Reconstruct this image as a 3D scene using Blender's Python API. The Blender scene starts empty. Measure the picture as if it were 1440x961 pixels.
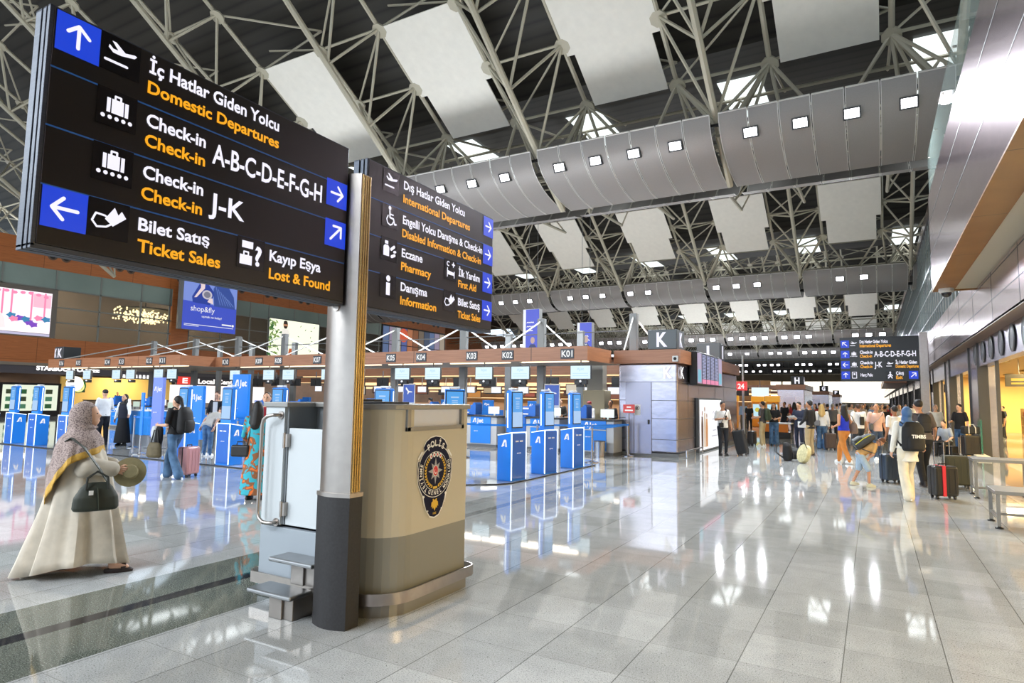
import bpy, bmesh, math, random
from mathutils import Vector, Matrix
random.seed(11)
SC = bpy.context.scene
COL = SC.collection
PI = math.pi

# ------------------------------------------------------------------ camera
FPX, CXP, CYP, CAMH = 886.9, 720.0, 480.5, 1.7
_p, _y, _r = .0908338, .519876, .0152762
FWD = Vector((-math.sin(_y) * math.cos(_p), math.cos(_y) * math.cos(_p), math.sin(_p)))
_R = Vector((math.cos(_y), math.sin(_y), 0))
_U = _R.cross(FWD)
RGT = _R * math.cos(_r) + _U * math.sin(_r)
UPV = _U * math.cos(_r) - _R * math.sin(_r)
CAM0 = Vector((0, 0, CAMH))


def ray(u, v):
    return RGT * ((u - CXP) / FPX) + UPV * ((CYP - v) / FPX) + FWD


def G(u, v, z=0.0):
    d = ray(u, v)
    return CAM0 + d * ((z - CAMH) / d.z)


def PX(u, v, X):
    d = ray(u, v)
    return CAM0 + d * (X / d.x)


def PY(u, v, Y):
    d = ray(u, v)
    return CAM0 + d * (Y / d.y)


cam = bpy.data.cameras.new('camera')
camo = bpy.data.objects.new('camera', cam)
COL.objects.link(camo)
camo.matrix_world = Matrix(((RGT.x, UPV.x, -FWD.x, 0), (RGT.y, UPV.y, -FWD.y, 0), (RGT.z, UPV.z, -FWD.z, CAMH), (0, 0, 0, 1)))
cam.sensor_width = 36
cam.lens = 36 * FPX / 1440
cam.clip_end = 2000
SC.camera = camo
SC.view_settings.view_transform = 'Standard'
SC.view_settings.look = 'None'
SC.view_settings.gamma = 1
SC.view_settings.use_curve_mapping = False
SC.view_settings.exposure = 0.0
SC.cycles.use_denoising = True
SC.cycles.max_bounces = 6
SC.cycles.diffuse_bounces = 3
SC.cycles.glossy_bounces = 3
SC.cycles.transmission_bounces = 4
SC.cycles.transparent_max_bounces = 8
SC.cycles.caustics_reflective = False
SC.cycles.caustics_refractive = False
SC.cycles.sample_clamp_indirect = 4.0
SC.cycles.use_adaptive_sampling = True
SC.cycles.adaptive_threshold = 0.02


# ------------------------------------------------------------------ materials
def lin(h):
    h = h.lstrip('#')
    out = []
    for i in (0, 2, 4):
        c = int(h[i:i + 2], 16) / 255
        out.append(c / 12.92 if c <= .04045 else ((c + .055) / 1.055) ** 2.4)
    return tuple(out) + (1,)


_M = {}


def nodes_of(name):
    m = bpy.data.materials.new(name)
    m.use_nodes = True
    nt = m.node_tree
    return m, nt, nt.nodes['Principled BSDF']


def mat(h, rough=.5, metal=0., name=None, emit=0., noise=None, spec=None, coat=0., nscale=40., alpha=1., trans=0., ecol=None):
    key = (h, rough, metal, emit, noise, spec, coat, nscale, alpha, trans, ecol)
    if key in _M:
        return _M[key]
    m, nt, b = nodes_of(name or 'paint_' + h.strip('#'))
    c = lin(h)
    b.inputs['Base Color'].default_value = c
    b.inputs['Roughness'].default_value = rough
    b.inputs['Metallic'].default_value = metal
    if spec is not None:
        b.inputs['Specular IOR Level'].default_value = spec
    if coat:
        b.inputs['Coat Weight'].default_value = coat
        b.inputs['Coat Roughness'].default_value = .05
    if trans:
        b.inputs['Transmission Weight'].default_value = trans
    if alpha < 1:
        b.inputs['Alpha'].default_value = alpha
    if emit:
        b.inputs['Emission Color'].default_value = lin(ecol) if ecol else c
        b.inputs['Emission Strength'].default_value = emit
    if noise:
        tc = nt.nodes.new('ShaderNodeTexCoord')
        n = nt.nodes.new('ShaderNodeTexNoise')
        n.inputs['Scale'].default_value = nscale
        n.inputs['Detail'].default_value = 4
        r = nt.nodes.new('ShaderNodeValToRGB')
        r.color_ramp.elements[0].position = .3
        r.color_ramp.elements[1].position = .7
        r.color_ramp.elements[0].color = tuple(x * (1 - noise) for x in c[:3]) + (1,)
        r.color_ramp.elements[1].color = tuple(min(1, x * (1 + noise)) for x in c[:3]) + (1,)
        nt.links.new(tc.outputs['Object'], n.inputs['Vector'])
        nt.links.new(n.outputs['Fac'], r.inputs['Fac'])
        nt.links.new(r.outputs['Color'], b.inputs['Base Color'])
    _M[key] = m
    return m


def glow(h, s=1.0):
    """something that gives off light: a screen, a lamp, a lit letter"""
    key = ('glow', h, s)
    if key in _M:
        return _M[key]
    m, nt, b = nodes_of('lit_' + h.strip('#'))
    b.inputs['Base Color'].default_value = (.02, .02, .02, 1)
    b.inputs['Roughness'].default_value = .35
    b.inputs['Emission Color'].default_value = lin(h)
    b.inputs['Emission Strength'].default_value = s
    _M[key] = m
    return m


def N(nt, t, **kw):
    n = nt.nodes.new(t)
    for k, v in kw.items():
        if hasattr(n, k):
            setattr(n, k, v)
        else:
            n.inputs[k.replace('_', ' ')].default_value = v
    return n


def ramp(nt, stops, interp='LINEAR'):
    r = nt.nodes.new('ShaderNodeValToRGB')
    r.color_ramp.interpolation = interp
    e = r.color_ramp.elements
    while len(e) < len(stops):
        e.new(.5)
    for x, (p, c) in zip(e, stops):
        x.position = p
        x.color = lin(c) if isinstance(c, str) else c
    return r


def math_node(nt, op, a, b=None):
    n = nt.nodes.new('ShaderNodeMath')
    n.operation = op
    for i, x in enumerate((a, b)):
        if x is None:
            continue
        if isinstance(x, (int, float)):
            n.inputs[i].default_value = x
        else:
            nt.links.new(x, n.inputs[i])
    return n.outputs[0]


def mixc(nt, fac, a, b, mode='MIX'):
    n = nt.nodes.new('ShaderNodeMix')
    n.data_type = 'RGBA'
    n.blend_type = mode
    for sock, x in ((n.inputs['Factor'], fac), (n.inputs['A'], a), (n.inputs['B'], b)):
        if isinstance(x, (int, float)):
            sock.default_value = x
        elif isinstance(x, str):
            sock.default_value = lin(x)
        elif isinstance(x, tuple):
            sock.default_value = x
        else:
            nt.links.new(x, sock)
    return n.outputs['Result']


def floor_material():
    m, nt, b = nodes_of('polished_granite')
    L = nt.links.new
    tc = N(nt, 'ShaderNodeTexCoord')
    sep = N(nt, 'ShaderNodeSeparateXYZ')
    L(tc.outputs['Object'], sep.inputs[0])
    X, Y = sep.outputs[0], sep.outputs[1]

    def tile(ax, off, size):
        t = math_node(nt, 'DIVIDE', math_node(nt, 'ADD', ax, off), size)
        fr = math_node(nt, 'FRACT', t)
        d = math_node(nt, 'MINIMUM', fr, math_node(nt, 'SUBTRACT', 1.0, fr))
        return math_node(nt, 'FLOOR', t), math_node(nt, 'MULTIPLY', d, size)
    tx, dx = tile(X, .83 + 60, .6)
    ty, dy = tile(Y, -2.68 + 61, .61)
    joint = math_node(nt, 'LESS_THAN', dx, .0035)
    jointy = math_node(nt, 'LESS_THAN', dy, .0022)
    # per tile tint
    cmb = N(nt, 'ShaderNodeCombineXYZ')
    L(tx, cmb.inputs[0])
    L(ty, cmb.inputs[1])
    wn = N(nt, 'ShaderNodeTexWhiteNoise')
    wn.noise_dimensions = '2D'
    L(cmb.outputs[0], wn.inputs['Vector'])
    n1 = N(nt, 'ShaderNodeTexNoise', Scale=110.0, Detail=3.0, Roughness=.75)
    n2 = N(nt, 'ShaderNodeTexNoise', Scale=3.5, Detail=5.0, Distortion=.8)
    n3 = N(nt, 'ShaderNodeTexNoise', Scale=55.0, Detail=2.0)
    for n in (n1, n2, n3):
        L(tc.outputs['Object'], n.inputs['Vector'])
    r1 = ramp(nt, [(.32, '#757773'), (.44, '#b0b2b1'), (.6, '#c3c5c6'), (.75, '#d6d8d9')])
    L(n1.outputs['Fac'], r1.inputs[0])
    r2 = ramp(nt, [(.3, '#eeeeee'), (.7, '#ffffff')])
    L(n2.outputs['Fac'], r2.inputs[0])
    base = mixc(nt, 1.0, r1.outputs[0], r2.outputs[0], 'MULTIPLY')
    r3 = ramp(nt, [(.28, '#4a4a44'), (.36, '#ffffff')])
    L(n3.outputs['Fac'], r3.inputs[0])
    base = mixc(nt, .5, base, r3.outputs[0], 'MULTIPLY')
    rt = ramp(nt, [(0, '#e9e9e8'), (1, '#ffffff')])
    L(wn.outputs['Value'], rt.inputs[0])
    base = mixc(nt, 1.0, base, rt.outputs[0], 'MULTIPLY')
    # dark band running down the hall and the band across it by the check-in island
    g1 = ramp(nt, [(.36, '#41463f'), (.52, '#5d625b'), (.6, '#7d8279'), (.68, '#b6b9b1')])
    L(n1.outputs['Fac'], g1.inputs[0])

    def between(ax, a, c):
        return math_node(nt, 'MULTIPLY', math_node(nt, 'GREATER_THAN', ax, a), math_node(nt, 'LESS_THAN', ax, c))
    band = between(X, -5.86, -4.46)
    stripe = between(X, -5.27, -5.12)
    band = math_node(nt, 'MULTIPLY', band, math_node(nt, 'SUBTRACT', 1.0, math_node(nt, 'MULTIPLY', math_node(nt, 'GREATER_THAN', Y, 5.73), .6)))
    stripe = math_node(nt, 'MULTIPLY', stripe, math_node(nt, 'SUBTRACT', 1.0, math_node(nt, 'MULTIPLY', math_node(nt, 'GREATER_THAN', Y, 5.73), .6)))
    crossb = math_node(nt, 'MULTIPLY', between(Y, 15.6, 16.3), math_node(nt, 'LESS_THAN', X, -4.46))
    shopb = between(X, 2.5, 3.3)
    base = mixc(nt, math_node(nt, 'MAXIMUM', band, math_node(nt, 'MAXIMUM', math_node(nt, 'MULTIPLY', crossb, .6), math_node(nt, 'MULTIPLY', shopb, .75))), base, g1.outputs[0])
    base = mixc(nt, stripe, base, '#23242a')
    base = mixc(nt, math_node(nt, 'MULTIPLY', joint, .75), base, '#4b4b48')
    base = mixc(nt, math_node(nt, 'MULTIPLY', jointy, .5), base, '#55554f')
    L(base, b.inputs['Base Color'])
    b.inputs['Roughness'].default_value = .045
    b.inputs['Specular IOR Level'].default_value = .6
    return m


def wood_material(name, c1, c2, panel=3.25, axis=1, zgap=None, rough=.35):
    """veneered panels: long grain, dark joints every `panel` metres along the axis"""
    m, nt, b = nodes_of(name)
    L = nt.links.new
    tc = N(nt, 'ShaderNodeTexCoord')
    mp = N(nt, 'ShaderNodeMapping')
    mp.inputs['Scale'].default_value = (.5, .5, 9)
    L(tc.outputs['Object'], mp.inputs[0])
    n = N(nt, 'ShaderNodeTexNoise', Scale=2.2, Detail=5.0, Distortion=.4)
    L(mp.outputs[0], n.inputs['Vector'])
    r = ramp(nt, [(.3, c1), (.7, c2)])
    L(n.outputs['Fac'], r.inputs[0])
    sep = N(nt, 'ShaderNodeSeparateXYZ')
    L(tc.outputs['Object'], sep.inputs[0])
    fr = math_node(nt, 'FRACT', math_node(nt, 'DIVIDE', sep.outputs[axis], panel))
    j = math_node(nt, 'LESS_THAN', fr, .012 / panel * 3)
    col = mixc(nt, math_node(nt, 'MULTIPLY', j, .6), r.outputs[0], '#1c0d06')
    if zgap:
        fz = math_node(nt, 'FRACT', math_node(nt, 'DIVIDE', sep.outputs[2], zgap))
        jz = math_node(nt, 'LESS_THAN', fz, .03 / zgap)
        col = mixc(nt, math_node(nt, 'MULTIPLY', jz, .5), col, '#1c0d06')
    L(col, b.inputs['Base Color'])
    b.inputs['Roughness'].default_value = rough
    return m


def steel_material(name, h='#b9b4ae', rough=.28, scale=(1, 1, 60), var=.12, metal=1.0):
    m, nt, b = nodes_of(name)
    L = nt.links.new
    tc = N(nt, 'ShaderNodeTexCoord')
    mp = N(nt, 'ShaderNodeMapping')
    mp.inputs['Scale'].default_value = scale
    L(tc.outputs['Object'], mp.inputs[0])
    n = N(nt, 'ShaderNodeTexNoise', Scale=4.0, Detail=3.0)
    L(mp.outputs[0], n.inputs['Vector'])
    c = lin(h)
    r = ramp(nt, [(.3, tuple(x * (1 - var) for x in c[:3]) + (1,)), (.7, tuple(min(1, x * (1 + var)) for x in c[:3]) + (1,))])
    L(n.outputs['Fac'], r.inputs[0])
    L(r.outputs[0], b.inputs['Base Color'])
    b.inputs['Metallic'].default_value = metal
    b.inputs['Roughness'].default_value = rough
    return m


def deck_material():
    m, nt, b = nodes_of('dark_ribbed_roof_deck')
    L = nt.links.new
    tc = N(nt, 'ShaderNodeTexCoord')
    sep = N(nt, 'ShaderNodeSeparateXYZ')
    L(tc.outputs['Object'], sep.inputs[0])
    fr = math_node(nt, 'FRACT', math_node(nt, 'DIVIDE', sep.outputs[1], .55))
    r = ramp(nt, [(0, '#15130f'), (.12, '#292620'), (.3, '#312e28'), (.8, '#2c2923'), (1, '#15130f')])
    L(fr, r.inputs[0])
    L(r.outputs[0], b.inputs['Base Color'])
    b.inputs['Roughness'].default_value = .6
    return m


def fabric_pattern(name, kind, *cols):
    m, nt, b = nodes_of(name)
    L = nt.links.new
    tc = N(nt, 'ShaderNodeTexCoord')
    if kind == 'blobs':
        n = N(nt, 'ShaderNodeTexNoise', Scale=6.5, Detail=1.5, Distortion=.9)
        L(tc.outputs['Object'], n.inputs['Vector'])
        r = ramp(nt, [(.0, cols[0]), (.5, cols[0]), (.53, cols[1]), (.6, cols[1]), (.63, cols[2])], 'LINEAR')
        L(n.outputs['Fac'], r.inputs[0])
        L(r.outputs[0], b.inputs['Base Color'])
    elif kind == 'paisley':
        v = N(nt, 'ShaderNodeTexVoronoi', Scale=85.0)
        n = N(nt, 'ShaderNodeTexNoise', Scale=38.0, Detail=3.0, Distortion=1.5)
        L(tc.outputs['Object'], v.inputs['Vector'])
        L(tc.outputs['Object'], n.inputs['Vector'])
        f = math_node(nt, 'MULTIPLY', v.outputs['Distance'], n.outputs['Fac'])
        r = ramp(nt, [(.06, cols[0]), (.17, cols[1]), (.3, cols[2])])
        L(f, r.inputs[0])
        L(r.outputs[0], b.inputs['Base Color'])
    elif kind == 'denim':
        n = N(nt, 'ShaderNodeTexNoise', Scale=8.0, Detail=4.0)
        L(tc.outputs['Object'], n.inputs['Vector'])
        r = ramp(nt, [(.3, cols[0]), (.7, cols[1])])
        L(n.outputs['Fac'], r.inputs[0])
        L(r.outputs[0], b.inputs['Base Color'])
    b.inputs['Roughness'].default_value = .85
    return m


# ------------------------------------------------------------------ mesh builder
class MB:
    def __init__(s):
        s.v, s.f, s.m = [], [], []

    def add(s, vs, fs, m=0, M=None):
        o = len(s.v)
        s.v.extend((M @ Vector(v)) if M is not None else Vector(v) for v in vs)
        s.f.extend(tuple(o + i for i in f) for f in fs)
        s.m.extend([m] * len(fs))
        return s

    def box(s, x0, x1, y0, y1, z0, z1, m=0, M=None):
        vs = [(x, y, z) for x in (x0, x1) for y in (y0, y1) for z in (z0, z1)]
        return s.add(vs, [(0, 1, 3, 2), (4, 6, 7, 5), (0, 4, 5, 1), (2, 3, 7, 6), (0, 2, 6, 4), (1, 5, 7, 3)], m, M)

    def quad(s, a, b, c, d, m=0):
        return s.add([a, b, c, d], [(0, 1, 2, 3)], m)

    def tube(s, p, q, r, n=6, r2=None, m=0, caps=True):
        p, q = Vector(p), Vector(q)
        d = q - p
        if d.length < 1e-6:
            return s
        d.normalize()
        a = d.orthogonal().normalized()
        b = d.cross(a)
        r2 = r if r2 is None else r2
        vs = []
        for c, rr in ((p, r), (q, r2)):
            for i in range(n):
                t = 2 * PI * i / n
                vs.append(c + (a * math.cos(t) + b * math.sin(t)) * rr)
        fs = [(i, (i + 1) % n, n + (i + 1) % n, n + i) for i in range(n)]
        if caps:
            fs += [tuple(range(n - 1, -1, -1)), tuple(range(n, 2 * n))]
        return s.add(vs, fs, m)

    def path(s, pts, r, n=6, m=0, flat=None):
        """a tube swept along points; flat=(a,b) makes the section a strap a wide, b thick"""
        pts = [Vector(p) for p in pts]
        rings = []
        a = None
        for i, p in enumerate(pts):
            t = (pts[min(i + 1, len(pts) - 1)] - pts[max(i - 1, 0)]).normalized()
            if a is None:
                a = t.orthogonal().normalized() if flat is None else (Vector((0, 0, 1)).cross(t).normalized() if abs(t.z) < .9 else Vector((1, 0, 0)))
            a = (a - t * a.dot(t)).normalized()
            b = t.cross(a)
            rr = r[i] if isinstance(r, (list, tuple)) else r
            if flat:
                rings.append([p + a * (sx * flat[0] / 2) + b * (sy * flat[1] / 2) for sx, sy in ((-1, -1), (1, -1), (1, 1), (-1, 1))])
            else:
                rings.append([p + (a * math.cos(2 * PI * k / n) + b * math.sin(2 * PI * k / n)) * rr for k in range(n)])
        return s.loft(rings, m)

    def loft(s, rings, m=0, caps=True, M=None):
        n = len(rings[0])
        vs = [v for r in rings for v in r]
        fs = []
        for k in range(len(rings) - 1):
            for i in range(n):
                fs.append((k * n + i, k * n + (i + 1) % n, (k + 1) * n + (i + 1) % n, (k + 1) * n + i))
        if caps:
            fs += [tuple(range(n - 1, -1, -1)), tuple(range((len(rings) - 1) * n, len(rings) * n))]
        return s.add(vs, fs, m, M)

    def rings(s, prof, n=16, m=0, M=None):
        """prof: (cx, cy, z, rx, ry) elliptical sections bottom to top"""
        return s.loft([[Vector((cx + rx * math.cos(2 * PI * i / n), cy + ry * math.sin(2 * PI * i / n), z)) for i in range(n)] for cx, cy, z, rx, ry in prof], m, True, M)

    def lathe(s, prof, n=16, c=(0, 0, 0), m=0):
        return s.rings([(c[0], c[1], c[2] + z, r, r) for r, z in prof], n, m)

    def ell(s, c, rx, ry=None, rz=None, n=12, m=0, M=None, k=8):
        ry = rx if ry is None else ry
        rz = rx if rz is None else rz
        c = Vector(c)
        vs = [c + Vector((0, 0, -rz))]
        for j in range(1, k):
            a = -PI / 2 + PI * j / k
            for i in range(n):
                t = 2 * PI * i / n
                vs.append(c + Vector((rx * math.cos(a) * math.cos(t), ry * math.cos(a) * math.sin(t), rz * math.sin(a))))
        vs.append(c + Vector((0, 0, rz)))
        fs = [(0, 1 + (i + 1) % n, 1 + i) for i in range(n)]
        for j in range(k - 2):
            for i in range(n):
                fs.append((1 + j * n + i, 1 + j * n + (i + 1) % n, 1 + (j + 1) * n + (i + 1) % n, 1 + (j + 1) * n + i))
        T = len(vs) - 1
        o = 1 + (k - 2) * n
        fs += [(o + i, o + (i + 1) % n, T) for i in range(n)]
        return s.add(vs, fs, m, M)

    def prism(s, poly, o, u, w, d, m=0):
        """polygon (a,b) in the plane o + a*u + b*w, pushed along vector d"""
        o, u, w, d = Vector(o), Vector(u), Vector(w), Vector(d)
        n = len(poly)
        a = [o + u * x + w * y for x, y in poly]
        b = [p + d for p in a]
        fs = [(i, (i + 1) % n, n + (i + 1) % n, n + i) for i in range(n)] + [tuple(range(n - 1, -1, -1)), tuple(range(n, 2 * n))]
        return s.add(a + b, fs, m)

    def flat(s, poly, o, u, w, m=0):
        o, u, w = Vector(o), Vector(u), Vector(w)
        return s.add([o + u * x + w * y for x, y in poly], [tuple(range(len(poly)))], m)

    def disc(s, c, u, w, r, ry=None, n=20, m=0):
        ry = r if ry is None else ry
        return s.flat([(r * math.cos(2 * PI * i / n), ry * math.sin(2 * PI * i / n)) for i in range(n)], c, u, w, m)

    def stroke(s, pts, wd, o, u, w, m=0):
        """a flat line with round ends drawn in the plane (o,u,w)"""
        for (x0, y0), (x1, y1) in zip(pts, pts[1:]):
            L = math.hypot(x1 - x0, y1 - y0)
            if L < 1e-6:
                continue
            dx, dy = (x1 - x0) / L, (y1 - y0) / L
            nx, ny = -dy * wd / 2, dx * wd / 2
            poly = []
            for cx, cy, a0 in ((x1, y1, -PI / 2), (x0, y0, PI / 2)):
                for k in range(5):
                    t = a0 + PI * k / 4
                    poly.append((cx + wd / 2 * (math.cos(t) * dx - math.sin(t) * dy), cy + wd / 2 * (math.cos(t) * dy + math.sin(t) * dx)))
            s.flat(poly, o, u, w, m)
        return s

    def text(s, t, o, u, w, size, width=None, m=0, bold=.02, align='l', xs=1.):
        """lettering in the plane: baseline start o, cap height `size`"""
        vs, fs, x0, x1, cap = glyphs(t, bold)
        k = size / cap
        kx = k * xs if width is None else width / max(x1 - x0, 1e-6)
        off = {'l': x0, 'c': (x0 + x1) / 2, 'r': x1}[align]
        o, u, w = Vector(o), Vector(u), Vector(w)
        s.add([o + u * ((x - off) * kx) + w * (y * k) for x, y in vs], fs, m)
        return s

    def build(s, name, mats, parent=None, smooth=False, bevel=0., seg=2, kind=None, loc=None, weld=False):
        me = bpy.data.meshes.new(name)
        me.from_pydata([tuple(v) for v in s.v], [], s.f)
        if not isinstance(mats, (list, tuple)):
            mats = [mats]
        for x in mats:
            me.materials.append(x)
        if len(mats) > 1:
            me.polygons.foreach_set('material_index', s.m)
        if weld:
            bm = bmesh.new()
            bm.from_mesh(me)
            bmesh.ops.remove_doubles(bm, verts=bm.verts, dist=1e-4)
            bm.to_mesh(me)
            bm.free()
        if smooth:
            me.polygons.foreach_set('use_smooth', [True] * len(me.polygons))
            me.set_sharp_from_angle(angle=smooth if smooth is not True else .7)
        me.validate()
        return link(name, me, parent, bevel, seg, kind, loc)


def link(name, me, parent=None, bevel=0., seg=2, kind=None, loc=None):
    o = bpy.data.objects.new(name, me)
    COL.objects.link(o)
    if parent is not None:
        o.parent = parent
    if loc is not None:
        o.location = loc
    if bevel:
        b = o.modifiers.new('bevel', 'BEVEL')
        b.width = bevel
        b.segments = seg
        b.limit_method = 'ANGLE'
        b.angle_limit = .6
    if kind:
        o['kind'] = kind
    return o


_G = {}


def glyphs(t, bold=.02):
    key = (t, bold)
    if key in _G:
        return _G[key]

    def mesh_of(txt):
        cu = bpy.data.curves.new('t', 'FONT')
        cu.body = txt
        cu.offset = bold
        cu.resolution_u = 3
        cu.fill_mode = 'FRONT'
        o = bpy.data.objects.new('t', cu)
        COL.objects.link(o)
        dg = bpy.context.evaluated_depsgraph_get()
        ev = o.evaluated_get(dg)
        me = ev.to_mesh()
        vs = [(v.co.x, v.co.y) for v in me.vertices]
        fs = [tuple(p.vertices) for p in me.polygons]
        ev.to_mesh_clear()
        bpy.data.objects.remove(o)
        bpy.data.curves.remove(cu)
        return vs, fs
    if 'cap' not in _G:
        _G['cap'] = max(y for _, y in mesh_of('H')[0])
    vs, fs = mesh_of(t)
    xs = [x for x, _ in vs] or [0, 1]
    _G[key] = (vs, fs, min(xs), max(xs), _G['cap'])
    return _G[key]


# ------------------------------------------------------------------ things
def thing(name, label, cat, loc=(0, 0, 0), rz=0., group=None):
    o = bpy.data.objects.new(name, None)
    COL.objects.link(o)
    o.empty_display_size = .1
    o.location = loc
    o.rotation_euler = (0, 0, rz)
    o['label'] = label
    o['category'] = cat
    if group:
        o['group'] = group
    return o


def tag(o, label, cat, group=None):
    o['label'] = label
    o['category'] = cat
    if group:
        o['group'] = group
    return o


def dup(root, loc, rz=None, label=None, group=None, scale=None):
    def cp(o, par):
        c = o.copy()
        COL.objects.link(c)
        if par is not None:
            c.parent = par
        for ch in KIDS.get(o.name, []) if False else [x for x in o.children]:
            cp(ch, c)
        return c
    r = cp(root, None)
    r.location = loc
    if rz is not None:
        r.rotation_euler = (0, 0, rz)
    if label:
        r['label'] = label
    if group:
        r['group'] = group
    if scale:
        r.scale = (scale,) * 3
    return r


KIDS = {}
UX, UY, UZ = Vector((1, 0, 0)), Vector((0, 1, 0)), Vector((0, 0, 1))
ORD = ['first', 'second', 'third', 'fourth', 'fifth', 'sixth', 'seventh', 'eighth', 'ninth', 'tenth', 'eleventh', 'twelfth', 'thirteenth', 'fourteenth', 'fifteenth', 'sixteenth',
       'seventeenth', 'eighteenth', 'nineteenth', 'twentieth', 'twenty-first', 'twenty-second', 'twenty-third', 'twenty-fourth', 'twenty-fifth', 'twenty-sixth', 'twenty-seventh', 'twenty-eighth', 'twenty-ninth', 'thirtieth', 'thirty-first', 'thirty-second', 'thirty-third', 'thirty-fourth']
# ------------------------------------------------------------------ shared materials
M_FLOOR = floor_material()
M_WOODL = wood_material('red_wood_panelling', '#ad6538', '#c47744', 3.27, 1, 2.0)
M_WOODI = wood_material('brown_wood_fascia', '#a06a4a', '#b67d5a', 4.6, 0)
M_STEEL = steel_material('brushed_steel', '#aaa39d', .32, (3, 3, 3), .05)
M_STEELP = steel_material('polished_steel_panel', '#b4b1bc', .27, (1, 1, 3), .08)
M_ROSE = steel_material('rose_metal_panel', '#a8949a', .2, (1, .4, 1), .1)
M_GOLD = steel_material('warm_anodised_trim', '#b49a63', .32)
M_DARKSTONE = mat('#1d1c1e', .6, noise=.35, nscale=60)
M_DECK = deck_material()
M_TRUSS = mat('#b3ac98', .5)
M_PANEL = mat('#eae5da', .55, noise=.03, nscale=3)
M_BAFF = mat('#8b8683', .48, .15, noise=.04, nscale=30)
M_BAFFEDGE = mat('#c4c1bd', .4, .2)
M_BLACK = mat('#101012', .4)
M_GREY = mat('#6b6d6f', .5)
M_DGREY = mat('#3c3e40', .5)
M_WHITE = mat('#e8e8e6', .4)
M_CREAM = mat('#e3d9c4', .55)
M_LAMP = glow('#fbfaff', 7.0)
M_SKY = glow('#eaf4f2', 1.5)

# ------------------------------------------------------------------ floor
b = MB().quad((-90, -60, 0), (60, -60, 0), (60, 300, 0), (-90, 300, 0))
b.build('floor', M_FLOOR, kind='structure')

# ------------------------------------------------------------------ roof
ROWS = [(-24.0, 3.6, 0.), (26.5, 3.6, 0.), (57.0, 2.6, 2.0), (103.0, 2.6, 2.), (135.0, 2.6, 2.), (176.0, 2.6, 2.), (212.0, 2.6, 2.)]
ZB, ZT = 10.55, 12.2
b = MB()
prof = [(-60, 27.0)]
for i, (yb, a, off) in enumerate(ROWS):
    prev = ROWS[i - 1][0] if i else -60
    half = min(22, (yb - prev) * .5)
    prof += [(yb - half, 16 + .58 * (half - 1)), (yb - 1, 16.0), (yb + 8, 16.0)]
    nxt = ROWS[i + 1][0] if i + 1 < len(ROWS) else yb + 40
    h2 = min(22, (nxt - yb) * .5)
    prof += [(nxt - h2 - .01, 16 + .58 * (h2 - 1))]
prof.append((262, 16))
for (y0, z0), (y1, z1) in zip(prof, prof[1:]):
    b.quad((-75, y0, z0), (12, y0, z0), (12, y1, z1), (-75, y1, z1))
b.build('ceiling', M_DECK, kind='structure')

CH = [2.7 - 7.45 * i for i in range(-1, 11)]           # truss lines across the hall


def truss(Xc, yb, off, n, name):
    """three-chord tubular truss coming down towards the light baffle at yb"""
    s = MB()
    y_end = yb - 2.0 - off
    def U(i, sx):
        y = y_end - 2.55 * i
        return Vector((Xc + sx * 1.75, y, 14.55 - .02 + .57 * (y_end - y)))
    def Lw(i):
        y = y_end + .1 - 2.55 * (i - .5)
        return Vector((Xc, y, 12.2 + .69 * (yb - 3.2 - y) if True else 0))
    for i in range(n):
        for sx in (-1, 1):
            s.tube(U(i, sx), U(i + 1, sx), .1, 6)
            s.tube(Lw(i), U(i, sx), .065, 5)
            s.tube(Lw(i + 1), U(i, sx), .065, 5)
        s.tube(U(i, -1), U(i, 1), .065, 5)
        s.tube(U(i, -1), U(i + 1, 1), .05, 5)
        s.tube(Lw(i), Lw(i + 1), .13, 7)
        # gusset plates
        for sx in (-1, 1):
            c = U(i, sx)
            s.prism([(.34 * math.cos(k * PI / 4 + .39), .34 * math.sin(k * PI / 4 + .39)) for k in range(8)], c + Vector((0, 0, -.12)), UX, Vector((0, .87, -.5)), Vector((0, .04, .07)))
        # struts out to the neighbour lines, above the white panels
        if i % 2 == 0:
            s.tube(U(i, 1), U(i, 1) + Vector((3.95, 0, .9)), .06, 5)
            s.tube(U(i, 1) + Vector((3.95, 0, .9)), U(i + 1, 1), .05, 5)
            s.tube(U(i, -1) + Vector((0, 0, 0)), U(i, -1) + Vector((-3.5, 0, .9)), .05, 5)
    # fan of struts down to the baffle carrier
    e = [U(0, -1), U(0, 1)] if yb > 30 or Xc > -43 else []
    for p, sx in zip(e, (-1, 1)):
        for dx, dy in ((-1.7, 1.6), (.3, 1.9), (1.7, 1.7)):
            s.tube(p, (p.x + dx, yb - 1.4 + dy * .5, 12.5), .075 if dx else .1, 6)
        s.tube(p, (Xc, yb - 1.5, 12.2), .1, 6)
        s.tube(p, (p.x, yb + 3, 15.6), .06, 5)
    if e:
        s.tube(Lw(0), (Xc, yb - 2.8, 11.7), .13, 7)
    # lattice behind, over the baffle
    for sx in (-1, 1) if e else ():
        a0 = Vector((Xc + sx * 1.7, yb + 1, 12.6))
        for k in range(5):
            q0 = a0 + Vector((0, 2.2 * k, .1 * k))
            q1 = q0 + Vector((-sx * 1.7, 1.1, 2.6))
            s.tube(q0, q1, .05, 5)
            s.tube(q1, q0 + Vector((0, 2.2, .1)), .05, 5)
        s.tube(a0, a0 + Vector((0, 11, .5)), .09, 6)
    return s.build(name, M_TRUSS, smooth=True, kind='structure')


for ri, (yb, a, off) in enumerate(ROWS[:5]):
    if ri == 0:
        continue
    xs = CH if ri < 3 else CH[:10]
    for Xc in xs:
        if ri == 1 and Xc > 4:
            continue
        truss(Xc, yb, off, 8 if ri == 1 else 7, 'roof_truss')
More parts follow.
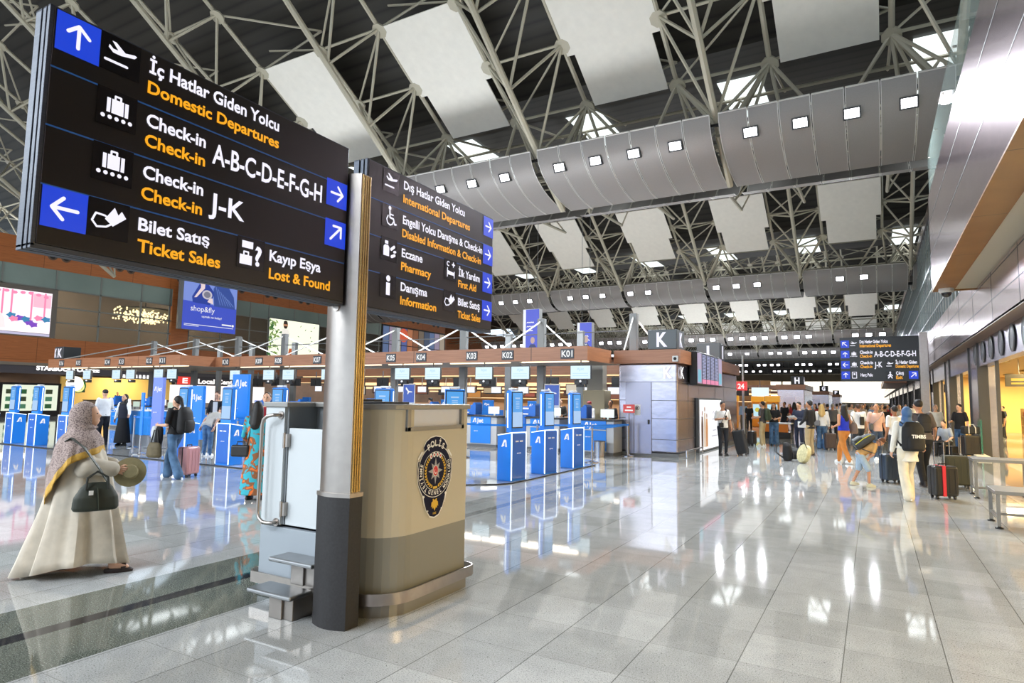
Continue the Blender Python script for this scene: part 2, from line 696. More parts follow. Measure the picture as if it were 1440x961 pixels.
# horizontal service rails and braces seen over the baffles
for ri, (yb, a, off) in enumerate(ROWS[:4]):
    s = MB()
    for z, dy in ((12.6, .6), (13.1, 1.6), (13.6, 4), (14.6, 6), (12.9, 3), (15.3, 2.2)):
        s.tube((-74, yb + dy, z), (8, yb + dy, z), .05 if z < 14 else .08, 5)
    for k in range(44):
        x = 8 - 1.86 * k
        s.tube((x, yb - .2, 12.2), (x + (.9 if k % 2 else -.9), yb + 1.6, 13.1), .035, 4)
        if k % 2:
            s.tube((x, yb + 2, 12.6), (x + 2.4, yb + 5, 15.2), .05, 4)
    s.build('ceiling_service_rails', M_TRUSS, kind='structure')

# ------------------------------------------------------------------ hung white panels, stepped
def hung_panel():
    s = MB()
    for x, y0, y1 in ((1.92, -5.2, -2.15), (1.6, -2.15, .0)):
        d = Vector((0, .87, -.5))
        poly = [(-x, y0 * 1.15), (x, y0 * 1.15), (x, y1 * 1.15), (-x, y1 * 1.15)]
        s.prism(poly, (0, 0, 0), UX, d, Vector((0, .03, .05)))
    return s


WORDS_ROW = {1: 'in front of the nearest light baffle', 2: 'in front of the second light baffle', 3: 'in front of the third light baffle', 4: 'in front of the fourth light baffle'}
proto = None
for ri, (yb, a, off) in enumerate(ROWS[:5]):
    if ri == 0:
        continue
    for ci in range(8 if ri > 1 else 5):
        X = -1.02 - 7.45 * ci
        lb = 'white stepped ceiling panel %s, %s from the glass side' % (WORDS_ROW[ri], ORD[ci])
        loc = (X, yb - 2.0 - off, 14.4 - (.5 if ri > 1 else 0))
        if proto is None:
            proto = hung_panel().build('ceiling_panel', M_PANEL, loc=loc)
            tag(proto, lb, 'ceiling panel', 'white stepped ceiling panels')
        else:
            dup(proto, loc, None, lb)

# ------------------------------------------------------------------ light baffles
def baffle_curve(a, front=True, n=9):
    pts = []
    for k in range(n + 1):
        t = PI / 2 * k / n
        pts.append((-a * math.cos(t), ZT - (ZT - ZB) * math.sin(t)))
    return pts


def make_baffle(a, x0, x1):
    """one length of the perforated metal belly, with panel seams"""
    s = MB()
    n = max(2, round((x1 - x0) / 1.05))
    w = (x1 - x0) / n
    cur = baffle_curve(a)
    back = [(a * .28 + 1.9 * math.sin(t), ZB + .05 + 1.5 * (1 - math.cos(t))) for t in [i * PI / 2 / 4 for i in range(5)]]
    for i in range(n):
        xa, xb = x0 + i * w + .025, x0 + (i + 1) * w - .025
        for c in (cur, back):
            vs = [(x, y, z) for y, z in c for x in (xa, xb)]
            vs += [(x, y, z + .04) for y, z in c for x in (xa, xb)]
            m = len(c)
            fs = [(2 * k, 2 * k + 1, 2 * k + 3, 2 * k + 2) for k in range(m - 1)]
            s.add(vs, fs, 0)
            for x in (xa, xb):
                s.path([(x, y, z) for y, z in c], .018, 4, 1)
        s.tube((xa, cur[0][0], cur[0][1]), (xb, cur[0][0], cur[0][1]), .035, 5, m=1)
    return s


lampn = {}
NAMEROW = {1: 'nearest', 2: 'second', 3: 'third', 4: 'fourth', 5: 'fifth', 6: 'sixth'}
for ri, (yb, a, off) in enumerate(ROWS):
    if ri == 0:
        continue
    segs = CH[:6] if ri == 1 else (CH[:11] if ri < 4 else CH[:8])
    for k in range(len(segs) - 1):
        x1, x0 = segs[k] - .14, segs[k + 1] + .14
        if ri == 1 and k == 0:
            x1 = 5.0
        lb = 'curved grey light baffle of the %s row, %s length from the glass side' % (NAMEROW[ri], ORD[k])
        o = make_baffle(a, x0 - (x0 + x1) / 2, x1 - (x0 + x1) / 2).build('hanging_light_baffle', [M_BAFF, M_BAFFEDGE], smooth=True, loc=((x0 + x1) / 2, yb, 0))
        tag(o, lb, 'light baffle', 'curved light baffles, ' + NAMEROW[ri] + ' row')
    # dark carrier beam inside the belly
    s = MB()
    xl = -26.5 if ri == 1 else -56
    s.box(xl, 5, yb + .2, yb + .5, 11.0, 11.2)
    s.box(xl, 5, yb - a + .4, yb - a + .5, 11.9, 12.0)
    for k in range(31 if ri == 1 else 60):
        s.box(5 - k - .02, 5 - k + .02, yb - a * .75, yb + .3, 11.15, 11.35)
    s.build('ceiling_carrier', M_BLACK, kind='structure')

# floodlights set in the baffles
U_ROWS = {
    1: [620, 664, 710, 787, 838, 892, 951, 1058, 1129, 1203, 1285],
    2: [705, 725, 745, 802, 824, 847.5, 887, 912, 1008, 1036.5, 1066, 1183, 1217],
    3: [686, 697, 707, 724, 735, 777, 789, 801, 833, 846, 858, 871, 893, 907, 920.5, 972, 987, 1002, 1027, 1043, 1059, 1075, 1102.5, 1120, 1136.6, 1202, 1221, 1240],
    4: [1026, 1050, 1083, 1095.6, 1108.7, 1130.6, 1144, 1157, 1170.6],
    5: [1032, 1040, 1048.5, 1065.6, 1074, 1084, 1093, 1119, 1128, 1138, 1165, 1175],
    6: [1030, 1038, 1048, 1058, 1068, 1087.5, 1094, 1102.5, 1111.5, 1125, 1133, 1142, 1151, 1165, 1182]}
protoL = None
for ri, us in U_ROWS.items():
    yb, a, off = ROWS[ri]
    t = math.asin(.47 if ri == 1 else .5)
    yl, zl = yb - a * math.cos(t), ZT - (ZT - ZB) * .47
    for k, u in enumerate(reversed(us)):
        X = PY(u, 300 if ri == 1 else 450, yl).x
        lb = 'lit white floodlight in the %s light baffle, %s from the glass side' % (NAMEROW[ri], ORD[k])
        loc = (X, yl - .05, zl)
        if protoL is None:
            protoL = thing('ceiling_floodlight', lb, 'floodlight', loc, 0, 'floodlights in the nearest baffle')
            h = MB()
            tl = .5
            h.box(-.27, .27, -.05, .2, -.2, -.15)
            h.box(-.27, .27, -.05, .2, .15, .2)
            h.box(-.27, -.22, -.05, .2, -.15, .15)
            h.box(.22, .27, -.05, .2, -.15, .15)
            h.box(-.22, .22, .1, .2, -.15, .15)
            o1 = h.build('housing', M_DGREY, protoL)
            o2 = MB().box(-.22, .22, -.02, .1, -.15, .15).build('lens', M_LAMP, protoL)
            for o in (o1, o2):
                o.rotation_euler = (.5, 0, 0)
        else:
            dup(protoL, loc, None, lb, 'floodlights in the %s baffle' % NAMEROW[ri], 1.0 if ri == 1 else (1.15 if ri == 2 else 1.7))
# the beams of those floodlights
for o in [x for x in bpy.data.objects if x.name.startswith('ceiling_floodlight')]:
    y = o.location.y
    if y > 110 or (y > 60 and int(o.location.x * 7) % 3):
        continue
    l = bpy.data.lights.new('flood', 'SPOT')
    l.energy = 2100 if y < 60 else 3600
    l.spot_size = 2.3
    l.spot_blend = .8
    l.shadow_soft_size = .12
    l.color = (.88, .94, 1)
    lo = bpy.data.objects.new('floodlight_beam', l)
    COL.objects.link(lo)
    lo.location = o.location + Vector((0, -.4, -.3))
    lo.rotation_euler = (-.55, 0, 0)

# ------------------------------------------------------------------ skylights over the truss lines
s = MB()
lights = []
for ri, (yb, a, off) in enumerate(ROWS[:5]):
    nxt = ROWS[ri + 1][0]
    h2 = min(22, (nxt - yb) * .5)
    sl = (16 + .58 * (h2 - 1) - 16) / max(.1, (nxt - h2 - yb - 8))
    for Xc in CH[1:9]:
        s.quad((Xc - .9, yb + 1.5, 15.93), (Xc + .9, yb + 1.5, 15.93), (Xc + .9, yb + 7.9, 15.93), (Xc - .9, yb + 7.9, 15.93))
        lights.append((Xc, yb + 4.5, 15.85, 0.))
        # strips high on the falling slope
        y0, y1 = yb - 21, yb - 15.5
        if ri in (1,):
            z0, z1 = 16 + .58 * (yb - 1 - y0) - .05, 16 + .58 * (yb - 1 - y1) - .05
            s.quad((Xc - .9, y0, z0), (Xc + .9, y0, z0), (Xc + .9, y1, z1), (Xc - .9, y1, z1))
            lights.append((Xc, (y0 + y1) / 2, (z0 + z1) / 2 - .1, -.5))
s.build('window_1', M_SKY, kind='structure')
for x, y, z, rx in lights:
    l = bpy.data.lights.new('skylight', 'AREA')
    l.shape = 'RECTANGLE'
    l.size, l.size_y = 1.8, 5.5
    l.energy = 60
    l.color = (.95, .99, 1)
    lo = bpy.data.objects.new('skylight', l)
    COL.objects.link(lo)
    lo.location = (x, y, z)
    lo.rotation_euler = (rx, 0, 0)

# ------------------------------------------------------------------ far end wall with its bright glazing
b = MB()
b.box(-60, 10, 240, 240.5, 0, 2.2)
b.box(-60, 10, 240, 240.5, 9.2, 16.5)
for k in range(8):
    b.box(-60 + 6.4 * k, -59.5 + 6.4 * k, 239.8, 240.3, 2, 9.5)
for k in range(140):
    b.box(-60 + .5 * k, -59.8 + .5 * k, 239.7, 240, 9.4, 14)
b.build('wall_back', mat('#b7a892', .6), kind='structure')
MB().quad((-60, 240.4, 2.2), (10, 240.4, 2.2), (10, 240.4, 9.2), (-60, 240.4, 9.2)).build('window_2', glow('#fff6e2', 2.2), kind='structure')

# ------------------------------------------------------------------ mezzanine wall across the hall: wood bands, glass, round vents
XW = -53.5
b = MB()
b.box(XW - .5, XW, -10, 74.3, 3.82, 5.7)
b.box(XW - .5, XW, -10, 74.3, 10.92, 12.95)
b.box(XW - .5, XW + .02, 33.0, 34.6, 5.7, 10.92)
b.box(XW - 6, XW, 74.0, 74.3, 3.82, 12.9)
b.box(-74.5, -74, 74, 240, 0, 16)
b.box(-74, XW - 6, 74.0, 74.3, 0, 16)
b.build('wall_left', M_WOODL, kind='structure')
b = MB()
b.box(XW - 12, XW, -10, 74.3, 3.6, 3.82)
b.box(XW - 12, XW - 6, -10, 74.3, 12.9, 13.1)
b.box(XW - 9.2, XW - 9, -10, 74.3, 3.8, 12.9)
b.build('wall_left_mezzanine', mat('#8a7f72', .7, noise=.15, nscale=.4), kind='structure')
# glazing: mullions
b = MB()
ys = [20.4 - 3.25 * i for i in range(1, 8)] + [20.4, 23.85, 27.05, 30.3, 32.8, 34.7, 37.9, 41.1, 43.3, 46.6, 50.0, 53.2, 56.4, 60.0]
for y in ys:
    b.box(XW - .12, XW - .02, y - .06, y + .06, 5.7, 10.92)
for z in (9.45, 8.1, 6.95):
    b.box(XW - .12, XW - .02, -10, 74, z - .045, z + .045)
b.build('window_frame_left', mat('#8f938f', .4, .5), kind='structure')
g, nt, bs = nodes_of('grey_window_glass')
bs.inputs['Base Color'].default_value = lin('#948f80')
bs.inputs['Roughness'].default_value = .06
bs.inputs['Alpha'].default_value = .22
M_GLASS = g
MB().quad((XW - .07, -10, 5.7), (XW - .07, 74, 5.7), (XW - .07, 74, 9.45), (XW - .07, -10, 9.45)).build('window_3', M_GLASS, kind='structure')
MB().box(XW - .2, XW - .06, -10, 74, 9.45, 10.92).build('window_4', mat('#8d9d96', .15, noise=.08, nscale=.3), kind='structure')
# round vents in the top band
protoV = None
pv = [23.42, 24.34, 28.31, 29.23, 33.6, 34.5, 38.97, 39.9, 42.95, 43.93, 47.3, 48.3, 52.2, 53.2, 57, 58, 61.8, 62.8, 66.6, 67.6, 71.2, 72.2]
for k, y in enumerate(pv):
    lb = 'round dark vent in the wood band over the windows, %s going away from the camera' % ORD[k]
    if protoV is None:
        protoV = thing('wall_vent', lb, 'vent', (XW, y, 11.95), 0, 'round vents in the wood band')
        s = MB()
        for t in range(16):
            pass
        s.lathe([(.34, -.02), (.36, .03), (.3, .06), (.24, .05), (.24, -.02)], 18)
        o = s.build('rim', mat('#6e5a4c', .4, .6), protoV, smooth=True)
        o.rotation_euler = (0, PI / 2, 0)
        o = MB().lathe([(.0, .02), (.24, .025)], 18).build('opening', M_BLACK, protoV)
        o.rotation_euler = (0, PI / 2, 0)
    else:
        dup(protoV, (XW, y, 11.95), None, lb)

# recess under the mezzanine: back wall with warm shop fronts
b = MB()
b.box(XW - 12.2, XW - 12, -10, 74, 0, 3.7)
b.build('wall_left_recess', mat('#6a6058', .6, noise=.2, nscale=.6), kind='structure')
b = MB().box(XW - 9, XW - 8.9, -10, 30, 2.9, 3.8)
b.build('trim_1', mat('#8b8680', .5), kind='structure')

# ------------------------------------------------------------------ shop side: X = 3.2
XS, XF = 3.2, 2.8
b = MB()
b.box(XF, XF + .25, 23.75, 235, 3.9, 5.73)
b.box(XF, XF + .25, -20, 23.749, 3.9, 5.25)
b.build('wall_right_fascia', M_ROSE, kind='structure')
s = MB()
for z in (4.5, 5.15):
    s.box(XF - .004, XF, -20, 235, z - .012, z + .012)
for k in range(72):
    y = -19.0 + 3.6 * k
    s.box(XF - .004, XF, y - .012, y + .012, 3.9, 5.73 if y > 23.7 else 5.25)
s.build('trim_2', M_DGREY, kind='structure')
MB().box(XF, 20, -30, 235, 3.88, 3.95).build('ceiling_right_soffit', mat('#7d6a62', .4), kind='structure')
b = MB()
b.box(XS, XS + .3, -30, 235, 3.05, 3.9)
b.build('wall_right_header', M_STEELP, kind='structure')
# glass upper storey standing back from the fascia
b = MB()
for k in range(90):
    y = 24 + 1.25 * k
    b.box(XF + .28, XF + .34, y - .035, y + .035, 5.73, 12.3)
for z in (6.9, 8.3, 9.7, 11.1):
    b.box(XF + .28, XF + .34, 24, 136, z - .03, z + .03)
b.build('window_frame_right', mat('#99a0a0', .35, .6), kind='structure')
gm, nt, bs = nodes_of('pale_green_glass')
bs.inputs['Base Color'].default_value = lin('#9fb1ab')
bs.inputs['Roughness'].default_value = .05
bs.inputs['Alpha'].default_value = .55
M_GLASSR = gm
MB().quad((XF + .31, 23, 5.73), (XF + .31, 136, 5.73), (XF + .31, 136, 12.3), (XF + .31, 23, 12.3)).build('window_5', M_GLASSR, kind='structure')
MB().box(XF + .2, XF + .5, 23, 235, 12.3, 12.9).build('trim_3', M_ROSE, kind='structure')
MB().box(XF + 4, XF + 4.2, -10, 235, 5.7, 15).build('wall_right_upper', mat('#7b8481', .4), kind='structure')

MB().box(PY(1243, 538, 70).x, 2.78, 70, 96, 3.75, 4.35).build('trim_9', M_WOODI, kind='structure')
# near overhang: rose metal face, brown soffit edge, cream soffit
XO, XI, YE, ZO = 1.72, 2.28, 23.7, 5.3
b = MB()
b.box(XO, XO + .1, -20, YE, ZO, 8.3)
b.box(XO, 6, YE - .1, YE, ZO, 8.3)
b.build('wall_right', M_ROSE, kind='structure')
s = MB()
for z in (6.4, 7.45):
    s.box(XO - .004, XO, -20, YE, z - .012, z + .012)
s.build('trim_4', M_DGREY, kind='structure')
b = MB()
b.box(XO, XI, -20, YE, ZO - .04, ZO)
b.box(XI, 8, YE - .12, YE, ZO - .04, ZO)
b.build('trim_5', wood_material('brown_soffit_edge', '#86551f', '#96632a', 3.6, 1), kind='structure')
MB().box(XI, 8, -20, YE - .12, ZO + .0, ZO + .05).build('ceiling_right', M_CREAM, kind='structure')
gm2, nt, bs = nodes_of('clear_balustrade_glass')
bs.inputs['Base Color'].default_value = lin('#a9bcb6')
bs.inputs['Roughness'].default_value = .03
bs.inputs['Alpha'].default_value = .32
MB().box(XO + .04, XO + .07, -20, YE, 8.3, 9.75).build('window_6', gm2, kind='structure')
s = MB()
for k in range(16):
    y = YE - .4 - 2.4 * k
    s.box(XO + .02, XO + .09, y - .03, y + .03, 8.3, 8.45)
    s.tube((XO + .02, y, 9.5), (XO + .1, y, 9.5), .03, 8)
s.build('trim_6', M_STEEL, kind='structure')

# shop glazing, pillars and the warm interior behind
s = MB()
pill = [(27.05, 29.2), (36.5, 38.3), (46, 48), (56, 58), (66, 68), (78, 80), (90, 92), (104, 106), (120, 122), (140, 143), (165, 168)]
for y0, y1 in pill:
    s.box(XS, XS + .5, y0, y1, 0, 3.06)
s.build('wall_right_piers', M_STEELP, kind='structure')
s = MB()
for y0, y1 in pill:
    for y in (y0 - .16, y1 + .04):
        s.box(XS - .05, XS + .25, y, y + .12, 0, 3.9)
for y in (24, 33, 42, 52, 62, 73, 85):
    s.box(XS + .05, XS + .15, y - .04, y + .04, 0, 3.06)
s.build('window_frame_shop', mat('#4c4a48', .4, .4), kind='structure')
b = MB()
b.box(22, 22.2, -30, 120, 0, 3.9)
b.box(3.3, 22, 52, 52.2, 0, 3.9)
b.box(3.3, 22, -30, -29.8, 0, 3.9)
b.build('wall_right_shop', mat('#d9b573', .6), kind='structure')
MB().box(XS + .3, 22, -30, 235, 3.6, 3.7).build('ceiling_right_shop', mat('#c9a468', .6), kind='structure')
# low stone ledge at the shop edge
for y0, y1 in ((-5, 26.9), (29.3, 60)):
    pass
# shop downlights: warm rings in rows
protoD = None
kk = 0
for i in range(5):
    for j in range(8):
        loc = (4.6 + 2.3 * i, 14 + 4.6 * j, 3.58)
        lb = 'round warm downlight in the shop ceiling, %s in line %s from the glass' % (ORD[j], ORD[i])
        if protoD is None:
            protoD = thing('ceiling_downlight', lb, 'downlight', loc, 0, 'shop downlights')
            MB().lathe([(.26, 0), (.3, -.07), (.22, -.08), (.2, .0)], 16).build('ring', mat('#b99a60', .4), protoD, smooth=True)
            MB().lathe([(.0, -.03), (.2, -.035)], 16).build('diffuser', glow('#fff0c8', 6.), protoD)
        else:
            dup(protoD, loc, None, lb)
for i in range(3):
    for j in range(6):
        l = bpy.data.lights.new('shop', 'AREA')
        l.shape = 'DISK'
        l.size = 1.6
        l.energy = 560
        l.color = (1, .76, .38)
        lo = bpy.data.objects.new('shop_light', l)
        COL.objects.link(lo)
        lo.location = (5.9 + 4.5 * i, 4 + 9 * j, 3.5)

# world: grey daylight comes in from the glazed ends
w = bpy.data.worlds.new('world')
SC.world = w
w.use_nodes = True
w.node_tree.nodes['Background'].inputs[0].default_value = (.74, .87, 1, 1)
w.node_tree.nodes['Background'].inputs[1].default_value = 1.9

# the hall goes on behind the camera: unseen fill lamps added there
for x in (-42, -30, -18, -6):
    for y in (-40, -26, -12):
        l = bpy.data.lights.new('rear_fill', 'AREA')
        l.shape = 'RECTANGLE'
        l.size, l.size_y = 5, 5
        l.energy = 3300 if x > -25 else 4600
        l.color = (.9, .95, 1)
        lo = bpy.data.objects.new('rear_fill', l)
        COL.objects.link(lo)
        lo.location = (x, y, 14)
# warm fill added inside the mezzanine rooms and the cafe under it
for x, y, z, e, s_ in ((XW - 4.5, 27, 12.4, 420, 2), (XW - 4.5, 40, 12.4, 420, 2), (XW - 4.5, 16, 12.4, 420, 2), (XW - 2.6, 31.5, 3.5, 420, 3), (XW - 1.5, 22, 3.0, 200, 3), (XW - 2, 50, 3.5, 500, 4)):
    l = bpy.data.lights.new('room_fill', 'AREA')
    l.size = s_
    l.energy = e
    l.color = (1, .86, .66)
    lo = bpy.data.objects.new('room_fill', l)
    COL.objects.link(lo)
    lo.location = (x, y, z)
# unseen fill added above canopies, mezzanine and shop, aimed up at the ceilings
for x, y, sx, sy, e in ((-16, 22, 18, 2.5, 1000), (-34, 22, 16, 2.5, 900), (-20, 43, 30, 2.5, 1400), (-20, 64, 30, 2.5, 1400), (-20, 95, 30, 2.5, 2500), (-20, 125, 30, 2.5, 2500), (-58, 40, 3, 50, 1800), (5, 9, 2, 22, 430)):
    l = bpy.data.lights.new('upward_fill', 'AREA')
    l.shape = 'RECTANGLE'
    l.size, l.size_y = sx, sy
    l.energy = e
    l.color = (.88, .94, 1)
    lo = bpy.data.objects.new('upward_fill', l)
    COL.objects.link(lo)
    lo.location = (x, y, 13.3 if x < -50 else (4.1 if x > 0 else 3.5))
    lo.rotation_euler = (PI, 0, 0)
# ------------------------------------------------------------------ pictograms, all drawn in a plane (o,u,w), box side S
def arrow_pts(kind, S):
    base = {'up': [[(.5, .22), (.5, .76)], [(.26, .56), (.5, .78), (.74, .56)]],
            'left': [[(.78, .5), (.24, .5)], [(.46, .76), (.22, .5), (.46, .24)]],
            'right': [[(.22, .5), (.76, .5)], [(.54, .76), (.78, .5), (.54, .24)]],
            'upright': [[(.26, .26), (.74, .74)], [(.38, .76), (.76, .76), (.76, .38)]],
            'upleft': [[(.74, .26), (.26, .74)], [(.62, .76), (.24, .76), (.24, .38)]]}[kind]
    return [[(x * S, y * S) for x, y in l] for l in base]


def arrow(s, kind, o, u, w, S, m, wd=.09):
    for l in arrow_pts(kind, S):
        s.stroke(l, wd * S, o, u, w, m)


def P(pts, S):
    return [(x * S, y * S) for x, y in pts]


def pic_plane(s, o, u, w, S, m):
    s.stroke(P([(.12, .28), (.66, .28)], S), .07 * S, o, u, w, m)
    s.flat(P([(.18, .62), (.3, .52), (.5, .52), (.84, .6), (.9, .68), (.84, .7), (.6, .64), (.36, .82), (.26, .82), (.42, .63), (.3, .62), (.2, .7)], S), o, u, w, m)


def pic_case(s, o, u, w, S, m):
    for a, c in ((.24, .33), (.36, .66), (.69, .78)):
        s.flat(P([(a, .36), (c, .36), (c, .74), (a, .74)], S), o, u, w, m)
    s.stroke(P([(.44, .74), (.44, .83), (.58, .83), (.58, .74)], S), .05 * S, o, u, w, m)
    for k in range(5):
        s.disc(Vector(o) + Vector(u) * (.16 + .17 * k) * S + Vector(w) * .24 * S, u, w, .055 * S, m=m, n=12)


def pic_ticket(s, o, u, w, S, m, bk):
    s.stroke(P([(.1, .4), (.22, .26), (.44, .3), (.6, .42)], S), .05 * S, o, u, w, m)
    s.stroke(P([(.1, .4), (.18, .6), (.4, .58), (.52, .5)], S), .05 * S, o, u, w, m)
    s.flat(P([(.4, .5), (.6, .34), (.92, .62), (.8, .78), (.72, .66), (.62, .84)], S), o, u, w, m)


def pic_wheel(s, o, u, w, S, m):
    s.disc(Vector(o) + Vector(u) * .46 * S + Vector(w) * .86 * S, u, w, .09 * S, m=m, n=12)
    s.stroke(P([(.46, .74), (.48, .46), (.7, .44), (.78, .22), (.88, .24)], S), .08 * S, o, u, w, m)
    s.stroke(P([(.48, .6), (.68, .6)], S), .06 * S, o, u, w, m)
    s.stroke(P([(.36, .52), (.28, .36), (.34, .2), (.5, .14), (.64, .2), (.68, .3)], S), .06 * S, o, u, w, m)


def pic_pharm(s, o, u, w, S, m):
    s.flat(P([(.14, .2), (.5, .2), (.5, .58), (.42, .66), (.22, .66), (.14, .58)], S), o, u, w, m)
    s.flat(P([(.22, .7), (.42, .7), (.42, .84), (.22, .84)], S), o, u, w, m)
    s.stroke(P([(.62, .52), (.8, .66)], S), .13 * S, o, u, w, m)
    s.stroke(P([(.66, .22), (.84, .3)], S), .13 * S, o, u, w, m)
    s.stroke(P([(.8, .44), (.9, .46)], S), .1 * S, o, u, w, m)


def pic_info(s, o, u, w, S, m):
    s.disc(Vector(o) + Vector(u) * .5 * S + Vector(w) * .82 * S, u, w, .13 * S, m=m, n=16)
    s.flat(P([(.38, .12), (.62, .12), (.62, .64), (.38, .64)], S), o, u, w, m)


def pic_aid(s, o, u, w, S, m):
    s.stroke([(S * (.3 + .1 * math.cos(t)), S * (.78 + .1 * math.sin(t))) for t in [.8 + i * .55 for i in range(9)]], .05 * S, o, u, w, m)
    s.stroke(P([(.72, .68), (.72, .88)], S), .07 * S, o, u, w, m)
    s.stroke(P([(.62, .78), (.82, .78)], S), .07 * S, o, u, w, m)
    s.stroke(P([(.24, .16), (.24, .56)], S), .06 * S, o, u, w, m)
    s.stroke(P([(.8, .16), (.8, .44)], S), .06 * S, o, u, w, m)
    s.flat(P([(.24, .26), (.8, .26), (.8, .4), (.24, .46)], S), o, u, w, m)


def pic_lost(s, o, u, w, S, m):
    s.flat(P([(.1, .12), (.54, .12), (.54, .42), (.1, .42)], S), o, u, w, m)
    s.stroke(P([(.24, .42), (.24, .52), (.4, .52), (.4, .42)], S), .05 * S, o, u, w, m)
    s.flat(P([(.16, .64), (.56, .64), (.56, .86), (.16, .86)], S), o, u, w, m)
    s.text('?', Vector(o) + Vector(u) * .64 * S + Vector(w) * .16 * S, u, w, .6 * S, m=m, bold=.03)


def pic_walk(s, o, u, w, S, m):
    s.disc(Vector(o) + Vector(u) * .5 * S + Vector(w) * .84 * S, u, w, .1 * S, m=m, n=12)
    s.stroke(P([(.5, .68), (.5, .42), (.3, .12)], S), .14 * S, o, u, w, m)
    s.stroke(P([(.5, .42), (.7, .12)], S), .12 * S, o, u, w, m)
    s.stroke(P([(.26, .4), (.5, .66), (.74, .4)], S), .09 * S, o, u, w, m)


M_SIGNK = mat('#1a1713', .3, name='sign_black')
M_PICTK = mat('#060606', .25, name='pictogram_black')
M_LW = glow('#f4f2ff', 1.05)
M_LO = glow('#ffae12', 1.0)
M_BLUEB = glow('#0a3fd8', .95)
M_DIV = mat('#1e4c86', .4, emit=.35, name='divider_blue')
M_SFRAME = steel_material('sign_frame_metal', '#4e535b', .5)

# ------------------------------------------------------------------ the two hanging-arm sign boards on the pillar
FX, BXK = -3.477, -3.62


def sign_board(y0, y1, label):
    z0, z1 = 2.40, 3.615
    t = thing('wayfinding_sign', label, 'sign', (0, 0, 0), 0, None)
    s = MB().box(BXK + .02, FX - .001, y0 + .02, y1 - .005, z0 + .015, z1)
    s.build('board', M_SIGNK, t, bevel=.003)
    s = MB()
    for x0, x1 in ((FX - .03, FX - .0), (FX - .075, FX - .04), (BXK - .005, BXK + .055)):
        s.box(x0, x1 - .004, y0, y0 + .02, z0, z1 + .004)
        s.box(x0, x1 - .004, y0, y1, z0 - .012, z0 + .014)
        s.box(x0, x1 - .004, y0, y1, z1 - .004, z1 + .006)
    s.build('frame', M_SFRAME, t, bevel=.002)
    s = MB()
    for z in (2.71, 3.008, 3.308):
        s.box(FX - .001, FX + .0015, y0 + .02, y1 - .01, z - .004, z + .004)
    s.build('divider', M_DIV, t)
    return t




class Piece:
    """hands every drawing call its own mesh, so each line of writing and each panel is one part"""
    def __init__(s):
        s.l = []

    def __getattr__(s, k):
        if k == 'new':
            m = MB()
            s.l.append(m)
            return m
        m = MB()
        s.l.append(m)
        return getattr(m, k)

    def build(s, name, m, par):
        return [x.build(name, m, par) for x in s.l if x.v]


def tx(s, t, y, z, y2, cap=.072, bold=.015):
    s.text(t, (FX + .004, y, z), UY, UZ, cap, y2 - y, bold=bold + .006)


def bx(s, y, z, S=.207):
    s.flat([(0, 0), (S, 0), (S, S * .98), (0, S * .98)], (FX + .002, y, z), UY, UZ)


t1 = sign_board(1.425, 3.485, 'big black lit sign to domestic departures and check-in, fixed in front of the steel pillar')
W_, O_, B_, K_ = Piece(), Piece(), Piece(), Piece()
for t, y, z, y2, c in (('İç Hatlar Giden Yolcu', 1.922, 3.498, 2.815, .078), ('Check-in', 1.925, 3.19, 2.287, .074), ('A-B-C-D-E-F-G-H', 2.335, 3.115, 3.222, .128), ('Check-in', 1.925, 2.892, 2.289, .073), ('J-K', 2.332, 2.808, 2.582, .124), ('Bilet Satış', 1.92, 2.594, 2.349, .07), ('Kayıp Eşya', 2.79, 2.598, 3.24, .072)):
    tx(W_, t, y, z, y2, c, .02 if c < .1 else .012)
for t, y, z, y2 in (('Domestic Departures', 1.919, 3.38, 2.82), ('Check-in', 1.923, 3.075, 2.289), ('Check-in', 1.923, 2.773, 2.289), ('Ticket Sales', 1.922, 2.475, 2.43), ('Lost & Found', 2.791, 2.478, 3.337)):
    tx(O_, t, y, z, y2, .07, .02)
for y, z, k in ((1.454, 3.404, 'up'), (1.454, 2.505, 'left'), (3.268, 3.12, 'right'), (3.268, 2.815, 'upright')):
    bx(B_, y, z)
    arrow(W_.new, k, (FX + .004, y, z), UY, UZ, .207, 0)
for y, z, f in ((1.664, 3.407, pic_plane), (1.664, 3.11, pic_case), (1.664, 2.807, pic_case), (2.543, 2.51, pic_lost)):
    bx(K_, y, z)
    f(W_.new, (FX + .004, y, z), UY, UZ, .207, 0)
bx(K_, 1.664, 2.507)
pic_ticket(W_.new, (FX + .004, 1.664, 2.507), UY, UZ, .207, 0, 0)
W_.build('lettering_white', M_LW, t1)
O_.build('lettering_orange', M_LO, t1)
B_.build('arrow_panel', M_BLUEB, t1)
K_.build('pictogram_panel', M_PICTK, t1)

t2 = sign_board(3.69, 5.632, 'narrower-looking black lit sign to international departures, information and pharmacy behind the steel pillar')
W_, O_, B_, K_ = Piece(), Piece(), Piece(), Piece()
for t, y, z, y2 in (('Dış Hatlar Giden Yolcu', 4.143, 3.5, 5.083), ('Engelli Yolcu Danışma & Check-in', 4.143, 3.193, 5.418), ('Eczane', 4.141, 2.903, 4.43), ('İlk Yardım', 5.0, 2.887, 5.381), ('Danışma', 4.141, 2.608, 4.511), ('Bilet Satış', 5.001, 2.6, 5.391)):
    tx(W_, t, y, z, y2, .073, .018)
for t, y, z, y2 in (('International Departures', 4.14, 3.38, 5.181), ('Disabled Information & Check-in', 4.14, 3.077, 5.397), ('Pharmacy', 4.138, 2.787, 4.561), ('First Aid', 4.997, 2.779, 5.318), ('Information', 4.141, 2.491, 4.653), ('Ticket Sales', 4.998, 2.478, 5.408)):
    tx(O_, t, y, z, y2, .07, .018)
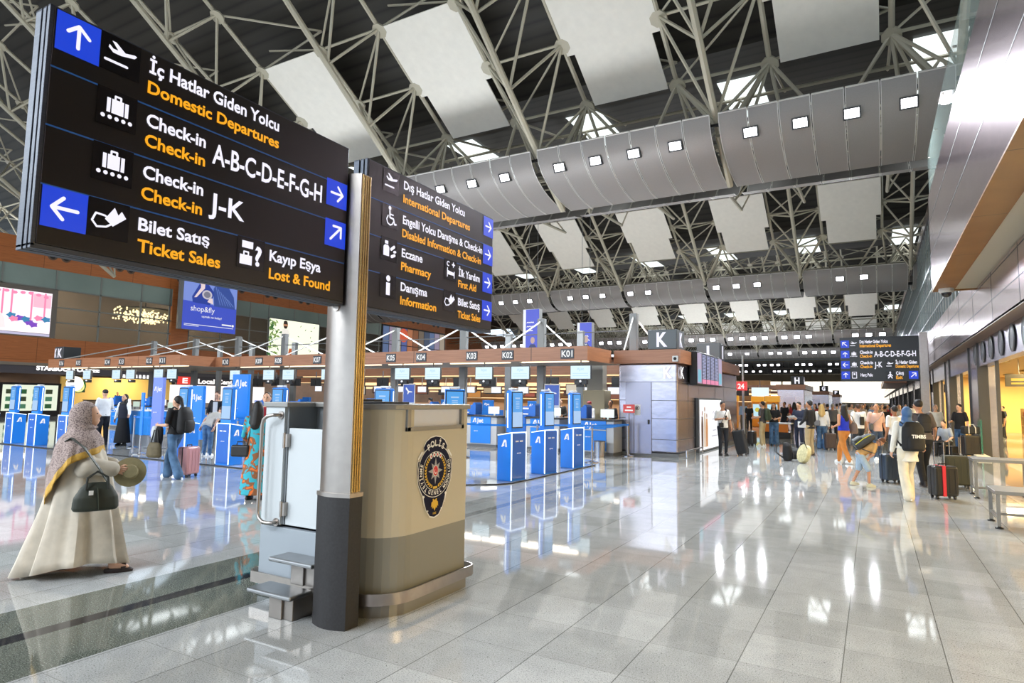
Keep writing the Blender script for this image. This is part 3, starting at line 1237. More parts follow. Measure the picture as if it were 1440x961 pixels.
for z in (3.4, 3.1, 2.803, 2.51):
    s_ = .19
    B_.flat([(0, 0), (s_, 0), (s_, .205), (0, .205)], (FX + .002, 5.438, z), UY, UZ)
    arrow(W_.new, 'right', (FX + .004, 5.435, z + .01), UY, UZ, .19, 0)
for y, z, f in ((3.88, 3.41, pic_plane), (3.88, 3.11, pic_wheel), (3.88, 2.83, pic_pharm), (3.88, 2.52, pic_info), (4.765, 2.82, pic_aid)):
    bx(K_, y, z, .2)
    f(W_.new, (FX + .004, y, z), UY, UZ, .2, 0)
bx(K_, 4.76, 2.52, .2)
pic_ticket(W_.new, (FX + .004, 4.76, 2.52), UY, UZ, .2, 0, 0)
W_.build('lettering_white', M_LW, t2)
O_.build('lettering_orange', M_LO, t2)
B_.build('arrow_panel', M_BLUEB, t2)
K_.build('pictogram_panel', M_PICTK, t2)

# ------------------------------------------------------------------ sign pillar
t = thing('sign_pillar', 'steel pillar with black stone foot carrying the two black signs', 'pillar', (0, 0, 0))


def pillar_section(g=0.):
    x0, x1 = -3.705 - g, -3.395 + g
    ya, yb2 = 3.545 - g, 3.655 + g
    pts = []
    n = 8
    for k in range(n + 1):
        a = k / n
        pts.append((x0 + (x1 - x0) * a, ya - .045 * math.sin(PI * a)))
    for k in range(n + 1):
        a = k / n
        pts.append((x1 - (x1 - x0) * a, yb2 + .045 * math.sin(PI * a)))
    return pts


s = MB()
s.prism(pillar_section(), (0, 0, .965), UX, UY, Vector((0, 0, 2.465)))
s.build('steel_shaft', M_STEEL, t, smooth=.4)
s = MB()
s.prism(pillar_section(.012), (0, 0, 0), UX, UY, Vector((0, 0, .955)))
s.build('foot', M_DARKSTONE, t, smooth=.4)['label'] = 'black stone foot'
s = MB()
s.prism(pillar_section(.016), (0, 0, .95), UX, UY, Vector((0, 0, .03)))
s.build('ring', M_STEEL, t, smooth=.4)
s = MB()
for k in range(4):
    y = 3.557 + .024 * k
    s.box(-3.397, -3.388, y, y + .016, .985, 3.425)
s.build('grooved_strip', M_GOLD, t, bevel=.003)['label'] = 'gold grooved side strip'
s = MB()
s.tube((-3.56, 3.49, 2.38), (-3.56, 3.56, 2.38), .03, 12)
s.build('clamp', M_STEEL, t, smooth=True)

# ------------------------------------------------------------------ police podium
pod = thing('police_podium', 'tall cream and grey police podium with round badge behind the steel pillar', 'podium', (0, 0, 0))
PXL, PXR, PYF, PYB = -4.67, -3.27, 3.8, 4.9
rad = .32


def pod_outline(g=0., z=0.):
    pts = [(PXL - g, PYF - g)]
    for k in range(9):
        a = -PI / 2 + PI / 2 * k / 8
        pts.append((PXR - rad + (rad + g) * math.cos(a), PYF + rad + (rad + g) * math.sin(a)))
    pts += [(PXR + g, PYB + g), (PXL - g, PYB + g)]
    return pts


def pod_ring(z0, z1, g=0., x_open=None, thick=.03, m=0, s=None):
    """the curved skin: from the door jamb round the corner and along the badge side"""
    s = s or MB()
    out = [(x_open, PYF - g)] + pod_outline(g)[1:]
    inn = [(x_open, PYF + thick)] + pod_outline(-thick)[1:]
    n = len(out)
    for k in range(n - 1):
        a, b2, c, d = out[k], out[k + 1], inn[k + 1], inn[k]
        s.add([(*a, z0), (*b2, z0), (*b2, z1), (*a, z1), (*d, z0), (*c, z0), (*c, z1), (*d, z1)], [(0, 1, 2, 3), (5, 4, 7, 6), (3, 2, 6, 7), (4, 5, 1, 0)], m)
    return s


M_PCREAM = mat('#c4bca8', .35, name='podium_cream', spec=.4)
M_PGREY = mat('#88877f', .4, name='podium_grey', spec=.4)
M_PWHITE = mat('#c4cacd', .35, name='podium_white')
M_PLGREY = mat('#98a1a9', .4, name='podium_light_grey')
XJ = -3.86
s = MB()
# curved skin, with the window notch on the badge side
pod_ring(.0, .6, 0, XJ, m=1, s=s)
pod_ring(.6, 1.44, 0, XJ, m=0, s=s)
out = pod_outline()
# above 1.44: corner as far as the notch, then the far post
for (y0, y1) in ((3.8, 4.03), (4.84, 4.9)):
    pass
pts = [(XJ, PYF)] + [p for p in out[1:] if p[1] <= 4.13]
pts.append((PXR, 4.03) if False else (PXR, 4.12))
pts = [p for p in pts if p[1] <= 4.12]
for a, c in zip(pts, pts[1:]):
    s.add([(*a, 1.44), (*c, 1.44), (*c, 1.6), (*a, 1.6)], [(0, 1, 2, 3)], 0)
s.box(PXR - .03, PXR, 4.84, PYB, 1.44, 1.6, 0)
s.box(PXL + .05, PXR - .031, PYB - .03, PYB, 1.441, 1.6, 0)
s.build('curved_shell', [M_PCREAM, M_PGREY], pod, smooth=.5)
# door-side white panel and plinth
s = MB()
s.box(PXL, -4.43, PYF, PYF + .05, .6, 1.6, 0)
s.box(PXL, -3.861, PYF, PYF + .05, .02, .58, 1)
s.box(PXL, PXL + .04, PYF + .051, PYB - .031, .02, 1.599, 0)
s.build('side_panel', [M_PWHITE, M_PLGREY], pod, bevel=.003)['label'] = 'white and light grey panel beside the door'
s = MB().box(-4.4, -3.86, PYF + .03, PYF + .06, .6, 1.42)
d = s.build('door', M_PWHITE, pod, bevel=.004)
for z in (.68, 1.26):
    MB().box(-4.425, -4.375, PYF - .012, PYF + .03, z, z + .11).tube((-4.41, PYF - .012, z - .01), (-4.41, PYF - .012, z + .12), .012, 8).build('hinge', M_STEEL, d, smooth=True)
s = MB().box(-4.41, -3.8, PYF + .35, PYF + .38, .6, 1.6)
s.box(-4.43, -4.41, PYF + .03, PYF + .38, .6, 1.6)
s.build('inner_wall', mat('#8a8f93', .4), pod)
# grab handle
hp = [(-4.5, PYF + .01, 1.5), (-4.5, PYF - .06, 1.5), (-4.52, PYF - .085, 1.49), (-4.535, PYF - .09, 1.45), (-4.535, PYF - .09, .72), (-4.52, PYF - .085, .66), (-4.5, PYF - .06, .65), (-4.5, PYF + .01, .65)]
hp = [(-4.47, PYF + .01, 1.53), (-4.47, PYF - .055, 1.53), (-4.49, PYF - .075, 1.53), (-4.55, PYF - .08, 1.52), (-4.6, PYF - .08, 1.49), (-4.615, PYF - .08, 1.44), (-4.615, PYF - .08, .7), (-4.6, PYF - .08, .65), (-4.55, PYF - .08, .625), (-4.5, PYF - .075, .62), (-4.47, PYF - .055, .62), (-4.47, PYF + .01, .62)]
s = MB().path(hp, .016, 10)
for z in (1.53, .62):
    s.tube((-4.47, PYF - .012, z), (-4.47, PYF + .0, z), .035, 14)
s.build('grab_handle', M_STEEL, pod, smooth=True)
# rim and worktop
s = MB()
pod_ring(1.6, 1.642, .02, -3.9, .09, 0, s)
s.box(PXL - .02, -4.38, PYF - .02, PYF + .299, 1.6, 1.642)
s.box(PXL - .02, PXL + .08, PYF + .3, PYB - .08, 1.6, 1.642)
s.box(-4.699, -3.7, PYF + .3, PYF + .4, 1.6, 1.642)
s.build('rim', mat('#8f8e8b', .35, .3), pod, bevel=.006)
MB().box(PXL + .06, PXR - .06, PYF + .4, PYB - .06, 1.28, 1.31).build('worktop', mat('#6d6a64', .4), pod)
# window notch with clear pane
s = MB()
s.box(PXR - .05, PXR + .008, 4.03, 4.075, 1.425, 1.645)
s.box(PXR - .05, PXR + .008, 4.8, 4.84, 1.425, 1.645)
s.box(PXR - .05, PXR + .008, 4.03, 4.84, 1.425, 1.46)
s.build('window_frame', mat('#8d8d8c', .3, .4), pod, bevel=.003)
MB().box(PXR - .03, PXR - .02, 4.075, 4.8, 1.46, 1.63).build('frosted_pane', mat('#e3e7f6', .25, name='frosted_pane'), pod)
# bumper rail round the foot
s = MB()
for g, z0, z1 in ((.045, .1, .19),):
    o_ = [(-3.9, PYF - g)] + pod_outline(g)[1:-1]
    o_[-1] = (PXR + g, PYB + .05)
    far = [(PXR + g - .02, PYB + .1), (PXR + g - .08, PYB + .13), (PXR - .2, PYB + .135)]
    o_ += far
    s.path([(x, y, (z0 + z1) / 2) for x, y in o_], .01, 4, 0, flat=(.018, z1 - z0))
o2 = [(PXL - .08, PYB, .15), (PXL - .08, PYF + .02, .15), (PXL - .03, PYF - .045, .15), (-3.9, PYF - .045, .15)]
s.path(o2, .01, 4, 0, flat=(.018, .09))
s.build('bumper_rail', M_STEEL, pod, smooth=.5)
s = MB()
pod_ring(.0, .1, .012, XJ, .02, 0, s)
s.build('kick_plate', mat('#8c8a84', .3, .6), pod, smooth=.5)
# steps at the door
s = MB()
for (x0, x1, y0, y1, z) in ((-4.31, -3.82, 3.4, 3.63, .2), (-4.29, -3.8, 3.58, 3.79, .4)):
    s.box(x0, x1, y0, y1, z - .035, z)
st = s.build('step_tread', steel_material('chequer_steel', '#9a9c9e', .35), pod, bevel=.012, seg=3)
s = MB()
s.box(-4.1, -3.96, 3.45, 3.48, 0, .165)
s.box(-3.959, -3.86, 3.47, 3.79, .0, .165)
s.box(-4.1, -3.96, 3.65, 3.68, .2, .365)
s.box(-3.959, -3.86, 3.67, 3.79, .2, .365)
s.build('step_support', mat('#8b8681', .35, .7), pod, bevel=.004)
s = MB()
s.box(PXR - .5, PXR - .2, PYF + .42, PYF + .5, 1.642, 1.66).box(PXR - .8, PXR - .45, PYF + .2, PYF + .44, 1.642, 1.68)
s.box(-4.0, -3.4, PYF + .1, PYF + .34, 1.645, 1.662)
bo = s.build('binder', mat('#17171a', .6), None, bevel=.004)
tag(bo, 'flat black folder lying on the rim of the police podium', 'folder')

# badge on the curved side (plane X = PXR + few mm), centre (4.42, 1.06)
bd = MB()
OB = Vector((PXR + .004, 4.42, 1.08))


def ellp(rx, rz, n=40, a0=0, a1=2 * PI):
    return [(rx * math.cos(a0 + (a1 - a0) * i / n), rz * math.sin(a0 + (a1 - a0) * i / n)) for i in range(n)]


def lay(s, poly, dx, m):
    s.flat(poly, OB + Vector((dx, 0, 0)), UY, UZ, m)


def shield(k):
    half = [(.0, .29), (.07, .28), (.13, .25), (.165, .205), (.155, .17), (.185, .14), (.2, .1), (.235, .09), (.245, .0), (.225, -.1), (.18, -.17), (.155, -.2), (.14, -.25), (.115, -.31), (.06, -.37), (.0, -.385)]
    return [(x * k, z * k) for x, z in half] + [(-x * k, z * k) for x, z in reversed(half[1:-1])]


NAVY, WHT, GLD, SLV, RED = 0, 1, 2, 3, 4
lay(bd, shield(1.03), .0, WHT)
lay(bd, shield(1.0), .0008, NAVY)
lay(bd, ellp(.236, .222), .0016, WHT)
lay(bd, ellp(.23, .216), .0024, NAVY)
lay(bd, ellp(.172, .163), .003, WHT)
lay(bd, ellp(.168, .159), .0036, NAVY)
# laurel
for sgn in (-1, 1):
    for k in range(12):
        a = -PI / 2 + sgn * (.28 + k * .185)
        r = .137
        c = (r * math.cos(a), r * .98 * math.sin(a))
        tdir = a + sgn * PI / 2
        for side in (-.5, .5):
            dx, dz = math.cos(tdir + side), math.sin(tdir + side)
            leaf = [(c[0], c[1]), (c[0] + .014 * dx - .007 * dz, c[1] + .014 * dz + .007 * dx), (c[0] + .03 * dx, c[1] + .03 * dz), (c[0] + .014 * dx + .007 * dz, c[1] + .014 * dz - .007 * dx)]
            lay(bd, leaf, .0044, GLD)
lay(bd, [(-.03, -.15), (.03, -.15), (.03, -.13), (-.03, -.13)], .0044, GLD)
# eight-point silver star and red disc with crescent
star = []
for k in range(16):
    a = PI / 2 + k * PI / 8
    r = (.115 if k % 4 == 0 else .095) if k % 2 == 0 else .05
    star.append((r * math.cos(a) * .88, r * math.sin(a)))
lay(bd, star, .0048, SLV)
lay(bd, ellp(.037, .045), .0054, WHT)
lay(bd, ellp(.033, .041), .006, RED)
cres = [(.019 * math.cos(t), .022 * math.sin(t)) for t in [2.2 + i * .31 for i in range(16)]] + [(.003 + .014 * math.cos(t), .005 + .017 * math.sin(t)) for t in [2.4 + (15 - i) * .29 for i in range(16)]]
lay(bd, [(x, z - .004) for x, z in cres], .0066, WHT)
for k in range(4):
    c = (-.066 + .044 * k, .125 + (.012 if k in (1, 2) else 0))
    lay(bd, [(c[0] + .019 * math.cos(t), c[1] + .022 * math.sin(t)) for t in [i * PI / 6 for i in range(12)]], .0048, WHT)
    lay(bd, [(c[0] + .009 * math.cos(t), c[1] + .01 * math.sin(t)) for t in [i * PI / 4 for i in range(8)]], .0054, RED)


def arc_text(s, txt, rx, rz, a0, a1, size, m, inward=False, c=(0, 0)):
    n = len(txt)
    for k, ch in enumerate(txt):
        a = a0 + (a1 - a0) * (k + .5) / n
        px, pz = c[0] + rx * math.cos(a), c[1] + rz * math.sin(a)
        up = Vector((0, math.cos(a), math.sin(a))) * (-1 if inward else 1)
        uu = Vector((0, up.z, -up.y))
        s.text(ch, OB + Vector((.0056, px, pz)), uu, up, size, None, m, .03, 'c', .95)


arc_text(bd, 'POLİS', .17, .19, 2.25, .9, .052, WHT, c=(0, .02))
arc_text(bd, 'EMNİYET', .186, .176, 2.75, 4.1, .033, WHT)
arc_text(bd, 'GENEL', .214, .2, 4.2, 5.2, .033, WHT, inward=True)
arc_text(bd, 'MÜDÜRLÜĞÜ', .213, .2, 5.32, 6.75, .028, WHT, inward=True)
# little double-headed eagle and the year below
eag = [(0, -.245), (.02, -.232), (.03, -.236), (.026, -.25), (.045, -.262), (.05, -.3), (.036, -.29), (.032, -.315), (.018, -.305), (.0, -.335)]
lay(bd, eag + [(-x, z) for x, z in reversed(eag[1:-1])], .0044, GLD)
bd.text('1845', OB + Vector((.0044, 0, -.362)), UY, UZ, .018, None, GLD, .02, 'c')
for sgn in (-1, 1):
    lay(bd, [(sgn * .15, -.19), (sgn * .175, -.2), (sgn * .165, -.215), (sgn * .15, -.28), (sgn * .142, -.28), (sgn * .152, -.215), (sgn * .14, -.205)], .003, WHT)
    lay(bd, [(sgn * .175, .165), (sgn * .235, .1), (sgn * .24, .12), (sgn * .19, .175)], .0006, WHT)
    lay(bd, [(sgn * .095 + .008 * math.cos(t), -.325 + .008 * math.sin(t)) for t in [i * PI / 4 for i in range(8)]], .0044, WHT)
bd.build('badge_emblem', [mat('#0b0d2c', .6, name='badge_navy', spec=.15), mat('#f0efec', .4), mat('#e0b422', .35, name='badge_gold'), mat('#a5a7ad', .3, .4), mat('#d21f2a', .4)], pod)['label'] = 'round police badge emblem'

# ------------------------------------------------------------------ the far wayfinding sign on its own pillar
YS = 40.0
t = thing('wayfinding_sign', 'distant dark sign to international departures, check-in and exit beside its steel pillar', 'sign', (0, YS, 0))
x0, x1, z0, z1 = -1.55, 2.2, 2.98, 5.42
MB().box(x0, x1, 0, .18, z0, z1).build('board', mat('#2f3235', .3), t, bevel=.01)
W_, O_, B_, K_ = Piece(), Piece(), Piece(), Piece()
YF = -.012
rowz = [4.84, 4.26, 3.68, 3.1]
for k, kind in enumerate(('upleft', 'up', 'left', 'up')):
    B_.flat(P([(0, 0), (1, 0), (1, 1), (0, 1)], .42), (x0 + .04, YF, rowz[k]), UX, UZ)
    arrow(W_.new, kind, (x0 + .04, YF - .004, rowz[k]), UX, UZ, .42, 0, .1)
for k, f in ((0, pic_plane), (1, pic_case), (2, pic_case), (3, pic_info)):
    if k < 3:
        K_.flat(P([(0, 0), (1, 0), (1, 1), (0, 1)], .42), (x0 + .47, YF, rowz[k]), UX, UZ)
        f(W_.new, (x0 + .47, YF - .004, rowz[k]), UX, UZ, .42, 0)
q_ = W_.new
q_.stroke(P([(.25, .1), (.75, .1), (.75, .9), (.25, .9), (.25, .1)], .42), .03, (x0 + .47, YF - .004, rowz[3]), UX, UZ)
q_.flat(P([(.4, .5), (.6, .5), (.6, .75), (.4, .75)], .42), (x0 + .47, YF - .004, rowz[3]), UX, UZ)


def ft(s, tt, x, z, wd, c=.17, b_=.02):
    s.text(tt, (x, YF - .004, z), UX, UZ, c, wd, bold=b_ + .01)


xt = x0 + .98
ft(W_, 'Dış Hatlar Giden Yolcu', xt, 5.08, 1.35)
ft(O_, 'International Departures', xt, 4.86, 1.5)
ft(W_, 'Check-in', xt, 4.5, .62)
ft(O_, 'Check-in', xt, 4.28, .58)
ft(W_, 'A-B-C-D-E-F-G-H', xt + .68, 4.32, 1.95, .3, .012)
ft(W_, 'Check-in', xt, 3.92, .62)
ft(O_, 'Check-in', xt, 3.7, .58)
ft(W_, 'J-K', xt + .68, 3.74, .38, .3, .012)
ft(W_, 'Harç Pulu', xt, 3.24, .58)
for (f, z) in ((pic_plane, rowz[2]), (pic_walk, rowz[3])):
    K_.flat(P([(0, 0), (1, 0), (1, 1), (0, 1)], .42), (xt + 1.2, YF, z), UX, UZ)
    f(W_.new, (xt + 1.2, YF - .004, z), UX, UZ, .42, 0)
ft(W_, 'İç Hatlar Giden', xt + 1.68, 3.92, .98)
ft(O_, 'Domestic Departures', xt + 1.68, 3.7, 1.05)
ft(W_, 'Çıkış', xt + 1.68, 3.33, .36)
ft(O_, 'Exit', xt + 1.68, 3.1, .3)
B_.flat(P([(0, 0), (1, 0), (1, 1), (0, 1)], .42), (x1 - .5, YF, rowz[3]), UX, UZ)
arrow(W_.new, 'upright', (x1 - .5, YF - .004, rowz[3]), UX, UZ, .42, 0, .1)
W_.build('lettering_white', M_LW, t)
O_.build('lettering_orange', M_LO, t)
B_.build('arrow_panel', M_BLUEB, t)
K_.build('pictogram_panel', M_PICTK, t)
t = thing('sign_pillar', 'slim steel pillar beside the distant dark wayfinding sign', 'pillar', (2.42, YS + .1, 0))
MB().box(-.2, .2, -.12, .12, .9, 5.6).build('steel_shaft', M_STEEL, t, bevel=.03)
MB().box(-.21, .21, -.13, .13, 0, .9).build('foot', M_DARKSTONE, t, bevel=.03)

# dome camera under the overhang corner
t = thing('ceiling_camera', 'white dome security camera under the corner of the near overhang', 'camera', (XO + .32, YE - .6, ZO - .04))
MB().lathe([(.0, .0), (.2, 0), (.2, -.1), (.16, -.13), (0, -.13)], 18).build('housing', M_WHITE, t, smooth=.5)
MB().ell((0, 0, -.13), .14, .14, .14, 16).build('dome', mat('#1a1a1d', .08), t, smooth=True)
# clocks / round vents on the shop header
protoH = None
for k, y in enumerate((20.55, 22.2, 23.96, 25.6, 27.35, 18.9)):
    lb = 'tall oval grey vent on the steel header over the shop, %s from the far end' % ORD[4 - k if k < 5 else 5]
    loc = (XS - .02, y, 3.48)
    if protoH is None:
        protoH = thing('wall_vent', lb, 'vent', loc, 0, 'oval vents on the shop header')
        s = MB().lathe([(.0, -.0), (.36, 0), (.365, .02), (.31, .035), (.29, .02)], 20)
        o = s.build('rim', mat('#5c5f63', .35, .5), protoH, smooth=.6)
        o.rotation_euler = (0, -PI / 2, 0)
        s = MB().lathe([(.0, .015), (.3, .015)], 20)
        for q in range(5):
            s.box(-.26, .26, -.2 + .1 * q - .015, -.2 + .1 * q + .015, .015, .024)
        o = s.build('grille', mat('#7d8186', .35, .5), protoH)
        o.rotation_euler = (0, -PI / 2, 0)
    else:
        dup(protoH, loc, None, lb)
# ------------------------------------------------------------------ check-in hall
M_AJ = mat('#1480e4', .35, name='airline_blue', coat=.2)
M_AJD = mat('#0d5fbe', .35, name='airline_deep_blue', coat=.2)
M_LED = glow('#e6f2ff', 2.2)
M_SCRB = glow('#4aa3ee', .95)
M_SCRL = glow('#a9cdf5', .95)
M_SCRP = glow('#d9f1fb', 1.0)
M_TXTW = glow('#ffffff', .9)
M_SILV = mat('#b8bcc2', .3, .6)
M_CHROME = mat('#c8c8c8', .18, .95)


def a_mark(s, o, u, w, S, m=0):
    """slanted letter A"""
    s.flat(P([(.0, .0), (.42, .92), (.56, 1.0), (.78, 1.0), (.9, .9), (1.0, .0), (.74, .0), (.7, .68), (.62, .68), (.44, .3), (.58, .3), (.5, .1), (.3, .1), (.26, .0)], S), o, u, w, m)


def kiosk_proto():
    t = thing('check_in_kiosk', 'x', 'check-in kiosk', (0, 0, 0), 0, 'blue self check-in kiosks')
    w, d, h = .25, .19, 1.0
    s = MB()
    s.prism([(-d, 0), (d, 0), (d, .94), (-d + .02, h)], (-w, 0, 0), UY, UZ, Vector((2 * w, 0, 0)))
    s.build('pedestal', [M_AJ], t, bevel=.008)
    s = MB().box(-w + .02, w - .02, -d - .004, -d, .03, .97)
    s.build('front_panel', M_AJD, t)
    s = MB()
    for x in (-w, w - .018):
        s.box(x, x + .018, -d - .008, -d + .012, .02, 1.0)
    for x in (-w - .003, w - .012):
        s.prism([(-d, h - .012), (d, .928), (d, .946), (-d, h + .008)], (x, 0, 0), UY, UZ, Vector((.015, 0, 0)))
    s.box(-w, w, -d - .008, -d + .012, h - .012, h + .006)
    s.build('light_strip', M_LED, t)['label'] = 'glowing white edge strips'
    s = MB()
    for x in (-.12, .02):
        s.box(x, x + .1, -d - .01, -d - .003, .8, .83)
    s.build('slot', M_WHITE, t, bevel=.004)
    for o_, u_ in (((w + .004, -.08, .7), UY), ((-w - .004, .08, .7), -UY)):
        s = MB()
        a_mark(s, o_, u_, UZ, .15)
        s.build('logo_mark', M_TXTW, t)
    s = MB().text('ajet.com', (0, -d - .006, .56), UX, UZ, .028, None, 0, .02, 'c')
    s.build('lettering', M_TXTW, t)
    # leaning head with tall screen
    hd = MB()
    hd.prism([(-.08, 0), (.06, 0), (.07, .84), (.04, .88), (-.02, .88), (-.07, .86)], (-.2, 0, 0), UY, UZ, Vector((.4, 0, 0)))
    ho = hd.build('head', M_AJ, t, bevel=.012, loc=(0, -.06, 1.0))
    def fr(x0, x1, z0, z1, dy):
        y = lambda z: -.08 + .01 * z / .86 - dy
        return [(x0, y(z0), z0), (x1, y(z0), z0), (x1, y(z1), z1), (x0, y(z1), z1)]
    s = MB().quad(*fr(-.185, .185, .09, .85, .004))
    s.build('bezel', M_BLACK, ho)
    s = MB().quad(*fr(-.165, .165, .11, .83, .007)).build('screen', M_SCRB, ho)
    s = MB().quad(*fr(-.165, .165, .11, .42, .009))
    s.quad(*fr(-.08, .08, .7, .73, .009))
    for k in range(5):
        s.quad(*fr(-.06, .06, .5 + .035 * k, .515 + .035 * k, .009))
    s.build('screen_picture', M_SCRL, ho)
    for x in (-.205, .192):
        s = MB().prism([(.005, .1), (.03, .1), (.038, .82), (.013, .82)], (x, 0, 0), UY, UZ, Vector((.013, 0, 0)))
        s.build('head_light_strip', M_LED, ho)
    s = MB().box(-.1, .1, -.02, .1, .89, .93)
    s.build('camera_box', M_WHITE, ho, bevel=.01)
    return t


kp = kiosk_proto()
row_b = [(-28.3, 'eighth'), (-26.6, 'seventh'), (-24.72, 'sixth'), (-23.2, 'fifth'), (-21.35, 'fourth'), (-15.5, 'third'), (-13.75, 'second'), (-11.95, 'first')]
first = True
for k, (x, o_) in enumerate(row_b):
    lb = 'blue check-in kiosk in the long row along the hall edge, %s from the podium' % o_
    if first:
        kp.location = (x, 10.15, 0)
        kp['label'] = lb
        first = False
    else:
        dup(kp, (x, 10.15, 0), 0, lb)
dup(kp, (-8.9, 10.25, 0), .15, 'blue check-in kiosk whose screen shows just over the podium top beside the steel pillar')
dup(kp, (-7.35, 10.55, 0), .62, 'blue check-in kiosk turned to face the podium, screen above its notched rim')
for k, (y, nm) in enumerate(((11.75, 'nearest'), (13.28, 'middle'), (14.85, 'farthest'))):
    dup(kp, (-6.69, y, 0), PI / 2 - .16, 'blue check-in kiosk in the row of three by the open floor, the %s one' % nm)
# dark rim round the check-in area
s = MB()
rim = [(-40, 9.72), (-7.75, 9.72), (-6.5, 10.9), (-6.36, 11.2), (-6.36, 15.55)]
s.path([(x, y, .012) for x, y in rim], .01, 4, 0, flat=(.05, .024))
s.build('trim_7', M_BLACK, kind='structure')

# ------------------------------------------------------------------ check-in island: fascia, soffit, plates, monitors
CANOPY = t = thing('check_in_canopy', 'long brown wood canopy with numbered plates over the blue check-in desks', 'canopy', (0, 0, 0))
s = MB()
s.box(-24.6, -7.3, 17.25, 17.4, 2.88, 3.3)
s.box(-35.3, -24.6, 15.65, 15.8, 2.88, 3.3)
s.box(-24.75, -24.601, 15.801, 17.4, 2.88, 3.3)
s.box(-7.45, -7.3, 17.401, 19.22, 2.88, 3.3)
s.build('fascia', M_WOODI, t)
s = MB()
s.box(-24.6, -7.451, 17.401, 20.5, 2.9, 2.96)
s.box(-35.3, -24.76, 15.801, 20.5, 2.9, 2.96)
s.build('soffit', mat('#8d8274', .5, name='canopy_soffit'), t)
for k in range(6):
    x = -23.6 + 2.75 * k
    MB().box(x, x + 2.35, 17.75, 17.85, 2.86, 2.895).build('light_strip', glow('#ffe3bf', 2.2), t)
for k in range(4):
    x = -35.0 + 2.6 * k
    MB().box(x, x + 2.3, 16.15, 16.25, 2.86, 2.895).build('light_strip', glow('#ffe3bf', 2.2), t)
numx = [('K01', -7.95, 17.25), ('K02', -10.02, 17.25), ('K03', -11.38, 17.25), ('K04', -13.46, 17.25), ('K05', -14.8, 17.25), ('K06', -16.95, 17.25), ('K07', -18.45, 17.25), ('K08', -20.62, 17.25), ('K09', -21.78, 17.25), ('K10', -23.9, 17.25), ('K11', -25.8, 15.65), ('K12', -26.75, 15.65), ('K13', -28.85, 15.65), ('K14', -29.98, 15.65), ('K15', -32.45, 15.65), ('K16', -34.0, 15.65)]
for n, x, y in numx:
    p = thing('number_plate', 'dark plate reading %s on the brown wood canopy' % n, 'number plate', (x, y - .02, 3.08), 0, 'desk number plates')
    MB().box(-.22, .22, 0, .025, -.15, .15).build('plate', mat('#3c4046', .4), p, bevel=.01)
    MB().text(n, (0, -.004, -.09), UX, UZ, .19, .36, 0, .02, 'c').build('lettering', M_TXTW, p)
mon = None
for n, x, y in numx:
    xx = x + .33
    lb = 'pale lit monitor hanging under the canopy below plate %s' % n
    if n == 'K06':
        lb = 'dark hanging monitor under the canopy below plate K06'
    if mon is None:
        mon = thing('hanging_monitor', lb, 'monitor', (xx, y + .25, 2.53), 0, 'monitors under the canopy')
        MB().box(-.34, .34, -.02, .05, -.215, .215).build('casing', M_DGREY, mon, bevel=.01)
        so = MB().quad((-.32, -.026, -.195), (.32, -.026, -.195), (.32, -.026, .195), (-.32, -.026, .195)).build('screen', M_SCRP, mon)
        s = MB().text('AJet', (0, -.03, .06), UX, UZ, .085, None, 0, .02, 'c', 1.1)
        for k in range(2):
            s.quad((-.25, -.03, -.04 - .07 * k), (.25, -.03, -.04 - .07 * k), (.25, -.03, -.025 - .07 * k), (-.25, -.03, -.025 - .07 * k))
        s.build('screen_picture', glow('#b5dcf2', 1.0), mon)
        MB().tube((0, .02, .2), (0, .02, .365), .02, 8).build('hanger', M_GREY, mon)
        q = MB().box(-.2, -.02, .0, .12, -.36, -.235).box(.02, .2, .0, .12, -.36, -.235).build('camera_pair', M_BLACK, mon, bevel=.01)
        MB().ell((.0, -.03, -.27), .035, .035, .035, 10).build('camera_eye', glow('#f4f8ff', 1.2), mon, smooth=True)
    else:
        r = dup(mon, (xx, y + .25, 2.53), 0, lb)
        if n == 'K06':
            for c in r.children:
                if c.name.startswith('screen'):
                    c.hide_render = c.name.startswith('screen_picture')
                    me = c.data.copy()
                    me.materials[0] = M_BLACK
                    c.data = me
                    c.hide_render = False

# posts through the canopy with tension rods
M_POST = mat('#7d7f7f', .4, .3)
posts = [(-33.0, 19.5, 4.46), (-29.42, 19.5, 4.46), (-26.15, 19.5, 4.46), (-22.96, 19.5, 4.46), (-19.7, 19.5, 4.46), (-16.52, 19.5, 4.46), (-13.23, 19.5, 4.46), (-9.97, 19.5, 4.5), (-33.83, 24, 4.6), (-30.96, 24, 4.6), (-27.44, 24, 4.6), (-22.76, 24, 4.6), (-13.89, 24, 4.55), (-10.45, 24, 4.55), (-6.74, 19.5, 4.5)]
for k, (x, y, z) in enumerate(posts):
    if y < 20:
        x, z, y = x * 1.041, 1.7 + (z - 1.7) * 1.041, 20.3
    low = 3.3 if x > -7.2 else 0
    if x > -7.2:
        continue
    p = MB().box(x - .14, x + .14, y - .1, y + .1, low, z).build('post', M_POST, CANOPY, bevel=.012)
    if y < 21:
        yf = 17.5 if x > -24.5 else 15.9
        MB().tube((x, y - .1, z - .12), (x, yf, 3.31), .028, 6).tube((x, y + .1, z - .12), (x, y + 3.4, 3.5), .028, 6).build('tension_rod', mat('#d6d6d2', .35), p)
        if x < -7:
            MB().tube((x, y, 4.05), (x + 3.3, y, 4.05), .02, 5).build('tie_rod', M_GREY, p)

# ------------------------------------------------------------------ check-in desks
def ajet_text(s, o, u, w, cap, m=0):
    a_mark(s, o, u, w, cap, m)
    s.text('Jet', Vector(o) + Vector(u) * cap * 1.1, u, w, cap * .92, None, m, .03, 'l', 1.1)


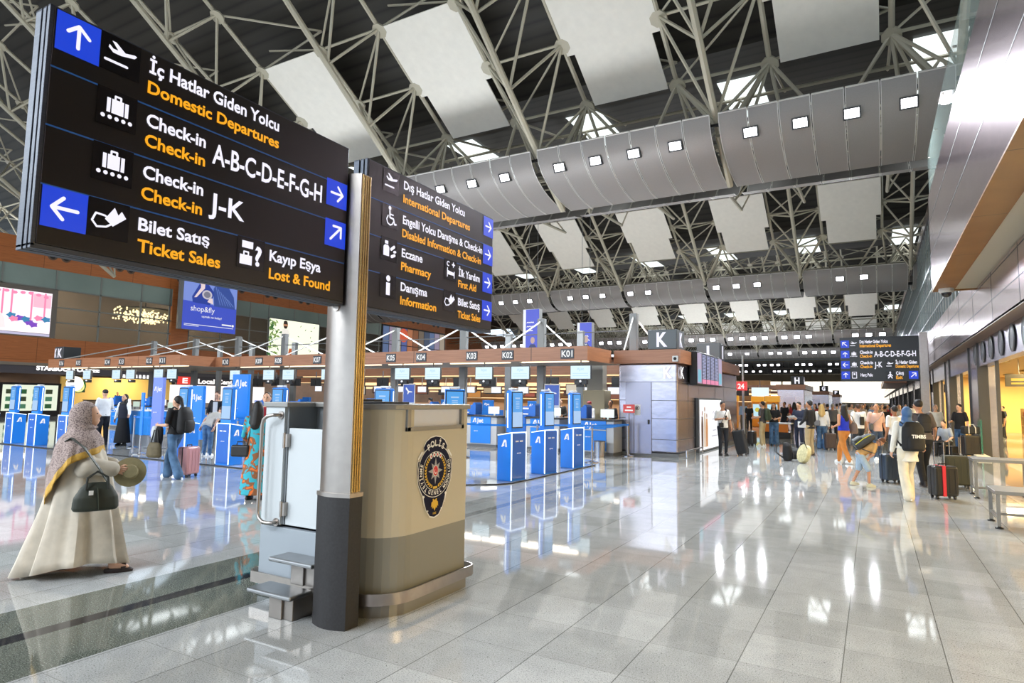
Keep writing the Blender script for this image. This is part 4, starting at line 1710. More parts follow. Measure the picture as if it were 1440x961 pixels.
def desk_proto():
    t = thing('check_in_desk', 'x', 'check-in desk', (0, 0, 0), 0, 'blue check-in desks')
    s = MB().box(-.62, .62, 0, .75, .1, 1.05)
    s.build('body', mat('#b9bcc0', .4), t, bevel=.01)
    MB().box(-.45, .38, -.025, .0, .14, .76).build('lower_panel', M_AJ, t, bevel=.004)
    MB().box(-.45, .38, -.03, .0, .8, 1.06).build('upper_panel', M_AJ, t, bevel=.004)
    MB().box(-.66, .66, -.06, .78, 1.06, 1.1).build('worktop', mat('#2c2e30', .3), t, bevel=.008)
    MB().box(-.6, .6, .02, .7, .0, .1).build('plinth', M_GREY, t)
    MB().box(-.45, .38, -.035, -.03, .775, .79).build('shelf_edge', M_WHITE, t)
    s = MB()
    ajet_text(s, (-.36, -.034, .86), UX, UZ, .16)
    s.text('ajet.com', (-.3, -.028, .55), UX, UZ, .035, None, 0, .02)
    s.build('lettering', M_TXTW, t)
    # upstand with printer
    s = MB()
    s.prism([(-.92, .1), (-.66, .1), (-.66, 1.12), (-.3, 1.12), (-.3, 1.5), (-.38, 1.56), (-.46, 1.46), (-.92, 1.46)], (0, .05, 0), UX, UZ, Vector((0, .45, 0)))
    s.build('bag_drop_arm', M_AJD, t, bevel=.01)
    MB().box(-.86, -.55, .03, .06, 1.36, 1.41).box(-.84, -.56, .02, .06, 1.18, 1.22).build('arm_slot', M_WHITE, t)
    s = MB().box(.05, .5, .35, .38, 1.16, 1.42).tube((.28, .4, 1.1), (.28, .4, 1.2), .03, 8)
    s.build('desk_screen', mat('#dfe6e2', .4, emit=.35), t, bevel=.006)
    return t


dp = desk_proto()
desk_x = [(-7.55, 'beneath plate K01 by the metal corner box'), (-9.6, 'beneath plate K02'), (-12.0, 'beneath plate K03'), (-13.9, 'beneath plate K04'), (-16.2, 'beneath plates K05 and K06'), (-18.6, 'beneath plate K07'), (-20.9, 'beneath plate K08'), (-23.2, 'beneath plate K10'), (-26.6, 'beneath plate K12'), (-29.3, 'beneath plate K13'), (-32.2, 'beneath plate K15')]
for k, (x, wds) in enumerate(desk_x):
    y = 18.9 if x > -24.5 else 17.4
    y = 18.45 if k == 0 else y
    lb = 'blue and grey airline check-in desk ' + wds
    if k == 0:
        dp.location = (x, y, 0)
        dp['label'] = lb
    else:
        dup(dp, (x, y, 0), 0, lb)
# baggage belts between desks
bp = None
for k, x in enumerate([-10.93, -15.18, -17.53, -19.88, -22.18, -28.08, -30.88]):
    y = 19.15 if x > -24.5 else 17.5
    lb = 'grey weighing belt between the check-in desks, %s from the metal corner box' % ORD[k]
    if bp is None:
        bp = thing('weighing_belt', lb, 'belt', (x, y, 0), 0, 'weighing belts')
        MB().box(-.36, .36, 0, .9, .0, .28).build('housing', M_SILV, bp, bevel=.015)
        MB().box(-.3, .3, .04, .9, .28, .31).build('belt', M_BLACK, bp, bevel=.008)
        MB().box(-.33, -.2, .1, .16, .28, 1.25).build('display_post', M_GREY, bp, bevel=.006)
        MB().box(-.3, .18, .09, .14, 1.05, 1.3).build('display', glow('#d8efe0', .8), bp, bevel=.006)
    else:
        dup(bp, (x, y, 0), 0, lb)
# poster stands and pillars behind the desks
for k, (x, wds) in enumerate(((-9.75, 'behind desk K02'), (-16.1, 'behind desk K05'))):
    p = thing('poster_board', 'pale blue poster board with small aeroplane ' + wds, 'poster board', (x, 19.9, 0), 0, 'aeroplane poster boards')
    MB().box(-.3, .3, 0, .04, .9, 2.25).build('board', M_WHITE, p, bevel=.006)
    MB().quad((-.27, -.004, 1.5), (.27, -.004, 1.5), (.27, -.004, 2.2), (-.27, -.004, 2.2)).build('sky_picture', glow('#3b63c9', .8), p)
    s = MB().quad((-.27, -.005, .95), (.27, -.005, .95), (.27, -.005, 1.5), (-.27, -.005, 1.5))
    s.build('lower_picture', glow('#c9d3ee', .75), p)
    s = MB().flat([(-.16, 2.08), (-.12, 2.1), (.0, 1.96), (.17, 1.93), (.18, 1.9), (.02, 1.9), (-.04, 1.82), (-.07, 1.83), (-.05, 1.93), (-.15, 2.02)], (0, -.007, 0), UX, UZ)
    s.build('aeroplane_picture', M_TXTW, p)
    MB().box(-.02, .02, 0, .04, 0, .9).box(-.25, .25, -.15, .2, 0, .02).build('stand', M_GREY, p)
p = thing('steel_column', 'square beige clad column behind desk K01', 'column', (-8.6, 21.2, 0))
MB().box(-.42, .42, -.3, .3, 0, 2.05).build('cladding', mat('#a89f83', .4), p, bevel=.02)
MB().box(-.3, .3, -.2, .2, 2.05, 2.96).build('upper_shaft', mat('#8d8a80', .4), p)

# ------------------------------------------------------------------ metal corner box with door, K cube, flight boards
kb = thing('corner_kiosk_building', 'steel clad corner box with service door at the end of the check-in island', 'kiosk building', (0, 0, 0))
X0, X1, Y0, Y1 = -7.1, -5.2, 19.35, 29.0
MB().box(X0, X1, Y0, Y1, .1, 2.88).build('cladding', M_STEELP, kb, bevel=.06, seg=3)
s = MB()
for z in (.52, 1.16, 1.72, 2.3):
    s.box(X0 - .003, X1 + .004, Y0 - .004, Y0, z - .008, z + .008)
    s.box(X1, X1 + .004, Y0, Y1, z - .008, z + .008)
for y in (20.6, 22, 24.6, 26.2):
    s.box(X1, X1 + .004, y - .008, y + .008, .1, 2.88)
s.build('panel_joint', M_DGREY, kb)
MB().box(X0 - .02, X1 + .02, Y0 - .02, Y1 + .02, 0, .1).build('plinth', M_GREY, kb)
MB().box(X0 - .12, X1 + .12, Y0 - .12, Y1 + .12, 2.88, 3.3).build('wood_band', M_WOODI, kb)
d = MB().box(-6.86, -6.02, Y0 - .03, Y0 + .02, .06, 2.3).build('door', mat('#a9a6b4', .22, .75), kb, bevel=.006)
MB().box(-6.13, -6.08, Y0 - .075, Y0 - .03, .98, 1.12).build('handle', M_BLACK, d, bevel=.01)
MB().quad((-6.57, Y0 - .034, 1.25), (-6.37, Y0 - .034, 1.25), (-6.37, Y0 - .034, 1.58), (-6.57, Y0 - .034, 1.58)).build('notice', M_WHITE, d)
s = MB().disc((-6.47, Y0 - .037, 1.48), UX, UZ, .07).build('notice_mark', M_BLACK, d)
MB().disc((-6.47, Y0 - .039, 1.48), UX, UZ, .055).build('notice_ring', M_WHITE, d)
MB().flat([(-.03, -.04), (.0, -.045), (.025, .0), (-.01, .05), (-.03, .01)], (-6.47, Y0 - .041, 1.48), UX, UZ).build('notice_sign', M_BLACK, d)
MB().box(-7.04, -6.78, 20.2, 20.4, 3.3, 4.62).build('post', M_POST, kb, bevel=.012)
MB().tube((-6.9, 20.2, 4.5), (-6.9, 19.3, 3.31), .028, 6).tube((-6.9, 20.4, 4.5), (-6.9, 23.8, 3.5), .028, 6).build('tension_rod', mat('#d6d6d2', .35), kb)
M_KLET = glow('#ffffff', 1.3)
MB().text('K', (-5.62, Y0 - .06, 2.42), UX, UZ, .36, .26, 0, .02).build('lettering', M_KLET, kb)
MB().text('K', (X1 + .06, 19.5, 2.42), UY, UZ, .36, .4, 0, .02).build('lettering', M_KLET, kb)
ck = thing('letter_cube', 'grey cube with a lit white K on top of the steel corner box', 'letter cube', (-5.66, 19.75, 3.308))
MB().box(-.46, .46, -.46, .46, 0, .62).build('cube', mat('#565b5e', .4, .2), ck, bevel=.02)
MB().text('K', (.0, -.475, .1), UX, UZ, .43, .34, 0, .035, 'c').build('lettering', M_LW, ck)
MB().text('K', (.475, 0, .1), UY, UZ, .43, .34, 0, .035, 'c').build('lettering', M_LW, ck)
ck2 = thing('letter_cube', 'grey cube with a lit white bar at the far end of the steel corner box', 'letter cube', (-5.6, 25.8, 3.308))
MB().box(-.45, .45, -.45, .45, 0, .7).build('cube', mat('#565b5e', .4, .2), ck2, bevel=.02)
MB().box(-.05, .05, -.475, -.46, .1, .6).build('lettering', M_LW, ck2)
MB().box(.46, .475, -.05, .05, .1, .6).build('lettering', M_LW, ck2)
ck3 = thing('letter_cube', 'grey cube with two lit letters K over the far end of the canopy', 'letter cube', (-35.0, 16.35, 3.32))
MB().box(-.42, .42, -.4, .4, 0, .62).build('cube', mat('#45494c', .4, .2), ck3, bevel=.02)
MB().text('K', (-.08, -.42, .1), UX, UZ, .42, .4, 0, .04).text('K', (-.38, -.42, .1), UX, UZ, .42, .2, 0, .04).build('lettering', M_LW, ck3)
cm = thing('wall_camera', 'small square security camera on the wood band at the corner under the K cube', 'camera', (-5.22, 19.2, 3.0))
MB().box(-.09, .09, -.06, .02, -.09, .09).build('housing', M_WHITE, cm, bevel=.02)
MB().ell((0, -.06, 0), .05, .03, .05, 12).build('lens', M_BLACK, cm, smooth=True)
fb = thing('wall_flight_board', 'row of tall flight information screens on the side of the steel corner box', 'flight board', (X1 + .32, 20.6, 2.25))
MB().box(-.28, -.03, 0, 3.9, 0, 1.08).build('casing', M_BLACK, fb, bevel=.02)
for k in range(6):
    y0 = .04 + .64 * k
    sc = MB().quad((-.02, y0, .05), (-.02, y0 + .58, .05), (-.02, y0 + .58, 1.04), (-.02, y0, 1.04)).build('screen', glow('#3a3f63' if k not in (0, 5) else '#b9a9c6', .9), fb)
    s = MB()
    if k in (1, 2, 3, 4):
        for q in range(18):
            z = .98 - .05 * q
            s.quad((-.016, y0 + .04, z), (-.016, y0 + .54, z), (-.016, y0 + .54, z + .022), (-.016, y0 + .04, z + .022))
        s.build('flight_list', glow('#bfc6ea', .9), sc)
        MB().quad((-.015, y0, .05), (-.015, y0 + .58, .05), (-.015, y0 + .58, .2), (-.015, y0, .2)).build('advert_strip', glow('#f08bb4', .9), sc)
    else:
        s.quad((-.016, y0 + .05, .1), (-.016, y0 + .5, .1), (-.016, y0 + .5, .5), (-.016, y0 + .05, .5)).build('advert_picture', glow('#6fc0d8', .9), sc)
lbx = thing('wall_light_box', 'white lit advertising box with two robed figures on the side of the steel corner box', 'light box', (X1 + .12, 21.6, .07))
MB().box(-.11, 0, -.08, 3.6, -.06, 1.76).build('frame', M_GREY, lbx, bevel=.01)
MB().quad((.004, 0, 0), (.004, 3.5, 0), (.004, 3.5, 1.7), (.004, 0, 1.7)).build('lit_face', glow('#f6f7fb', 1.1), lbx)
s = MB()
for y, m, ht in ((.35, 0, 1.35), (.72, 1, 1.5), (1.02, 2, 1.25)):
    s.flat([(y - .14, .08), (y + .14, .08), (y + .16, ht * .6), (y + .1, ht * .84), (y - .1, ht * .84), (y - .15, ht * .6)], (.008 + .001 * m, 0, 0), UY, UZ, m)
    s.disc((.009 + .001 * m, y, ht * .92), UY, UZ, .07, .09, m=3)
s.build('figure_picture', [glow('#5a4034', .8), glow('#dcc9b4', .9), glow('#d08e55', .9), glow('#a87452', .8)], lbx)
s = MB()
for q, (a_, b_, z_) in enumerate(((1.95, 2.5, .6), (1.75, 2.75, .4), (1.9, 2.3, 1.0))):
    s.stroke([(a_ + (b_ - a_) * i / 8, z_ + .03 * (i % 2)) for i in range(9)], .022, (.008 + .0005 * q, 0, 0), UY, UZ)
s.stroke([(1.9, 1.15), (2.1, 1.3), (2.3, 1.2)], .03, (.008, 0, 0), UY, UZ)
s.build('lettering', glow('#7d8296', .8), lbx)
rl = MB().path([(X1 + .3, 19.2, .02), (X1 + .3, 19.2, .22), (X1 + .3, 21.2, .22), (X1 + .3, 21.2, .02)], .025, 8).tube((X1 + .3, 20.2, 0), (X1 + .3, 20.2, .22), .02, 8).build('guard_rail', M_CHROME, smooth=True)
tag(rl, 'low steel guard rail on the floor at the foot of the corner box', 'rail')

# ------------------------------------------------------------------ stanchions, totems, bin
def stanchion_proto():
    t = thing('queue_post', 'x', 'queue post', (0, 0, 0), 0, 'silver queue posts')
    MB().lathe([(.0, 0), (.19, 0), (.19, .02), (.06, .05), (.03, .06)], 18).build('base', M_CHROME, t, smooth=.6)
    MB().lathe([(.03, .05), (.03, .92), (.04, .93), (.04, 1.0), (.0, 1.01)], 12).build('pole', M_CHROME, t, smooth=.6)
    MB().lathe([(.042, .94), (.042, .985)], 12).build('belt_head', M_AJ, t)
    return t


sp = stanchion_proto()
sps = [(-11.25, 13.55), (-10.3, 15.3), (-8.6, 16.6), (-6.6, 18.78), (-12.6, 15.4), (-13.6, 13.4), (-15.2, 15.2), (-17.6, 13.8), (-20.15, 11.45), (-19.2, 14.0), (-21.6, 14.2), (-24.2, 14.0), (-9.2, 13.2), (-6.75, 16.3), (-16.2, 12.2), (-18.3, 12.4)]
names_ = ['before desk K04, closest to the podium', 'before desk K03', 'before desk K01', 'beside the steel corner box', 'in front of desk K04, farther back', 'behind the kiosk row near the podium', 'in front of desk K05', 'before desk K07', 'beside the tall blue banner pole', 'before desk K08', 'before desk K09', 'before desk K10', 'just behind the row of three kiosks', 'beyond the farthest of the three kiosks', 'behind the woman with the black backpack', 'next to the lilac banner']
for k, ((x, y), n) in enumerate(zip(sps, names_)):
    lb = 'silver queue post with blue belt ' + n
    if k == 0:
        sp.location = (x, y, 0)
        sp['label'] = lb
    else:
        dup(sp, (x, y, 0), 0, lb)


def belt(i, j, z=.962, nm=''):
    a, b2 = sps[i], sps[j]
    s = MB()
    L = math.hypot(b2[0] - a[0], b2[1] - a[1])
    for zz in ((z,) if True else (z, .6)):
        pts = [(a[0] + (b2[0] - a[0]) * k / 8, a[1] + (b2[1] - a[1]) * k / 8, zz - .03 * math.sin(PI * k / 8)) for k in range(9)]
        s.path(pts, .01, 4, 0, flat=(.004, .055))
    o = s.build('queue_belt', M_AJ)
    tag(o, 'blue queue belt stretched between posts ' + nm, 'belt', 'blue queue belts')


for i, j, n in ((0, 12, 'near the podium'), (0, 1, 'leading to desk K03'), (1, 2, 'leading to desk K01'), (2, 3, 'ending at the steel corner box'), (4, 6, 'in front of desk K05'), (5, 0, 'behind the kiosk row by the podium'), (4, 1, 'in front of desk K04'), (7, 9, 'in front of desk K08'), (9, 10, 'in front of desk K09'), (10, 11, 'in front of desk K10'), (6, 7, 'in front of desk K07'), (8, 15, 'by the lilac banner'), (14, 5, 'behind the woman with the backpack'), (13, 3, 'running back to the steel corner box')):
    belt(i, j, .962, n)
sg = thing('small_sign', 'small red notice on a thin post beside the service door', 'sign', (-6.66, 19.08, 0))
MB().box(-.19, .19, -.015, .0, 1.32, 1.58).build('plate', mat('#d0413c', .4), sg, bevel=.008)
MB().box(-.07, .07, -.018, -.016, 1.48, 1.52).box(-.13, .13, -.018, -.016, 1.38, 1.42).build('lettering', M_TXTW, sg)
MB().tube((0, .01, .02), (0, .01, 1.4), .015, 8).lathe([(0, 0), (.16, 0), (.15, .02), (0, .025)], 16).build('stand', M_CHROME, sg, smooth=.6)
bn = thing('litter_bin', 'round steel litter bin in front of desk K01', 'bin', (-7.25, 18.1, 0))
MB().lathe([(0, 0), (.17, 0), (.17, .42), (.18, .43), (.18, .46), (.16, .46), (.15, .3), (0, .3)], 20).build('body', M_CHROME, bn, smooth=.6)
MB().lathe([(.155, .455), (.185, .455), (.185, .475), (.155, .475)], 20).build('ring', M_DGREY, bn, smooth=.6)


def totem(x, y, w, h, m, label, txt=True, z0=.35, rz=0.):
    t = thing('banner_totem', label, 'banner', (x, y, 0), rz)
    MB().box(-w / 2, w / 2, -.05, .05, z0, h).build('panel', m, t, bevel=.008)
    MB().box(-w / 2, w / 2, -.06, .06, 0.02, z0).box(-w / 2 - .08, w / 2 + .08, -.18, .18, 0, .02).build('base', M_GREY, t, bevel=.008)
    if txt:
        s = MB()
        ajet_text(s, (-w * .36, -.056, h - .42), UX, UZ, w * .28)
        s.text('ajet.com', (-w * .3, -.056, h * .5), UX, UZ, .04)
        s.build('lettering', M_TXTW, t)
    return t


totem(-19.45, 11.75, .52, 2.2, mat('#7b8fe0', .4), 'tall lilac banner with white airline lettering among the queue posts')
totem(-17.7, 11.9, .62, 1.95, M_AJ, 'blue airline banner standing just behind the woman with black backpack')
totem(-19.3, 14.6, .85, 2.42, M_AJ, 'tallest blue airline banner rising behind the woman with black backpack')
bs_ = thing('banner_post', 'narrow blue vertical banner on a silver pole with round base', 'banner', (-17.95, 10.4, 0))
MB().box(-.07, .07, -.02, .02, .52, 1.72).build('panel', M_AJ, bs_, bevel=.01)
MB().lathe([(.0, 0), (.2, 0), (.2, .02), (.03, .05), (.022, .52), (0, .52)], 16).build('base', M_CHROME, bs_, smooth=.6)
MB().text('AJet', (.02, -.024, 1.2), UZ, -UX, .05, None, 0, .03).build('lettering', M_TXTW, bs_)
bs2 = thing('banner_post', 'narrow blue vertical banner seen behind the kiosks at the edge of the picture', 'banner', (-27.6, 12.0, 0))
MB().box(-.07, .07, -.02, .02, .52, 1.72).build('panel', M_AJ, bs2, bevel=.01)
MB().lathe([(.0, 0), (.2, 0), (.2, .02), (.03, .05), (.022, .52), (0, .52)], 16).build('base', M_CHROME, bs2, smooth=.6)
lect = thing('service_counter', 'plain blue box counter beside the staff in dark headscarf', 'counter', (-21.0, 12.3, 0))
MB().box(-.65, .65, -.3, .3, .35, 1.12).build('body', mat('#2f8ee6', .35), lect, bevel=.01)
MB().box(-.6, .6, -.26, .26, 0, .35).build('base', M_SILV, lect)
MB().box(-.68, .68, -.33, .33, 1.12, 1.15).build('top', M_WHITE, lect, bevel=.005)
st_ = thing('bar_stool', 'blue seated stool behind the queue belts', 'stool', (-20.4, 13.4, 0))
MB().lathe([(0, .68), (.2, .7), (.22, .76), (.18, .8), (0, .8)], 16).build('seat', mat('#1648c8', .4), st_, smooth=.6)
for k in range(4):
    a = PI / 4 + k * PI / 2
    MB().tube((.12 * math.cos(a), .12 * math.sin(a), .7), (.22 * math.cos(a), .22 * math.sin(a), 0), .014, 8).build('leg', M_CHROME, st_)

# ------------------------------------------------------------------ wall adverts and hung banners
ad = thing('wall_advert_screen', 'big pink and white lit advert on the mezzanine glazing', 'advert screen', (XW + .06, 16.5, 6.0))
MB().box(-.1, 0, -.2, 7.5, -.25, 3.4).build('frame', mat('#7e766f', .4, .4), ad, bevel=.02)
MB().quad((.01, 0, .0), (.01, 7.1, .0), (.01, 7.1, 3.05), (.01, 0, 3.05)).build('lit_face', glow('#fff3fb', 1.15), ad)
s = MB()
rnd = random.Random(4)
for y in (3.95, 4.5, 5.75, 6.6):
    s.box(.012, .016, y, y + .12, .9 if y != 3.95 else 1.2, 3.0, 0)
for k in range(7):
    y = 3.7 + .5 * k
    s.disc((.02 + .001 * k, y, 2.9 - .2 * rnd.random()), UY, UZ, .18, .12, m=0, n=7)
s.quad((.012, 5.9, 1.9), (.012, 7.05, 1.9), (.012, 7.05, 2.9), (.012, 5.9, 2.9), 1)
for k, (y, z, m) in enumerate(((4.6, 1.15, 3), (5.1, 1.0, 2), (5.7, .75, 2), (6.0, .6, 2), (6.3, 1.1, 0), (6.8, 1.05, 3), (5.5, .95, 3), (4.75, .9, 0))):
    s.flat([(y + .24 * (1 + .4 * (q % 2)) * math.cos(q * .63), z + .16 * (1 + .5 * (q % 2)) * math.sin(q * .63)) for q in range(10)], (.022 + .001 * k, 0, 0), UY, UZ, m)
s.disc((.03, 3.15, 2.15), UY, UZ, .42, .5, m=4, n=20)
s.disc((.034, 3.02, 2.05), UY, UZ, .32, .42, m=5, n=20)
s.flat([(2.2, .2), (4.3, .2), (4.2, .9), (3.8, 1.5), (2.8, 1.55)], (.032, 0, 0), UY, UZ, 5)
s.build('advert_picture', [glow('#ff8fb8', 1.), glow('#ffc3d8', 1.), glow('#8a4fd0', .9), glow('#3f8fc0', .9), glow('#d0386f', .9), glow('#ffe9ea', 1.1)], ad)
MB().quad((.02, 0, -.2), (.02, 7.1, -.2), (.02, 7.1, -.03), (.02, 0, -.03)).build('ledge_light', glow('#cfcbe8', .9), ad)

sf = thing('hanging_advert', 'blue shop and fly poster with two people hung on the wood wall', 'advert', (XW + 1.2, 33.2, 7.35))
MB().box(-.25, 0, -.35, 5.4, 0, 5.2).build('frame', mat('#8f9194', .4, .4), sf, bevel=.02)
MB().quad((.01, 0, .05), (.01, 5.35, .05), (.01, 5.35, 5.15), (.01, 0, 5.15)).build('lit_face', glow('#3f53c8', .95), sf)
s = MB()
s.quad((.012, 0, 2.6), (.012, 5.35, 2.4), (.012, 5.35, 5.15), (.012, 0, 5.15), 0)
s.flat([(.9, 2.5), (2.6, 2.45), (3.0, 3.6), (2.3, 4.35), (1.5, 4.3), (.8, 3.0)], (.016, 0, 0), UY, UZ, 1)
s.flat([(1.0, 2.95), (1.25, 3.0), (2.0, 3.9), (2.0, 4.35), (1.6, 4.35), (1.6, 3.9)], (.02, 0, 0), UY, UZ, 2)
s.disc((.024, 1.75, 4.75), UY, UZ, .45, .6, m=2, n=24)
s.flat([(3.0, 2.4), (5.2, 2.35), (5.0, 3.5), (4.3, 4.5), (3.3, 4.7), (2.85, 4.0)], (.018, 0, 0), UY, UZ, 3)
for q in range(6):
    s.stroke([(3.1 + .25 * q, 4.2 - .2 * q), (3.6 + .28 * q, 2.6)], .06, (.021, 0, 0), UY, UZ, 5)
s.disc((.026, 3.9, 5.0), UY, UZ, .35, .3, m=2, n=20)
s.disc((.028, 2.25, 3.35), UY, UZ, .5, .42, m=4, n=24)
s.disc((.03, 2.25, 3.35), UY, UZ, .33, .28, m=6, n=24)
s.flat([(2.3, 2.7), (2.9, 2.55), (2.8, 3.1), (2.5, 3.05)], (.027, 0, 0), UY, UZ, 2)
s.build('advert_picture', [glow('#7e94de', .95), glow('#2740a0', .9), glow('#efd9da', .95), glow('#35509e', .9), glow('#c9c4cf', .95), glow('#6f8ad0', .9), glow('#7f7f92', .9)], sf)
s = MB().text('shop&fly', (.016, .75, 1.75), UY, UZ, .5, 2.35, 0, .0)
s.text('uçmak ne kolay!', (.016, 1.85, 1.25), UY, UZ, .2, 2.0, 0, .01)
for z in (.5, .38):
    s.quad((.016, .2, z), (.016, 5.1 if z > .4 else 1.6, z), (.016, 5.1 if z > .4 else 1.6, z + .05), (.016, .2, z + .05))
s.quad((.016, 3.9, .72), (.016, 4.9, .72), (.016, 4.9, .85), (.016, 3.9, .85))
s.disc((.016, 5.05, .78), UY, UZ, .12)
s.build('lettering', M_TXTW, sf)

wa = thing('wall_advert_screen', 'white lit advert with green leaves and a bearded man on the mezzanine glazing', 'advert screen', (XW + .06, 43.35, 5.75))
MB().box(-.1, 0, -.15, 6.8, -.05, 3.95).build('frame', M_GREY, wa, bevel=.02)
MB().quad((.01, 0, 0), (.01, 6.65, 0), (.01, 6.65, 3.85), (.01, 0, 3.85)).build('lit_face', glow('#fbffe6', 1.1), wa)
s = MB()
for k in range(70):
    y = abs(rnd.gauss(0, .6)) if rnd.random() < .8 else rnd.uniform(2, 6.4)
    z = rnd.uniform(.1, 3.7)
    a = rnd.uniform(0, PI)
    L = rnd.uniform(.18, .42) if y < 2 else .16
    s.flat([(y - L * math.cos(a), z - L * math.sin(a)), (y + .3 * L * math.sin(a), z - .3 * L * math.cos(a)), (y + L * math.cos(a), z + L * math.sin(a)), (y - .3 * L * math.sin(a), z + .3 * L * math.cos(a))], (.012 + .0004 * k, 0, 0), UY, UZ, k % 2)
s.disc((.05, 2.0, 3.35), UY, UZ, .3, .42, m=2, n=20)
s.flat([(1.72, 3.4), (2.28, 3.4), (2.2, 3.72), (2.0, 3.8), (1.75, 3.7)], (.052, 0, 0), UY, UZ, 3)
s.flat([(1.75, 3.2), (2.25, 3.2), (2.15, 2.95), (1.85, 2.95)], (.052, 0, 0), UY, UZ, 3)
s.flat([(1.5, 2.2), (2.6, 2.2), (2.4, 2.9), (1.6, 2.9)], (.046, 0, 0), UY, UZ, 4)
s.flat([(2.4, 0), (3.4, 0), (3.2, .9), (2.6, .9)], (.05, 0, 0), UY, UZ, 5)
s.build('advert_picture', [glow('#3f7a3a', .7), glow('#8fae5a', .8), glow('#c98f6a', .8), glow('#33241c', .6), glow('#f4f0e6', 1.), glow('#d86a35', .8)], wa)
pw = thing('wall_picture_mural', 'dark mural of small photographs at the far end of the mezzanine wall', 'mural', (XW + .06, 60.4, 6.0))
MB().box(-.1, 0, 0, 13.5, 0, 4.9).build('backing', mat('#2a2321', .4), pw)
cols_ = ['#6f88b8', '#a0643f', '#c9b9a4', '#4f5f7c', '#d98a5c', '#b7a7c4', '#8b7b6a', '#6a7ac0']
for k in range(22):
    y, z = .2 + 1.2 * (k % 11), 2.5 if k >= 11 else .4
    MB().quad((.01, y, z), (.01, y + 1.1, z), (.01, y + 1.1, z + (2.2 if k >= 11 else 2.0)), (.01, y, z + (2.2 if k >= 11 else 2.0))).build('photo_panel', glow(cols_[(k * 5 + k // 11) % 8], .55), pw)
MB().disc((.02, 4.2, 3.8), UY, UZ, .9, n=24).build('balloon_picture', glow('#e2603c', .75), pw)
# chandelier behind the glazing
ch = thing('hanging_chandelier', 'glittering warm chandelier behind the mezzanine windows', 'chandelier', (XW - 3.2, 32.5, 8.4))
s = MB()
for k in range(230):
    a, r = rnd.uniform(0, 2 * PI), rnd.uniform(.2, 2.2)
    s.ell((r * math.cos(a) * .8, r * math.sin(a) * 1.2, rnd.uniform(-.5, .55) + .12 * r), .075, .075, .09, 5, k=4)
s.build('glass_drop', glow('#ffe7a8', 2.5), ch)
MB().lathe([(0, .6), (2.2, .7), (2.3, .8), (0, .85)], 20).tube((0, 0, .8), (0, 0, 3.6), .05, 8).build('ring', M_DGREY, ch)
for k, (x, w_, zb, zt, y, lb) in enumerate(((-15.9, .9, 4.0, 6.55, 30, 'large blue hanging banner with a man over the check-in canopy'), (-13.0, .75, 4.0, 5.75, 30.5, 'smaller blue hanging banner behind the canopy posts'))):
    hb = thing('hanging_banner', lb, 'banner', (x, y, zb), 0)
    MB().box(-w_ * .55, w_ * .55, -.18, .18, 0, zt - zb).build('box', M_WHITE, hb, bevel=.01)
    MB().quad((-w_ * .35, -.185, .02), (w_ * .54, -.185, .02), (w_ * .54, -.185, zt - zb - .02), (-w_ * .35, -.185, zt - zb - .02)).build('blue_face', glow('#4654d6', .95), hb)
    MB().quad((-w_ * .54, -.186, .02), (-w_ * .36, -.186, .02), (-w_ * .36, -.186, zt - zb - .02), (-w_ * .54, -.186, zt - zb - .02)).build('lit_edge', glow('#e9ecff', 1.05), hb)
    s = MB()
    s.flat([(-.18 * w_, .0), (.42 * w_, .0), (.4 * w_, .42), (.25 * w_, .62), (-.02 * w_, .62), (-.16 * w_, .42)], (0, -.19, .02), UX, UZ, 0)
    s.disc((.12 * w_, -.192, .85), UX, UZ, .13, .18, m=1, n=16)
    s.build('figure_picture', [glow('#27306e', .8), glow('#d3b3a6', .8)], hb)
    s = MB()
    for q, e_ in enumerate((.42, .5, .36)):
        z_ = zt - zb - .75 - .22 * q
        s.stroke([(-.28 * w_ + e_ * i / 10, z_ + .05 * (i % 2)) for i in range(11)], .035, (0, -.19, 0), UX, UZ)
    s.build('lettering', M_TXTW, hb)
    MB().tube((-.3 * w_, 0, zt - zb), (-.3 * w_, 0, 9), .012, 4).tube((.3 * w_, 0, zt - zb), (.3 * w_, 0, 9), .012, 4).build('wire', M_GREY, hb)

# ------------------------------------------------------------------ cafe front under the mezzanine
sbx = MB().box(XW - .3, XW - .1, -10, 60, 3.02, 3.8).build('trim_8', mat('#58545a', .4), kind='structure')
cs = thing('wall_sign', 'white lit coffee shop lettering on the grey band under the mezzanine', 'sign', (XW - .06, 23.0, 3.3))
MB().text('STARBUCKS COFFEE', (0, 0, 0), UY, UZ, .32, 4.4, 0, .05).build('lettering', glow('#ffffff', 1.6), cs)
MB().box(-.05, -.02, -.1, 4.5, -.06, -.02).build('rail', M_DGREY, cs)
rl_ = thing('wall_logo_sign', 'round pale green coffee shop logo under the mezzanine', 'sign', (XW - 1.6, 26.7, 2.2))
MB().disc((0, 0, 0), UY, UZ, .55, n=28).build('green_ring', glow('#2f7a2e', .8), rl_)
MB().disc((.01, 0, -.05), UY, UZ, .44, n=28).build('lit_face', glow('#f3efa0', 1.1), rl_)
s = MB()
for sx in (-1, 1):
    s.flat([(sx * .2, -.3), (sx * .3, -.1), (sx * .26, .12), (sx * .18, -.05)], (.02, 0, 0), UY, UZ)
s.flat([(-.14, .2), (0, .32), (.14, .2), (0, .25)], (.02, 0, 0), UY, UZ)
s.build('logo_mark', glow('#8a9a3c', .8), rl_)
MB().box(-.1, -.01, -.5, .5, -.5, .5).build('back', M_DGREY, rl_)
gl = thing('hanging_globe_lamp', 'big white globe lamp above the kiosks near the coffee shop', 'lamp', (XW + .9, 25.2, 2.35))
MB().ell((0, 0, 0), .56, .56, .56, 20, k=12).build('globe', glow('#fff8ee', 1.6), gl, smooth=True)
